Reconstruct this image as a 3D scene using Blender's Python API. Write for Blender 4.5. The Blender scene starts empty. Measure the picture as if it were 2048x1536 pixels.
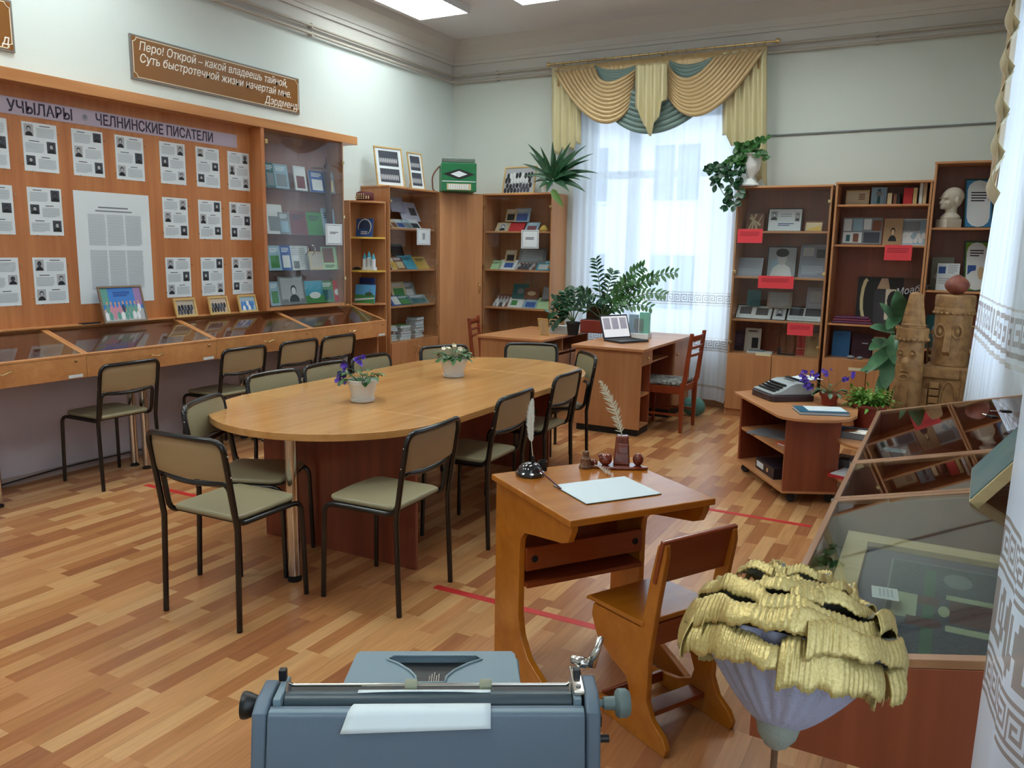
import bpy, bmesh, math, random
from math import sin, cos, pi, radians as rad
from mathutils import Vector, Matrix, Quaternion
random.seed(7)
S = bpy.context.scene
COL = S.collection

# ---------------------------------------------------------------- camera
YAW, PITCH, ROLL, FPX, EYE = 0.495838, 0.1660066, 0.0166491, 1605.0, Vector((0, 0, 1.6))
_f = Vector((-sin(YAW)*cos(PITCH), cos(YAW)*cos(PITCH), -sin(PITCH)))
_r = Vector((cos(YAW), sin(YAW), 0)); _u = _r.cross(_f)
_r2 = cos(ROLL)*_r + sin(ROLL)*_u; _u2 = -sin(ROLL)*_r + cos(ROLL)*_u
cam = bpy.data.objects.new('camera', bpy.data.cameras.new('camera')); COL.objects.link(cam)
cam.matrix_world = Matrix(((_r2.x, _u2.x, -_f.x, EYE.x), (_r2.y, _u2.y, -_f.y, EYE.y), (_r2.z, _u2.z, -_f.z, EYE.z), (0, 0, 0, 1)))
cam.data.sensor_width = 36; cam.data.lens = 36*FPX/2048; cam.data.clip_start = .02
S.camera = cam

# ---------------------------------------------------------------- world, exposure
W = bpy.data.worlds.new('overcast_sky'); S.world = W; W.use_nodes = True
_bg = W.node_tree.nodes['Background']
_bg.inputs[0].default_value = (.86, .93, 1.0, 1); _bg.inputs[1].default_value = 3.6
S.view_settings.view_transform = 'Standard'; S.view_settings.look = 'None'
S.view_settings.gamma = 1; S.view_settings.use_curve_mapping = False
S.view_settings.exposure = 0.08
LAMP_EMIT = 13.0     # strength of the fluorescent ceiling panels
TUBE_COLOR = (.93, 1.0, .97)

# measured points of the room: where a sight line meets a wall, shelf or floor plane
def ray(x, y): return _r2*((x-1024)/FPX) - _u2*((y-768)/FPX) + _f
def onx(x, y, X): d = ray(x, y); return EYE + d*((X-EYE.x)/d.x)
def ony(x, y, Y): d = ray(x, y); return EYE + d*((Y-EYE.y)/d.y)
def onz(x, y, Z): d = ray(x, y); return EYE + d*((Z-EYE.z)/d.z)

# ---------------------------------------------------------------- materials
def lin(c):
    return tuple((v/255/12.92 if v/255 <= .04045 else ((v/255+.055)/1.055)**2.4) for v in c[:3]) + (1,)
MATS = {}
def M(name, c, rough=.5, metal=0, spec=.5, coat=0, bump=None, trans=0, sheen=0, sss=0):
    if name in MATS: return MATS[name]
    m = bpy.data.materials.new(name); MATS[name] = m; m.use_nodes = True
    nt = m.node_tree; b = nt.nodes['Principled BSDF']
    b.inputs['Base Color'].default_value = lin(c); b.inputs['Roughness'].default_value = rough
    b.inputs['Metallic'].default_value = metal; b.inputs['Specular IOR Level'].default_value = spec
    b.inputs['Coat Weight'].default_value = coat; b.inputs['Sheen Weight'].default_value = sheen
    if bump:
        n = nt.nodes.new('ShaderNodeTexNoise'); n.inputs['Scale'].default_value = bump[0]; n.inputs['Detail'].default_value = 4
        tc = nt.nodes.new('ShaderNodeTexCoord'); nt.links.new(tc.outputs['Object'], n.inputs['Vector'])
        bp = nt.nodes.new('ShaderNodeBump'); bp.inputs['Strength'].default_value = bump[1]; bp.inputs['Distance'].default_value = .01
        nt.links.new(n.outputs['Fac'], bp.inputs['Height']); nt.links.new(bp.outputs[0], b.inputs['Normal'])
        if len(bump) > 2:
            mx = nt.nodes.new('ShaderNodeMixRGB'); mx.inputs[1].default_value = lin(c); mx.inputs[2].default_value = lin(bump[2])
            cr = nt.nodes.new('ShaderNodeValToRGB'); cr.color_ramp.elements[0].position = .38; cr.color_ramp.elements[1].position = .66
            nt.links.new(n.outputs['Fac'], cr.inputs[0]); nt.links.new(cr.outputs[0], mx.inputs[0]); nt.links.new(mx.outputs[0], b.inputs['Base Color'])
    return m
def wood(name, c1, c2, rough=.35, axis='z', sc=1.0, coat=.15):
    if name in MATS: return MATS[name]
    m = bpy.data.materials.new(name); MATS[name] = m; m.use_nodes = True
    nt = m.node_tree; b = nt.nodes['Principled BSDF']; L = nt.links
    tc = nt.nodes.new('ShaderNodeTexCoord'); mp = nt.nodes.new('ShaderNodeMapping')
    s = {'x': (1.2, 22, 22), 'y': (22, 1.2, 22), 'z': (22, 22, 1.2)}[axis]
    mp.inputs['Scale'].default_value = tuple(v*sc for v in s)
    L.new(tc.outputs['Object'], mp.inputs[0])
    n = nt.nodes.new('ShaderNodeTexNoise'); n.inputs['Scale'].default_value = 1.0; n.inputs['Detail'].default_value = 6; n.inputs['Roughness'].default_value = .62
    L.new(mp.outputs[0], n.inputs['Vector'])
    mp2 = nt.nodes.new('ShaderNodeMapping'); mp2.inputs['Scale'].default_value = {'x': (.5, 5, 5), 'y': (5, .5, 5), 'z': (5, 5, .5)}[axis]
    L.new(tc.outputs['Object'], mp2.inputs[0])
    n2 = nt.nodes.new('ShaderNodeTexNoise'); n2.inputs['Scale'].default_value = 1.0; n2.inputs['Detail'].default_value = 2
    L.new(mp2.outputs[0], n2.inputs['Vector'])
    ad = nt.nodes.new('ShaderNodeMath'); ad.operation = 'ADD'; L.new(n.outputs['Fac'], ad.inputs[0]); L.new(n2.outputs['Fac'], ad.inputs[1])
    cr = nt.nodes.new('ShaderNodeMapRange'); cr.inputs[1].default_value = .75; cr.inputs[2].default_value = 1.25
    L.new(ad.outputs[0], cr.inputs[0])
    mx = nt.nodes.new('ShaderNodeMixRGB'); mx.inputs[1].default_value = lin(c1); mx.inputs[2].default_value = lin(c2)
    L.new(cr.outputs[0], mx.inputs[0]); L.new(mx.outputs[0], b.inputs['Base Color'])
    b.inputs['Roughness'].default_value = rough; b.inputs['Coat Weight'].default_value = coat; b.inputs['Coat Roughness'].default_value = .15
    return m
def thin_glass(name, tint=(235, 245, 240), gloss=.10, rough=.01):
    if name in MATS: return MATS[name]
    m = bpy.data.materials.new(name); MATS[name] = m; m.use_nodes = True
    nt = m.node_tree; L = nt.links; nt.nodes.remove(nt.nodes['Principled BSDF'])
    o = nt.nodes['Material Output']; t = nt.nodes.new('ShaderNodeBsdfTransparent'); t.inputs[0].default_value = lin(tint)
    g = nt.nodes.new('ShaderNodeBsdfGlossy'); g.inputs['Roughness'].default_value = rough
    lw = nt.nodes.new('ShaderNodeLayerWeight'); lw.inputs[0].default_value = .5
    pw = nt.nodes.new('ShaderNodeMath'); pw.operation = 'POWER'; pw.inputs[1].default_value = 4.0; L.new(lw.outputs['Facing'], pw.inputs[0])
    ma = nt.nodes.new('ShaderNodeMath'); ma.operation = 'MULTIPLY_ADD'; ma.inputs[1].default_value = .75; ma.inputs[2].default_value = gloss; ma.use_clamp = True
    L.new(pw.outputs[0], ma.inputs[0]); mx = nt.nodes.new('ShaderNodeMixShader')
    L.new(ma.outputs[0], mx.inputs[0]); L.new(t.outputs[0], mx.inputs[1]); L.new(g.outputs[0], mx.inputs[2]); L.new(mx.outputs[0], o.inputs[0])
    return m
def sheer(name, c, clear=.35):
    if name in MATS: return MATS[name]
    m = bpy.data.materials.new(name); MATS[name] = m; m.use_nodes = True
    nt = m.node_tree; L = nt.links; nt.nodes.remove(nt.nodes['Principled BSDF']); o = nt.nodes['Material Output']
    t = nt.nodes.new('ShaderNodeBsdfTransparent'); d = nt.nodes.new('ShaderNodeBsdfDiffuse'); tl = nt.nodes.new('ShaderNodeBsdfTranslucent')
    d.inputs[0].default_value = lin(c); tl.inputs[0].default_value = lin(c)
    a = nt.nodes.new('ShaderNodeMixShader'); a.inputs[0].default_value = .55; L.new(d.outputs[0], a.inputs[1]); L.new(tl.outputs[0], a.inputs[2])
    b = nt.nodes.new('ShaderNodeMixShader'); b.inputs[0].default_value = 1-clear; L.new(t.outputs[0], b.inputs[1]); L.new(a.outputs[0], b.inputs[2])
    L.new(b.outputs[0], o.inputs[0]); return m
def emit(name, c, s):
    m = bpy.data.materials.new(name); MATS[name] = m; m.use_nodes = True
    b = m.node_tree.nodes['Principled BSDF']; b.inputs['Emission Color'].default_value = (*c, 1); b.inputs['Emission Strength'].default_value = s
    b.inputs['Base Color'].default_value = (.8, .8, .8, 1); return m

W_CAB = wood('cabinet_laminate', (194, 138, 94), (172, 116, 74), .38)
W_CABH = wood('cabinet_laminate_across', (202, 144, 96), (180, 122, 78), .38, 'x')
W_CABL = wood('counter_laminate', (206, 146, 92), (182, 120, 70), .36, 'y')
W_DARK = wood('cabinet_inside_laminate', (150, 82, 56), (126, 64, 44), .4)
W_RED = wood('cherry_laminate', (150, 78, 50), (122, 58, 36), .35)
W_BOARD = wood('board_laminate', (196, 130, 80), (170, 104, 60), .4, 'z')
W_TOP = wood('table_top_laminate', (214, 162, 100), (192, 136, 76), .22, 'y', .8, .3)
W_TBASE = wood('table_base_laminate', (140, 66, 42), (112, 48, 30), .38)
W_DESK = wood('varnished_school_desk', (190, 118, 32), (172, 100, 24), .24, 'x', .8, .5)
W_DESKR = wood('varnished_school_desk_red', (150, 68, 30), (130, 54, 22), .26, 'x', .8, .5)
W_CHAIR = wood('red_stained_wood', (150, 66, 34), (122, 48, 24), .3)
W_TOTEM = M('carved_wood', (158, 118, 72), .6, bump=(22, .5, (128, 92, 54)))
W_PINE = wood('pine_frame', (222, 205, 158), (196, 174, 122), .5, 'x', 1.5, 0)
W_GOLDF = wood('gold_frame', (206, 172, 110), (176, 140, 80), .4, 'x', 1.5, .2)
M_BLK = M('black_enamel', (14, 15, 18), .22, 0, .6)
M_CHROME = M('chrome', (210, 205, 198), .16, 1)
M_BRASS = M('brass', (215, 190, 140), .25, 1)
M_SEAT = M('beige_vinyl', (146, 139, 110), .42, bump=(300, .15))
M_SEATB = M('tan_vinyl_back', (160, 136, 100), .5, bump=(300, .12))
M_PAPER = M('white_paper', (214, 222, 228), .8)
M_TEXT = M('printed_text', (168, 176, 186), .8)
M_TEXTD = M('dark_print', (52, 50, 66), .8)
M_PHOTO = M('grey_photo', (62, 66, 78), .7)
M_FACE = M('photo_light', (168, 170, 176), .7)
M_BLACK = M('matte_black', (20, 20, 22), .6)
M_GLASS = thin_glass('cabinet_glass', (250, 252, 252), .03)
M_GLASSC = thin_glass('counter_glass', (248, 252, 250), .05)
M_LEAF = M('leaf_green', (44, 88, 42), .4, spec=.5, bump=(30, .1, (62, 112, 50)))
M_LEAFD = M('leaf_dark', (24, 62, 40), .35, bump=(30, .1, (36, 84, 48)))
M_LEAFL = M('leaf_bright', (96, 142, 52), .5, bump=(60, .1, (120, 166, 66)))
M_VIOLET = M('violet_petal', (74, 44, 168), .6, bump=(80, .1, (104, 70, 190)))
M_WPETAL = M('white_petal', (238, 232, 210), .6)
M_STEM = M('stem_green', (72, 98, 52), .5)
M_SOIL = M('soil', (48, 34, 26), .9)
M_WPOT = M('white_plastic_pot', (222, 224, 222), .4)
M_RPOT = M('terracotta_plastic', (146, 58, 42), .45)
M_REDP = M('red_paper', (222, 62, 72), .7)
M_GOLD = M('gold_satin', (180, 152, 106), .34, .15, .6, sheen=.3)
M_GOLDL = M('pale_gold_satin', (196, 184, 140), .36, .1, .6, sheen=.3)
M_TEAL = M('teal_satin', (104, 128, 124), .38, .05, .5, sheen=.3)

# ---------------------------------------------------------------- mesh helpers
class MB:
    """collects faces; build() links them as ONE mesh object"""
    def __init__(s): s.v = []; s.f = []; s.m = []; s.mats = []
    def mi(s, m):
        if m not in s.mats: s.mats.append(m)
        return s.mats.index(m)
    def add(s, vs, fs, m):
        o = len(s.v); s.v += [Vector(v) for v in vs]; k = s.mi(m)
        for f in fs: s.f.append([o+i for i in f]); s.m.append(k)
    def box(s, a, b, m, M4=None):
        x0, y0, z0 = a; x1, y1, z1 = b
        vs = [Vector(p) for p in ((x0,y0,z0),(x1,y0,z0),(x1,y1,z0),(x0,y1,z0),(x0,y0,z1),(x1,y0,z1),(x1,y1,z1),(x0,y1,z1))]
        if M4: vs = [M4 @ v for v in vs]
        s.add(vs, [(0,3,2,1),(4,5,6,7),(0,1,5,4),(1,2,6,5),(2,3,7,6),(3,0,4,7)], m)
    def prism(s, pts, a, b, m, ax='z', M4=None):
        """pts 2D outline extruded along ax between a and b"""
        def p3(p, t): return {'z': (p[0], p[1], t), 'y': (p[0], t, p[1]), 'x': (t, p[0], p[1])}[ax]
        n = len(pts); vs = [Vector(p3(p, a)) for p in pts] + [Vector(p3(p, b)) for p in pts]
        if M4: vs = [M4 @ v for v in vs]
        s.add(vs, [tuple(range(n))[::-1], tuple(range(n, 2*n))] + [(i, (i+1) % n, n+(i+1) % n, n+i) for i in range(n)], m)
    def tube(s, path, r, m, seg=10, closed=False, caps=True):
        P = [Vector(p) for p in path]; n = len(P); R = r if isinstance(r, (list, tuple)) else [r]*n
        vs = []; t0 = None; up = None
        for i, p in enumerate(P):
            if closed: t = (P[(i+1) % n]-P[i-1])
            else: t = P[min(i+1, n-1)]-P[max(i-1, 0)]
            t.normalize()
            if up is None:
                up = Vector((0, 0, 1)) if abs(t.z) < .9 else Vector((1, 0, 0)); up = (up - t*up.dot(t)).normalized()
            else: up = (up - t*up.dot(t)).normalized()
            sd = t.cross(up)
            for k in range(seg):
                a = 2*pi*k/seg; vs.append(p + (up*cos(a)+sd*sin(a))*R[i])
        fs = []
        for i in range(n if closed else n-1):
            j = (i+1) % n
            for k in range(seg):
                q = (k+1) % seg; fs.append((i*seg+k, i*seg+q, j*seg+q, j*seg+k))
        if caps and not closed: fs += [tuple(range(seg))[::-1], tuple(range((n-1)*seg, n*seg))]
        s.add(vs, fs, m)
    def lathe(s, prof, m, c=(0, 0, 0), seg=24, M4=None, caps=True):
        vs = []
        for r, z in prof:
            for k in range(seg): a = 2*pi*k/seg; vs.append(Vector((c[0]+r*cos(a), c[1]+r*sin(a), c[2]+z)))
        if M4: vs = [M4 @ v for v in vs]
        n = len(prof); fs = [(i*seg+k, i*seg+(k+1) % seg, (i+1)*seg+(k+1) % seg, (i+1)*seg+k) for i in range(n-1) for k in range(seg)]
        if caps: fs += [tuple(range(seg))[::-1], tuple(range((n-1)*seg, n*seg))]
        s.add(vs, fs, m)
    def ball(s, c, r, m, seg=10, rings=6, M4=None):
        if not isinstance(r, (tuple, list)): r = (r, r, r)
        vs = []
        for i in range(rings+1):
            th = pi*i/rings
            for k in range(seg):
                a = 2*pi*k/seg; vs.append(Vector((c[0]+r[0]*sin(th)*cos(a), c[1]+r[1]*sin(th)*sin(a), c[2]+r[2]*cos(th))))
        if M4: vs = [M4 @ v for v in vs]
        s.add(vs, [(i*seg+k, (i+1)*seg+k, (i+1)*seg+(k+1) % seg, i*seg+(k+1) % seg) for i in range(rings) for k in range(seg)], m)
    def grid(s, fn, nu, nv, m, mf=None):
        vs = [fn(i/nu, j/nv) for j in range(nv+1) for i in range(nu+1)]
        o = len(s.v); s.v += [Vector(v) for v in vs]; k = s.mi(m)
        for j in range(nv):
            for i in range(nu):
                a = j*(nu+1)+i; s.f.append([o+a, o+a+1, o+a+nu+2, o+a+nu+1])
                s.m.append(s.mi(mf(i, j)) if mf else k)
    def build(s, name, parent=None, smooth=False, bevel=0, loc=None, rz=0, seg=2, wn=False, solid=0):
        me = bpy.data.meshes.new(name); me.from_pydata([tuple(v) for v in s.v], [], s.f)
        for m in s.mats: me.materials.append(m)
        me.polygons.foreach_set('material_index', s.m)
        if smooth is True: me.polygons.foreach_set('use_smooth', [True]*len(s.f))
        me.validate(); me.update()
        o = bpy.data.objects.new(name, me); COL.objects.link(o)
        if parent: o.parent = parent
        if loc is not None: o.location = loc
        o.rotation_euler = (0, 0, rz)
        if solid:
            q = o.modifiers.new('thickness', 'SOLIDIFY'); q.thickness = solid; q.offset = 0
        if bevel:
            b = o.modifiers.new('bevel', 'BEVEL'); b.width = bevel; b.segments = seg; b.limit_method = 'ANGLE'; b.angle_limit = rad(40)
            me.polygons.foreach_set('use_smooth', [True]*len(s.f))
            e = o.modifiers.new('normals', 'WEIGHTED_NORMAL'); e.keep_sharp = True
        if smooth == 'auto':
            me.polygons.foreach_set('use_smooth', [True]*len(s.f)); me.set_sharp_from_angle(angle=rad(40))
        return o
def tag(o, label, cat, group=None, kind=None):
    o['label'] = label; o['category'] = cat
    if group: o['group'] = group
    if kind: o['kind'] = kind
    return o
def thing(name, label, cat, loc=(0, 0, 0), rz=0, group=None):
    o = bpy.data.objects.new(name, None); COL.objects.link(o); o.location = loc; o.rotation_euler = (0, 0, rz)
    o.empty_display_size = .05
    return tag(o, label, cat, group)
def struct(o): o['kind'] = 'structure'; return o
def b1(name, a, b, m, parent=None, bevel=.002, **k):
    q = MB(); q.box(a, b, m); return q.build(name, parent, bevel=bevel, **k)
def dup(root, loc, rz, label):
    r = root.copy(); COL.objects.link(r); r.location = loc; r.rotation_euler = (0, 0, rz); r['label'] = label
    for ch in root.children:
        c = ch.copy(); COL.objects.link(c); c.parent = r
        for g in ch.children:
            d = g.copy(); COL.objects.link(d); d.parent = c
    return r
def arc(c, r, a0, a1, n):
    return [(c[0]+r*cos(rad(a0+(a1-a0)*i/n)), c[1]+r*sin(rad(a0+(a1-a0)*i/n))) for i in range(n+1)]
def fillet(P, r, n=5):
    """rounds the inner corners of a 3D polyline"""
    P = [Vector(p) for p in P]; out = [P[0]]
    for i in range(1, len(P)-1):
        a = (P[i-1]-P[i]); b = (P[i+1]-P[i]); rr = min(r, a.length*.49, b.length*.49); a.normalize(); b.normalize()
        p0 = P[i]+a*rr; p1 = P[i]+b*rr
        for k in range(n+1):
            t = k/n; out.append(p0*(1-t)**2 + P[i]*2*t*(1-t) + p1*t*t)
    out.append(P[-1]); return out
def letters(name, body, size, m, parent, loc, rot, extrude=.0008, shear=0, align='LEFT', bold=0, xs=1.0):
    c = bpy.data.curves.new(name, 'FONT'); c.body = body; c.size = size; c.extrude = extrude; c.shear = shear; c.align_x = align
    c.offset = bold; c.resolution_u = 3
    t = bpy.data.objects.new('tmp', c); me = bpy.data.meshes.new_from_object(t); bpy.data.objects.remove(t)
    me.name = name; me.materials.clear(); me.materials.append(m)
    o = bpy.data.objects.new(name, me); COL.objects.link(o); o.parent = parent; o.location = loc; o.rotation_euler = rot; o.scale = (xs, 1, 1)
    return o
FRONT = (rad(90), 0, 0)

# printed sheets and covers: local x = width, z = up, face looks to -y
def sheet_mesh(w, h, t, base, els, q=None, M4=None, edge=None):
    q = q or MB()
    q.box((-w/2, 0, 0), (w/2, t, h), edge or base, M4)
    if edge: els = [('r', .0, .0, 1, 1, base)] + list(els)
    dy = .0006
    for k, e in enumerate(els):
        y = -dy*(1+.4*(k+1)/len(els)) if e[0] != 'r' else -dy*.6*(1+k*.15/len(els))
        def P(u, v, y=y):
            p = Vector(((u-.5)*w, y, v*h)); return M4 @ p if M4 else p
        def rect(x0, z0, x1, z1, m, y=y): q.add([P(x0, z0, y), P(x1, z0, y), P(x1, z1, y), P(x0, z1, y)], [(0, 1, 2, 3)], m)
        def poly(c, rx, rz, m, y=y, n=12, a0=0, a1=360):
            q.add([P(c[0]+rx*cos(rad(a0+(a1-a0)*i/n)), c[1]+rz*sin(rad(a0+(a1-a0)*i/n)), y) for i in range(n if a1-a0 == 360 else n+1)], [tuple(range(n if a1-a0 == 360 else n+1))], m)
        if e[0] == 'r': rect(*e[1:6])
        elif e[0] == 'e': poly(((e[1]+e[3])/2, (e[2]+e[4])/2), (e[3]-e[1])/2, (e[4]-e[2])/2, e[5])
        elif e[0] == 'q': q.add([P(*p) for p in e[1]], [tuple(range(len(e[1])))], e[2])
        elif e[0] == 't':
            x0, z0, x1, z1, n, m = e[1:7]; rnd = random.Random(int(x0*997+z0*131+n))
            for i in range(n):
                zt = z1-(z1-z0)*i/n; hh = (z1-z0)/n*.5; xe = x1-(x1-x0)*rnd.random()*(.35 if i == n-1 else .05)
                rect(x0, zt-hh, xe, zt, m)
        elif e[0] == 'p':
            x0, z0, x1, z1 = e[1:5]; bg, fc, dk = e[5:8]; rect(x0, z0, x1, z1, bg)
            cx = (x0+x1)/2; ww = x1-x0; hh = z1-z0
            poly((cx, z0), ww*.42, hh*.38, dk, y*1.25, 10, 0, 180); poly((cx, z0+hh*.60), ww*.24, hh*.25, dk, y*1.4); poly((cx, z0+hh*.55), ww*.18, hh*.19, fc, y*1.6)
        elif e[0] == 'o':
            x0, z0, x1, z1, d, m = e[1:7]
            rect(x0, z0, x1, z0+d, m); rect(x0, z1-d, x1, z1, m); rect(x0, z0, x0+d*h/w, z1, m); rect(x1-d*h/w, z0, x1, z1, m)
    return q
def sheet(name, label, cat, w, h, t, base, els=(), loc=(0, 0, 0), rz=0, tilt=0, group=None, edge=None):
    """a flat printed thing leaning back by tilt degrees"""
    M4 = Matrix.Rotation(-rad(tilt), 4, 'X')
    o = sheet_mesh(w, h, t, base, els, None, M4, edge).build(name, None, loc=loc, rz=rz)
    if label: tag(o, label, cat, group)
    return o
def framed(name, label, w, h, fw, fm, base, els=(), loc=(0, 0, 0), rz=0, tilt=8, cat='picture', group=None, depth=.015, easel=False):
    r = thing(name, label, cat, loc, rz, group)
    M4 = Matrix.Rotation(-rad(tilt), 4, 'X'); q = MB()
    q.box((-w/2, 0, 0), (w/2, depth, fw), fm, M4); q.box((-w/2, 0, h-fw), (w/2, depth, h), fm, M4)
    q.box((-w/2, 0, fw), (-w/2+fw, depth, h-fw), fm, M4); q.box((w/2-fw, 0, fw), (w/2, depth, h-fw), fm, M4)
    q.build('frame', r, bevel=.0015)
    iw, ih = w-2*fw, h-2*fw
    M5 = M4 @ Matrix.Translation((0, depth*.5, fw))
    sheet_mesh(iw, ih, depth*.4, base, els, None, M5).build('print', r)
    if tilt > 3:
        q = MB(); zt = h*.75; y0 = depth + zt*math.tan(rad(tilt))*.95; yb = y0 + zt*.30
        q.tube([(0, y0, zt*cos(rad(tilt))), (0, yb, .004)], .004, fm, 6); q.build('easel_leg', r)
    return r
# ================================================================ room shell
XL, XR, YB, YN, ZC = -5.36, .36, 8.34, -1.6, 3.95
M_WALL = M('painted_wall', (206, 212, 206), .85, bump=(60, .05))
M_WALLL = M('painted_wall_left', (214, 224, 222), .85, bump=(60, .05))
M_FRIEZE = M('frieze_paint', (206, 203, 198), .85, bump=(40, .05))
M_CEIL = M('ceiling_paint', (222, 224, 228), .9)
M_LOWER = M('lower_wall_paint', (204, 198, 210), .8)
def floor_mat():
    m = bpy.data.materials.new('floor_laminate'); m.use_nodes = True; nt = m.node_tree; L = nt.links; b = nt.nodes['Principled BSDF']
    def N(t, **k):
        n = nt.nodes.new(t)
        for a, v in k.items(): setattr(n, a, v)
        return n
    def math_(op, a, bb=None):
        n = N('ShaderNodeMath', operation=op)
        for i, x in enumerate((a, bb)):
            if x is None: continue
            if isinstance(x, (int, float)): n.inputs[i].default_value = x
            else: L.new(x, n.inputs[i])
        return n.outputs[0]
    tc = N('ShaderNodeTexCoord'); sp = N('ShaderNodeSeparateXYZ'); L.new(tc.outputs['Object'], sp.inputs[0])
    x, y = sp.outputs[0], sp.outputs[1]
    row = math_('FLOOR', math_('DIVIDE', x, .074))
    wn = N('ShaderNodeTexWhiteNoise', noise_dimensions='1D'); L.new(row, wn.inputs['W'])
    yy = math_('ADD', math_('DIVIDE', y, .40), math_('MULTIPLY', wn.outputs['Value'], 7.0))
    cell = math_('FLOOR', yy)
    cb = N('ShaderNodeCombineXYZ'); L.new(row, cb.inputs[0]); L.new(cell, cb.inputs[1])
    w2 = N('ShaderNodeTexWhiteNoise', noise_dimensions='2D'); L.new(cb.outputs[0], w2.inputs['Vector'])
    cr = N('ShaderNodeValToRGB'); cr.color_ramp.interpolation = 'CONSTANT'; E_ = cr.color_ramp.elements
    tones = [(0, (198, 146, 96)), (.18, (180, 124, 78)), (.36, (206, 158, 108)), (.52, (166, 108, 68)), (.66, (190, 134, 88)), (.82, (158, 102, 66)), (.90, (176, 118, 74))]
    E_[0].color = lin(tones[0][1]); E_[1].position = tones[1][0]; E_[1].color = lin(tones[1][1])
    for p, c in tones[2:]: e = E_.new(p); e.color = lin(c)
    L.new(w2.outputs['Value'], cr.inputs[0])
    mp = N('ShaderNodeMapping'); mp.inputs['Scale'].default_value = (60, 3.5, 1); ad = N('ShaderNodeVectorMath', operation='ADD')
    L.new(tc.outputs['Object'], mp.inputs[0]); L.new(mp.outputs[0], ad.inputs[0])
    sc = N('ShaderNodeVectorMath', operation='SCALE'); sc.inputs['Scale'].default_value = 40; L.new(w2.outputs['Color'], sc.inputs[0]); L.new(sc.outputs[0], ad.inputs[1])
    n = N('ShaderNodeTexNoise'); n.inputs['Scale'].default_value = 1; n.inputs['Detail'].default_value = 5; n.inputs['Distortion'].default_value = .8; L.new(ad.outputs[0], n.inputs['Vector'])
    mr = N('ShaderNodeMapRange'); mr.inputs[1].default_value = .3; mr.inputs[2].default_value = .7; mr.inputs[3].default_value = .86; mr.inputs[4].default_value = 1.10; L.new(n.outputs['Fac'], mr.inputs[0])
    # narrow dark joint between boards of three strips
    fx = math_('FRACT', math_('DIVIDE', x, .222)); jx = math_('LESS_THAN', fx, .012)
    mu = math_('MULTIPLY', mr.outputs[0], math_('SUBTRACT', 1.0, math_('MULTIPLY', jx, .35)))
    mx = N('ShaderNodeVectorMath', operation='SCALE'); L.new(cr.outputs[0], mx.inputs[0]); L.new(mu, mx.inputs['Scale'])
    L.new(mx.outputs[0], b.inputs['Base Color'])
    b.inputs['Roughness'].default_value = .26; b.inputs['Specular IOR Level'].default_value = .5
    return m
q = MB(); q.box((XL-.2, YN-.2, -.1), (XR+.2, YB+.3, 0), floor_mat()); struct(q.build('floor'))
q = MB(); q.box((XL-.2, YN-.2, ZC), (XR+.2, YB+.3, ZC+.15), M_CEIL); struct(q.build('ceiling'))
def wall_with_hole(name, ax, at, out, lo, hi, hole, m, m2, zs=3.5):
    """ax 'y': wall in the xz plane at y=at, thick towards out. hole=(a0,a1,z0,z1)"""
    q = MB()
    def bx(a0, a1, z0, z1):
        for (p, r, mm) in ((z0, min(z1, zs), m), (max(z0, zs), z1, m2)):
            if r-p <= 0: continue
            if ax == 'y': q.box((a0, min(at, out), p), (a1, max(at, out), r), mm)
            else: q.box((min(at, out), a0, p), (max(at, out), a1, r), mm)
    if hole:
        a0, a1, z0, z1 = hole
        bx(lo, a0, 0, ZC); bx(a1, hi, 0, ZC); bx(a0, a1, 0, z0); bx(a0, a1, z1, ZC)
    else: bx(lo, hi, 0, ZC)
    return struct(q.build(name))
WIN = (-3.62, -1.98, .62, 3.05)
WINR = (-.9, 1.0, .95, 3.05); WINR2 = (4.3, 5.9, .95, 3.05)
wall_with_hole('wall_back', 'y', YB, YB+.3, XL-.2, XR+.2, WIN, M_WALL, M_FRIEZE)
wall_with_hole('wall_left', 'x', XL, XL-.2, YN-.2, YB+.3, None, M_WALLL, M_FRIEZE)
q = MB()
for a, b_ in ((YN-.2, WINR[0]), (WINR[1], WINR2[0]), (WINR2[1], YB+.3)): q.box((XR, a, 0), (XR+.3, b_, ZC), M_WALL)
for w in (WINR, WINR2): q.box((XR, w[0], 0), (XR+.3, w[1], w[2]), M_WALL); q.box((XR, w[0], w[3]), (XR+.3, w[1], ZC), M_WALL)
struct(q.build('wall_right'))
wall_with_hole('wall_near', 'y', YN, YN-.2, XL-.2, XR+.2, None, M_WALL, M_FRIEZE)
# lower, lilac painted dado under the display counters
b1('trim_1', (XL, YN, .0), (XL+.004, 6.55, 1.0), M_LOWER, bevel=0)['kind'] = 'structure'
# cornice under the ceiling: two steps
q = MB()
q.prism([(XL, 3.74), (XL+.03, 3.74), (XL+.05, 3.80), (XL+.14, 3.88), (XL+.16, ZC), (XL, ZC)], YN, YB, M_FRIEZE, 'y')
q.box((XL, YN, 3.70), (XL+.02, YB, 3.745), M_FRIEZE); struct(q.build('trim_2'))
q = MB()
q.prism([(YB, 3.74), (YB-.03, 3.74), (YB-.05, 3.80), (YB-.14, 3.88), (YB-.16, ZC), (YB, ZC)], XL, XR, M_FRIEZE, 'x')
q.box((XL, YB-.02, 3.70), (XR, YB, 3.745), M_FRIEZE); struct(q.build('trim_3'))
M_SKIRT = M('skirting', (150, 112, 84), .5)
b1('baseboard_left', (XL, YN, 0), (XL+.016, 6.5, .055), M('skirting_grey', (176, 160, 156), .5))['kind'] = 'structure'
b1('baseboard_back', (-3.7, YB-.02, 0), (-1.9, YB, .07), M_SKIRT)['kind'] = 'structure'
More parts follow.
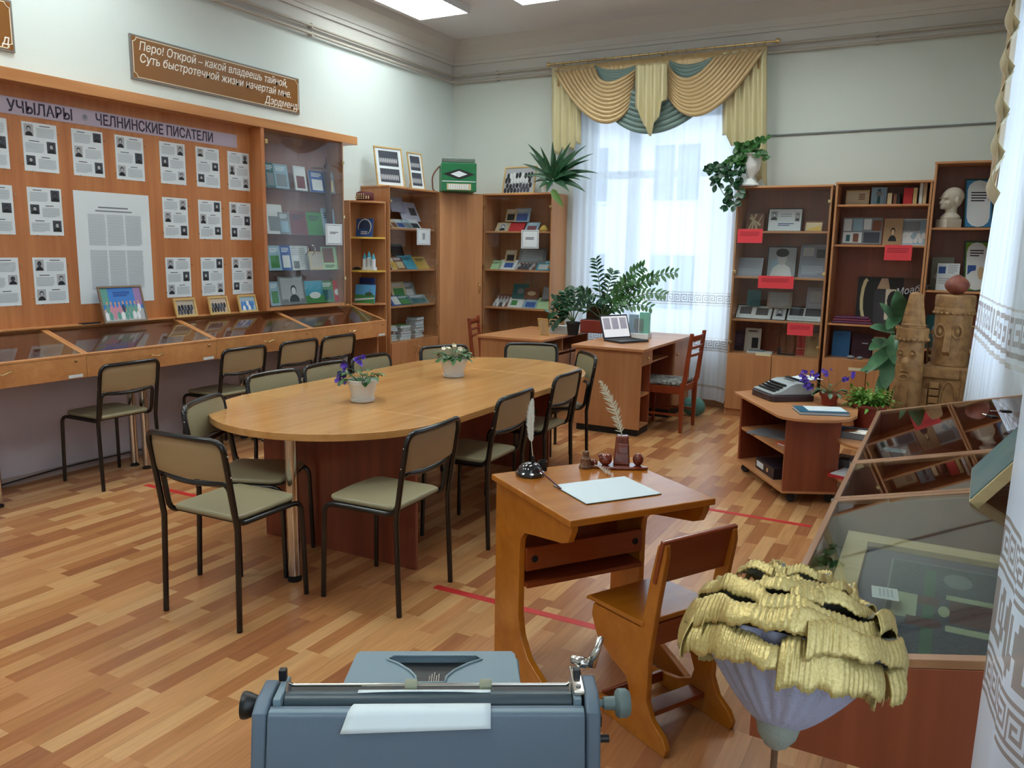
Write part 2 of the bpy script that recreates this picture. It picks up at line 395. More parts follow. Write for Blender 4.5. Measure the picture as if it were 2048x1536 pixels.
# heating pipes along the walls
M_PIPE = M('painted_pipe', (178, 172, 162), .5)
for z, lab in ((3.575, 'upper painted heating pipe running around the walls below the cornice'), (3.505, 'lower painted heating pipe running around the walls below the cornice')):
    q = MB(); o_ = .04
    q.tube(fillet([(XL+o_, YN+.1, z), (XL+o_, YB-o_, z), (XR-.02, YB-o_, z)], .12), .014, M_PIPE, 10)
    for p in ((XL, 5.9), (XL, 3.2)): q.box((XL, p[1]-.012, z-.02), (XL+o_+.01, p[1]+.012, z+.02), M_PIPE)
    for x in (-4.75, -3.0, -.8): q.box((x-.012, YB-o_-.01, z-.02), (x+.012, YB, z+.02), M_PIPE)
    tag(q.build('heating_pipe', smooth='auto'), lab, 'pipe')
q = MB(); q.tube([(-1.70, YB-.012, 2.735), (XR-.02, YB-.012, 2.75)], .009, M('cable_duct', (120, 126, 128), .5), 6)
tag(q.build('cable_conduit'), 'thin grey cable conduit crossing the back wall right of the window', 'conduit')

# ---------------------------------------------------------------- windows, outside
M_WFR = M('window_frame_white', (216, 222, 226), .4)
M_PANE = thin_glass('window_pane', (240, 246, 250), .02)
def window(idx, ax, hole, at, mull, tr):
    a0, a1, z0, z1 = hole; q = MB(); f = .06
    def bx(p0, p1, s0, s1, mm=M_WFR, d=(.0, .07)):
        if ax == 'y': q.box((p0, at+d[0], s0), (p1, at+d[1], s1), mm)
        else: q.box((at+d[0], p0, s0), (at+d[1], p1, s1), mm)
    bx(a0, a1, z0, z0+f); bx(a0, a1, z1-f, z1); bx(a0, a0+f, z0, z1); bx(a1-f, a1, z0, z1)
    for mx in mull: bx(mx-.06, mx+.06, z0, z1)
    bx(a0, a1, tr-.04, tr+.04)
    o = struct(q.build('window_%d' % idx, bevel=.004))
    q = MB(); 
    if ax == 'y': q.box((a0+f, at+.03, z0+f), (a1-f, at+.036, z1-f), M_PANE)
    else: q.box((at+.03, a0+f, z0+f), (at+.036, a1-f, z1-f), M_PANE)
    q.build('window_glass', o)
    q = MB()
    if ax == 'y': q.box((a0-.05, at-.12, z0-.04), (a1+.05, at+.05, z0), M_WFR)
    q.v and q.build('window_sill', o, bevel=.004)
window(1, 'y', WIN, YB+.12, [-3.13], 2.42)
window(2, 'x', WINR, XR+.12, [.05], 2.4)
window(3, 'x', WINR2, XR+.12, [5.1], 2.4)
# apartment house across the yard
bld = thing('apartment_building', 'pale multi-storey building seen blurred through the back window curtain', 'building', (-4.5, 20, 0))
M_FAC = M('pale_facade', (226, 224, 220), .9); M_WD = M('far_window_glass', (120, 134, 146), .2)
q = MB(); q.box((-13, 0, -4), (13, 6, 5.4), M_FAC); q.box((-13.1, -.1, 5.4), (13.1, 6, 5.6), M_FAC); q.build('facade', bld)
for r in range(3):
    for c in range(9):
        x = -9.6+c*2.4; z = -2.6+r*2.7
        q = MB(); q.box((x, -.05, z), (x+1.3, .0, z+1.5), M_WFR); w_ = q.build('window', bld)
        q = MB(); q.box((x+.08, -.07, z+.08), (x+.6, -.055, z+1.42), M_WD); q.box((x+.68, -.07, z+.08), (x+1.22, -.055, z+1.42), M_WD); q.build('pane', w_)
q = MB(); q.box((-40, YB+.4, -1.4), (30, 60, -1.2), M('snowy_yard', (226, 230, 236), .9)); tag(q.build('snowy_yard'), 'pale snowy yard outside the back window', 'ground', kind='structure')

# ---------------------------------------------------------------- ceiling lamps
M_TUBE = emit('lamp_tube_light', TUBE_COLOR, LAMP_EMIT)
M_LOUV = M('white_louvre', (225, 230, 230), .4)
LX = [(-4.70, 6.54), (-3.52, 6.54), (-2.34, 6.54), (-1.16, 6.54), (-4.70, 3.3), (-3.1, 3.3), (-1.5, 3.3), (-4.7, .3), (-3.1, .3), (-1.3, .3)]
LAB = ['ceiling light panel nearest the left wall and the room corner', 'ceiling light panel cut by the top edge right of the corner one']
lamp = None
for i, (x, y) in enumerate(LX):
    if lamp is None:
        lamp = thing('ceiling_light', LAB[0], 'ceiling light', (x, y, ZC), 0, 'ceiling light panels')
        q = MB()
        for a, b_ in (((-.3, -.6, -.07), (-.285, .6, 0)), ((.285, -.6, -.07), (.3, .6, 0)), ((-.3, -.6, -.07), (.3, -.585, 0)), ((-.3, .585, -.07), (.3, .6, 0))): q.box(a, b_, M_LOUV)
        q.box((-.285, -.585, -.004), (.285, .585, 0), M_LOUV); q.build('housing', lamp)
        q = MB()
        for k in range(4): xx = -.21+.14*k; q.box((xx-.052, -.58, -.035), (xx+.052, .58, -.028), M_TUBE)
        q.build('light_tubes', lamp)
        q = MB()
        for k in range(3): q.box((-.143+.14*k, -.585, -.07), (-.137+.14*k, .585, -.045), M_LOUV)
        for k in range(1, 16): yy = -.585+1.17*k/16; q.box((-.285, yy-.002, -.066), (.285, yy+.002, -.048), M_LOUV)
        q.build('louvre_grid', lamp)
    else:
        dup(lamp, (x, y, ZC), 0, LAB[1] if i == 1 else 'ceiling light panel above the frame, %s' % ('third along the window wall', 'fourth along the window wall', 'middle row by the left wall', 'middle row over the oval table', 'middle row by the right counters', 'nearest row by the left wall', 'nearest row in the middle', 'nearest row over the foreground typewriter')[i-2])

# ================================================================ back window drapery
ROD = Vector((0, 8.17, 0))
def V3(a, b, Y): return ony(1020+a/3.49, 60+b/3.49, Y)
rodt = thing('curtain_rod', 'brass curtain rod above the back window', 'curtain rod', (-2.9, 8.17, 3.60))
A_, B_ = ony(1097, 130, 8.17)-rodt.location, ony(1556, 81, 8.17)-rodt.location
A_.z = B_.z = (A_.z+B_.z)/2; A_.y = B_.y = 0
q = MB(); q.tube([A_, B_], .011, M_BRASS, 10); q.build('rod', rodt, smooth='auto')
for e, s_ in ((A_, -1), (B_, 1)):
    q = MB(); q.ball(e, .026, M_BRASS, 12, 8); q.build('finial', rodt, smooth=True)
for k in range(24):
    p = A_.lerp(B_, (k+.8)/25.0); q = MB()
    q.tube([p+Vector((0, .018*sin(a), -.006+.020*cos(a))) for a in [2*pi*j/12 for j in range(12)]], .0025, M_BRASS, 5, closed=True); q.build('ring', rodt)
for t in (.06, .52, .94):
    p = A_.lerp(B_, t); q = MB(); q.tube([p, p+Vector((0, .17, 0))], .008, M_BRASS, 8); q.build('bracket', rodt)
val = thing('window_valance', 'gold and teal satin swag valance hanging over the back window', 'valance', (-2.9, 8.12, 3.5))
VO = val.location
def vb(name, q, **k):
    q.v = [v-VO for v in q.v]; return q.build(name, val, smooth=True, **k)
# header band under the rod
h0, h1 = V3(300, 262, 8.15), V3(1800, 112, 8.15); zt = (h0.z+h1.z)/2
q = MB(); q.grid(lambda u, v: Vector((h0.x+(h1.x-h0.x)*u, 8.135+.006*sin(u*140), zt-.0-.20*v)), 160, 3, M_GOLD); vb('header_band', q, solid=.004)
def swag(name, s0, s1, e0, e1, c0, c1, m, Y, folds, amp=.03, bulge=.06):
    q = MB(); nv = folds*8
    def fn(u, v):
        a = Vector(s0).lerp(Vector(s1), v); b_ = Vector(e0).lerp(Vector(e1), v); c = Vector(c0).lerp(Vector(c1), v)
        p = a*(1-u)**2+c*2*u*(1-u)+b_*u*u
        P = V3(p.x, p.y, Y); env = (sin(pi*min(max(u, .0), 1)))**.6
        ph = 2*pi*v*folds; d = (abs(sin(ph/2))**.6)*amp*1.35*(.35+.65*env) + bulge*env*(.3+.7*v)
        P.y -= d; P.z += .012*sin(ph)*env
        return P
    q.grid(fn, 40, nv, m); return vb(name, q, solid=.003)
swag('back_swag_left', (590, 245), (590, 270), (900, 240), (880, 290), (720, 330), (730, 520), M_TEAL, 8.14, 6, .022, .0)
swag('back_swag_right', (1110, 205), (1110, 300), (1440, 180), (1400, 220), (1230, 300), (1260, 560), M_TEAL, 8.14, 6, .022, .0)
swag('back_swag_centre', (760, 350), (690, 600), (1160, 330), (1300, 590), (950, 540), (960, 860), M_TEAL, 8.12, 8, .03, .02)
swag('swag_left', (600, 262), (305, 285), (890, 262), (848, 540), (650, 470), (655, 872), M_GOLD, 8.11, 10)
swag('swag_right', (1105, 235), (1085, 430), (1425, 185), (1785, 130), (1235, 470), (1330, 905), M_GOLD, 8.11, 10)
def jabot(name, tl, tr, bot, m, Y, folds, amp=.03, zig=6):
    """pleated tail: top edge tl-tr, bottom outline given as (u, y) pairs"""
    q = MB()
    def yb(u):
        for (u0, y0), (u1, y1) in zip(bot[:-1], bot[1:]):
            if u <= u1: return y0+(y1-y0)*(u-u0)/(u1-u0)
        return bot[-1][1]
    def fn(u, v):
        x = tl[0]+(tr[0]-tl[0])*u; y0 = tl[1]+(tr[1]-tl[1])*u; y = y0+(yb(u)-y0)*v
        P = V3(x, y, Y); tri = abs(((u*folds) % 1)-.5)*2
        P.y -= amp*(1-tri)*(.5+.5*v)+.01; P.z -= .05*(tri-.5)*v*v
        return P
    q.grid(fn, folds*8, 26, m); return vb(name, q, solid=.003)
jabot('tail_left', (295, 265), (500, 290), [(0, 880), (.35, 850), (.6, 840), (1, 790)], M_GOLDL, 8.15, 4, .045)
jabot('tail_centre', (878, 245), (1100, 232), [(0, 520), (.2, 620), (.45, 740), (.6, 690), (.8, 560), (1, 470)], M_GOLDL, 8.02, 4, .055)
jabot('tail_right', (1485, 160), (1795, 125), [(0, 720), (.3, 830), (.55, 980), (.8, 1040), (1, 1075)], M_GOLDL, 8.15, 5, .045)

# ---------------------------------------------------------------- sheer curtains with key pattern
KEY = ["#######.", "#.....#.", "#.###.#.", "#.#...#.", "#.#####.", "#.......", "########"]
M_SH = sheer('white_voile', (228, 235, 245), .22); M_SHP = sheer('printed_voile', (168, 158, 154), .2); M_SHPL = sheer('pale_printed_voile', (198, 192, 188), .25)
def curtain(name, label, path, z0, z1, bands, fold, amp, group=None, bottom=None, cell=.0125, big=False, clear=None):
    """path: list of xy points; bands: (z_top, style); printed rows are faces of the cloth"""
    P = [Vector((p[0], p[1], 0)) for p in path]; seglen = [(P[i+1]-P[i]).length for i in range(len(P)-1)]; L_ = sum(seglen)
    nu = int(L_*1.35/cell); 
    rows = []; z = z1; bs = sorted(bands, key=lambda b: -b[0])
    def fill(a, b_): 
        n = max(1, int((a-b_)/.12)); rows.extend([(a-(a-b_)*i/n, None) for i in range(n)])
    for zt, st in bs:
        fill(z, zt); z = zt
        for i, r in enumerate(st):
            rows.append((z, r)); z -= cell*(1.0)
    fill(z, z0); rows.append((z0, None))
    def pt(u):
        d = u*L_
        for i, s_ in enumerate(seglen):
            if d <= s_+1e-6: break
            d -= s_
        t = (P[i+1]-P[i]).normalized(); n = Vector((-t.y, t.x, 0)); return P[i]+t*d, n
    q = MB(); vs = []
    for (zz, _) in rows:
        for i in range(nu+1):
            u = i/nu; p, n = pt(u)
            sp = (z1-zz)/(z1-z0)
            off = amp*(.45+.55*sp)*(sin(u*L_*fold+.6*sin(u*9+sp*.7)) + .35*sin(u*L_*fold*2.3+2))
            w = p+n*off; w.z = zz
            if bottom: w = bottom(w, u, sp)
            vs.append(w)
    o0 = len(q.v); q.v += vs; a, b_, c = q.mi(M_SH), q.mi(M_SHP), q.mi(M_SHPL)
    for j in range(len(rows)-1):
        r = rows[j][1]
        for i in range(nu):
            k = j*(nu+1)+i; q.f.append([k, k+1, k+nu+2, k+nu+1])
            mi = a
            if r == '=': mi = b_
            elif r == '-': mi = c
            elif r: mi = b_ if r[i % len(r)] == '#' else a
            q.m.append(mi)
    return tag(q.build(name, smooth=True), label, 'curtain', group)
BAND = ['-', None] + KEY + [None, '-']
def hem(w, u, sp):
    if u > .8 and sp > .75: w.y -= .10*(sp-.75)/.25*(u-.8)/.2; w.z += .03*sin(u*30)*(sp-.75)
    return w
curtain('voile_curtain', 'white sheer curtain with brown key bands across the back window', [(-3.72, 8.2), (-1.92, 8.2)], .10, 3.42,
        [(1.20, BAND), (.74, BAND), (.25, ['-', '-'])], 34, .020, bottom=hem)
# ================================================================ floor tapes, cable
M_TAPE = M('red_tape', (196, 40, 38), .5)
for i, (a, b_, y, lab) in enumerate(((-4.63, -3.15, 3.41, 'red floor tape strip left of the oval table, under the chairs'), (-2.04, -1.05, 3.03, 'red floor tape strip running under the school desk'), (-1.27, -.60, 4.89, 'red floor tape strip right of the school desk before the corner trolley'))):
    q = MB(); q.box((a, y-.022, 0), (b_, y+.022, .0008), M_TAPE); tag(q.build('floor_tape'), lab, 'tape', 'red floor tapes')
q = MB(); q.tube(fillet([(XL+.03, 1.5, .03), (XL+.05, 2.6, .02), (XL+.03, 3.3, .05), (XL+.04, 3.9, .045), (XL+.03, 5.2, .05), (XL+.03, 6.2, .05)], .2), .005, M_BLACK, 6)
tag(q.build('power_cable'), 'thin black cable lying along the foot of the left wall', 'cable')

# ================================================================ oval table
TX, TA, TB, TR = -2.855, 3.345, 4.93, .69
tab = thing('conference_table', 'long oval wooden meeting table with chairs around it', 'table', (TX, (TA+TB)/2, 0))
ya, yb_ = TA-(TA+TB)/2, TB-(TA+TB)/2; zt = .745
for nm, pts in (('tabletop', [(TR, ya-.0015)]+[(TR*cos(rad(a)), ya-.0015+TR*sin(rad(a))) for a in range(-4, -177, -6)]+[(-TR, ya-.0015)]),
                ('tabletop', [(-TR, ya+.0015), (TR, ya+.0015), (TR, yb_-.0015), (-TR, yb_-.0015)]),
                ('tabletop', [(-TR, yb_+.0015)]+[(TR*cos(rad(a)), yb_+.0015+TR*sin(rad(a))) for a in range(176, 3, -6)]+[(TR, yb_+.0015)])):
    q = MB(); q.prism(pts, zt-.036, zt, W_TOP, 'z'); q.build(nm, tab, bevel=.003)
for y in (ya-.19, yb_+.19): b1('end_panel', (-.40, y-.011, 0), (.62 if y < 0 else .40, y+.011, zt-.036), W_TBASE, tab)
b1('centre_panel', (-.011, ya-.18, .28), (.011, yb_+.18, zt-.036), W_TBASE, tab)
for x, y in ((.19, ya-.60), (-.1, yb_+.58)):
    q = MB(); q.lathe([(.030, .03), (.030, zt-.04), (.045, zt-.04), (.045, zt-.036)], M_CHROME, (x, y, 0), 24); l = q.build('leg', tab, smooth='auto')
    q = MB(); q.lathe([(.032, 0), (.034, .004), (.034, .016), (.022, .018), (.022, .03), (.028, .03)], M_BLACK, (x, y, 0), 20); q.build('foot', l, smooth='auto')

# ================================================================ stacking chairs
def chair_proto():
    t = thing('stacking_chair', 'x', 'chair', (0, 0, 0), 0, 'black steel stacking chairs'); r = .0125
    lean = lambda z: -.015 - max(0, z-.44)*.15
    # outer loop: rear legs and back hoop
    for s in (-1, 1):
        q = MB(); q.tube([(s*.218, -.030, 0), (s*.214, -.015, .44)], r, M_BLK, 12); q.build('leg', t, smooth='auto')
        q = MB(); q.tube(fillet([(s*.205, .400, 0), (s*.198, .388, .452), (s*.194, .28, .452)], .065), r*.95, M_BLK, 12); q.build('leg', t, smooth='auto')
    hoop = [(-.214, lean(.44), .44), (-.214, lean(.6), .6), (-.214, lean(.825)-.005, .825)]
    top = [(-.11, lean(.825)-.022, .828), (0, lean(.825)-.030, .829), (.11, lean(.825)-.022, .828)]
    hoop += top + [(.214, lean(.825)-.005, .825), (.214, lean(.6), .6), (.214, lean(.44), .44)]
    q = MB(); q.tube(fillet(hoop, .06, 6), r*1.02, M_BLK, 12); q.build('back_frame', t, smooth='auto')
    inner = [(-.194, .30, .452), (-.192, .0, .452), (-.190, lean(.62)+.01, .645), (-.10, lean(.64)-.008, .632), (0, lean(.64)-.014, .628), (.10, lean(.64)-.008, .632), (.190, lean(.62)+.01, .645), (.192, .0, .452), (.194, .30, .452)]
    q = MB(); q.tube(fillet(inner, .055, 6), r*.95, M_BLK, 12); q.tube([(-.19, .29, .452), (.19, .29, .452)], .009, M_BLK, 8); q.build('seat_frame', t, smooth='auto')
    q = MB()   # padded seat
    pts = [(-.170, .005), (-.188, .05), (-.192, .34), (-.165, .378), (0, .39), (.165, .378), (.192, .34), (.188, .05), (.170, .005)]
    q.prism(pts, .462, .487, M_SEAT, 'z'); q.build('seat', t, bevel=.011, seg=3)
    q = MB(); q.prism([(p[0]*.96, .01+p[1]*.97) for p in pts], .456, .464, M_BLACK, 'z'); q.build('seat_board', t)
    for dy, mm, nm in ((.007, M_SEAT, 'backrest'), (-.007, M_SEATB, 'backrest_cover')):
        q = MB()
        def fn(u, v, dy=dy):
            x = (u-.5)*.402; z = .652+v*.163; rr = .045
            bow = .026*(1-(x/.2)**2); 
            if v > .7: x *= 1-.10*((v-.7)/.3)**2.5
            if v < .15: x *= 1-.03*((.15-v)/.15)**2
            edge = min(1, min(u, 1-u)*9, min(v, 1-v)*5)
            return Vector((x, lean(z)-bow+dy*(.35+.65*edge**.5), z))
        q.grid(fn, 20, 8, mm); q.build(nm, t, smooth=True)
    for s in (-1, 1):
        for z in (.675, .765):
            q = MB(); q.ball((s*.2275, lean(z)-.001, z), .0035, M_CHROME, 6, 4); q.build('screw', t, smooth=True)
    return t
CH = [((-2.70, 2.25), 2, 'beige stacking chair at the near table end, nearest the camera on the left'),
 ((-2.03, 2.895), 92, 'beige stacking chair at the near right side of the oval table, by the school desk'),
 ((-2.10, 3.79), 92, 'beige stacking chair at the right side of the table, behind the small quill feather'),
 ((-2.17, 4.62), 92, 'beige stacking chair farthest along the right side of the table, partly behind another chair'),
 ((-3.17, 2.77), -66, 'beige stacking chair at the left curve of the table, behind the nearest left chair'),
 ((-3.53, 3.58), -90, 'beige stacking chair on the table left side, nearest of three in a row'),
 ((-3.53, 4.06), -90, 'beige stacking chair on the table left side, middle of three in a row'),
 ((-3.53, 4.53), -90, 'beige stacking chair on the table left side, farthest of three behind the violet'),
 ((-3.44, 5.30), -117, 'beige stacking chair at the far left end of the table, behind the white flower pot'),
 ((-2.98, 5.82), -158, 'beige stacking chair at the far end of the table, before the wooden office desk'),
 ((-2.42, 5.50), 131, 'beige stacking chair at the far right curve of the table, beside the laptop desk'),
 ((-4.76, 3.39), 90, 'beige stacking chair standing alone by the display counters, leftmost in the photo'),
 ((-4.76, 4.37), 90, 'beige stacking chair by the counters, second from the left wall end'),
 ((-4.76, 4.96), 90, 'beige stacking chair by the counters, third from the left'),
 ((-4.76, 5.45), 90, 'beige stacking chair by the counters, farthest of the four by the left wall')]
proto = None
for (x, y), a, lab in CH:
    if proto is None: proto = chair_proto(); proto.location = (x, y, 0); proto.rotation_euler = (0, 0, rad(a)); proto['label'] = lab
    else: dup(proto, (x, y, 0), rad(a), lab)

# ================================================================ display counters (left and right walls)
def counter(label, w, loc, rz, legs=True, body=None, endpanel=False, handles=True, lockplate=False, group=None, d=.47):
    """local: x along the wall 0..w, y 0 front .. .47 at the wall, floor z 0"""
    t = thing('display_counter', label, 'display counter', loc, rz, group); m = W_CABL if body is None else body
    zf, zb = .895, 1.035; sl = (zb-zf)/d
    b1('front_panel', (.0, 0, .75), (w, .018, zf-.004), m, t)
    b1('bottom_board', (.0, .018, .75), (w, d, .766), W_DARK, t)
    for x in (0, w-.016):
        q = MB(); q.prism([(.018, .766), (d, .766), (d, zb-.012), (.018, zf-.012)] if legs else [(-.001, .745), (d+.001, .745), (d+.001, zb-.0105), (-.001, zf-.0105)], x if x == 0 and legs else x-.001, x+.0165, m if legs else W_RED, 'x'); q.build('side_panel', t, bevel=.001)
    b1('back_board', (.016, d-.012, .766), (w-.016, d, zb-.02), W_DARK, t)
    q = MB()   # sloping lid frame
    def rail(x0, x1, y0, y1):
        q.prism([(y0, zf+sl*y0-.010), (y1, zf+sl*y1-.010), (y1, zf+sl*y1+.006), (y0, zf+sl*y0+.006)], x0, x1, m, 'x')
    rail(0, .022, 0, d); rail(w-.022, w, 0, d); rail(.022, w-.022, d-.03, d); rail(.022, w-.022, 0, .016)
    q.build('lid_frame', t, bevel=.0015)
    q = MB(); q.prism([(.014, zf+sl*.014), (d-.028, zf+sl*(d-.028)), (d-.028, zf+sl*(d-.028)+.004), (.014, zf+sl*.014+.004)], .02, w-.02, M_GLASSC, 'x'); q.build('glass_lid', t)
    if handles:
        q = MB(); q.tube(fillet([(w*.5-.055, 0, .842), (w*.5-.05, -.022, .842), (w*.5-.01, -.026, .832), (w*.5+.01, -.026, .842), (w*.5+.05, -.022, .848), (w*.5+.055, 0, .848)], .01, 3), .0045, M_BRASS, 8); q.build('handle', t, smooth='auto')
        q = MB(); q.lathe([(.009, 0), (.009, .006), (.004, .008)], M_BRASS, (0, 0, 0), 14, Matrix.Translation((w-.07, 0, .862)) @ Matrix.Rotation(rad(90), 4, 'X')); q.build('lock', t, smooth='auto')
        b1('label_strip', (w-.125, -.0015, .757), (w-.03, 0, .776), M_PAPER, t, 0)
    if lockplate:
        q = MB(); q.box((.0, -.004, zf-.004), (.018, .002, zf+.008), M_CHROME); q.build('lock_plate', t)
    if legs:
        for y in (.175, .31):
            q = MB(); q.lathe([(.027, .025), (.027, .75)], M_CHROME, (w*.5, y, 0), 20); l = q.build('leg', t, smooth='auto')
            q = MB(); q.lathe([(.03, 0), (.032, .004), (.030, .014), (.02, .016), (.02, .026)], M_BLACK, (w*.5, y, 0), 16); q.build('foot', l, smooth='auto')
    else:
        b1('support_panel', (.004, .25, 0), (.022, d-.02, .75), m, t); b1('support_panel', (w-.022, .25, 0), (w-.004, d-.02, .75), m, t)
    if endpanel: b1('end_panel', (w-.02, .10, 0), (w, d, .75), W_CAB, t)
    return t
XF = -4.80
cs = [1.085, 2.125, 3.165, 4.205, 5.245]
labs = ['glass topped display counter cut by the left edge of the photo, mostly outside the frame', 'glass topped display counter at the left edge of the photo', 'glass topped display counter under the framed colour photograph', 'glass topped display counter under the three small framed photographs', 'glass topped display counter at the far end, below the glass showcase']
for i, y in enumerate(cs):
    counter(labs[i], 1.038, (XF, y, 0), rad(90), group='display counters on the left wall', endpanel=(i == 4))
q = MB(); q.lathe([(.055, 0), (.055, .66), (.05, .67)], M('white_heater', (196, 200, 206), .4), (-5.14, 6.02, 0), 24)
tag(q.build('paper_roll', smooth='auto'), 'pale grey cylinder standing under the far display counter', 'cylinder')

# ================================================================ writers' display board and glass showcase
XB = -5.27
bd = thing('display_board', 'long wooden display board with cornice holding the writers sheets on the left wall', 'display board', (XL, 4.0, 0))
OB = Vector((XL, 4.0, 0))
def bb(name, a, b_, m, **k): return b1(name, Vector(a)-OB, Vector(b_)-OB, m, bd, **k)
bb('back_board', (XL+.005, 1.1, 1.042), (XB, 5.06, 2.565), W_BOARD, bevel=0)
bb('cornice', (XL+.005, 1.1, 2.565), (-5.14, 6.30, 2.64), W_CABL, bevel=.003)
bb('pilaster', (XL+.005, 5.06, 1.042), (-5.145, 5.10, 2.565), W_BOARD, bevel=.004)
bb('base_ledge', (XL+.005, 1.1, 1.036), (XB+.06, 5.10, 1.046), W_CABL)
sc = thing('glass_showcase', 'glass fronted wall showcase full of books right of the display board', 'showcase', (XL, 5.55, 0)); OS = Vector((XL, 5.55, 0))
def sb(name, a, b_, m, **k): return b1(name, Vector(a)-OS, Vector(b_)-OS, m, sc, **k)
sb('back_board', (XL+.005, 5.10, 1.04), (XL+.02, 6.10, 2.562), M('showcase_backing', (150, 112, 104), .6), bevel=0)
sb('side_panel', (XL+.005, 6.085, 1.04), (-5.15, 6.10, 2.565), W_CAB)
sb('base_board', (XL+.005, 5.102, 1.04), (-5.15, 6.10, 1.068), W_CABL)
SZ = [1.075, 1.385, 1.70, 2.09]
for z in SZ[1:]: sb('glass_shelf', (XL+.02, 5.102, z-.006), (-5.16, 6.08, z), M_GLASS, bevel=0)
for a, b_ in ((5.105, 5.59), (5.595, 6.085)):
    d = sb('glass_door', (-5.148, a, 1.07), (-5.144, b_, 2.55), M_GLASS, bevel=0)
    yh = 5.55 if a < 5.2 else 5.64
    q = MB(); q.tube(fillet([(-5.144, yh, 1.52), (-5.118, yh, 1.54), (-5.112, yh+.006, 1.57), (-5.118, yh, 1.60), (-5.144, yh, 1.61)], .01, 3), .004, M_CHROME, 6)
    q.v = [v-OS for v in q.v]; q.build('handle', d, smooth='auto')
for z in (2.38, 1.88, 1.30):
    sb('hinge', (-5.150, 6.075, z-.015), (-5.138, 6.10, z+.015), M_BRASS, bevel=.002)
sb('hinge', (-5.150, 5.102, 2.44), (-5.138, 5.132, 2.475), M_BRASS, bevel=.002)

# ================================================================ cabinets
def cabinet(name, label, w, d, h, loc, rz, shelves, door=True, lower=.62, plinth=.07, cat='cabinet', handles=True, group=None, back=W_DARK, ceiling=None, front=None):
    """local: x 0..w, front at y=0, back at y=d"""
    t = thing(name, label, cat, loc, rz, group); e = .018
    for x in (0, w-e): b1('side_panel', (x, .006, 0), (x+e, d, h-e), W_CAB, t)
    b1('top_panel', (-.004, -.004, h-e), (w+.004, d, h), W_CABH, t)
    b1('back_panel', (e, d-.012, plinth), (w-e, d-.004, h-e), back, t, 0)
    b1('plinth', (e, .02, 0), (w-e, .035, plinth), W_CABH, t)
    b1('shelf', (e, .02, lower), (w-e, d-.012, lower+e), W_CABH, t)
    for z in shelves: b1('shelf', (e, .03, z-e), (w-e, d-.012, z), W_CABH, t)
    for k in range(2):
        x0 = .003+(w/2)*k; dr = b1('door', (x0, -.012, plinth+.004), (x0+w/2-.006, .006, lower+.01), W_CAB, t)
        if handles:
            xh = w/2-.035 if k == 0 else w/2+.035; q = MB()
            q.tube(fillet([(xh, -.012, lower-.13), (xh, -.035, lower-.12), (xh+.006, -.04, lower-.09), (xh, -.035, lower-.06), (xh, -.012, lower-.05)], .01, 3), .0045, M_BRASS, 8); q.build('handle', dr, smooth='auto')
        if door:
            b1('glass_door', (x0, -.004, lower+.02), (x0+w/2-.005, .0, h-.03), M_GLASS, t, 0)
            for z in (lower+.12, (lower+h)/2, h-.15):
                xx = .004 if k == 0 else w-.034; b1('hinge', (xx, -.008, z-.014), (xx+.03, .002, z+.014), M_BRASS, t, .002)
    return t
HA = 2.21
cabinet('glass_cabinet', 'tall glass fronted bookcase against the left wall near the corner', .86, .36, HA, (-4.99, 6.60, 0), rad(90), [1.0, 1.375, 1.80], lower=.62, back=W_CAB)
cabinet('glass_cabinet', 'tall glass fronted bookcase on the back wall left of the window', .86, .39, HA, (-4.70, 7.94, 0), 0, [.95, 1.375, 1.80], lower=.62, back=W_CAB)
# corner wardrobe: diagonal door between the two bookcases
cw = thing('corner_cabinet', 'tall plain corner cabinet with one full height door between the two bookcases', 'cabinet', (XL+.02, 8.32, 0))
OC = Vector((XL+.02, 8.32, 0))
q = MB(); q.prism([(XL+.02, 7.47), (-4.995, 7.47), (-4.705, 7.945), (-4.705, 8.32), (XL+.02, 8.32)], .0, HA-.004, W_CAB, 'z'); q.v = [v-OC for v in q.v]; q.build('body', cw, bevel=.002)
p0, p1 = Vector((-4.992, 7.468, 0)), Vector((-4.702, 7.938, 0)); dv = (p1-p0).normalized(); nv_ = Vector((dv.y, -dv.x, 0))
q = MB(); a_ = p0+dv*.012; c_ = p1-dv*.012
q.prism([(a_.x, a_.y), (c_.x, c_.y), (c_.x+nv_.x*.016, c_.y+nv_.y*.016), (a_.x+nv_.x*.016, a_.y+nv_.y*.016)], .07, HA-.02, W_CAB, 'z'); q.v = [v-OC for v in q.v]; dr = q.build('door', cw, bevel=.002)
hp = c_-dv*.04+nv_*.016; q = MB()
q.tube(fillet([hp+Vector((0, 0, 1.10)), hp+nv_*.025+Vector((0, 0, 1.12)), hp+nv_*.03+Vector((0, 0, 1.16)), hp+nv_*.025+Vector((0, 0, 1.20)), hp+Vector((0, 0, 1.22))], .01, 3), .006, M_BRASS, 8); q.v = [v-OC for v in q.v]; q.build('handle', dr, smooth='auto')
# right side of the back wall
cabinet('glass_cabinet', 'tall glass fronted cabinet right of the window with red notices', .86, .36, 2.23, (-1.885, 7.955, 0), 0, [.965, 1.38, 1.813], lower=.615, handles=False, back=W_RED)
cabinet('open_bookcase', 'tall open bookcase with the black portrait banner, right of the glass cabinet', .78, .36, 2.25, (-1.00, 7.955, 0), 0, [.973, 1.694, 2.052], door=False, lower=.63, cat='bookcase', handles=False, back=W_RED)
cabinet('corner_bookcase', 'tallest open bookcase in the right corner with the white bust', .50, .36, 2.40, (-.215, 7.955, 0), 0, [.79, 1.307, 1.848], door=False, lower=.60, cat='bookcase', handles=False, back=W_RED)
for x, w_ in ((-1.36, .0), (-.62, .0)):
    pass
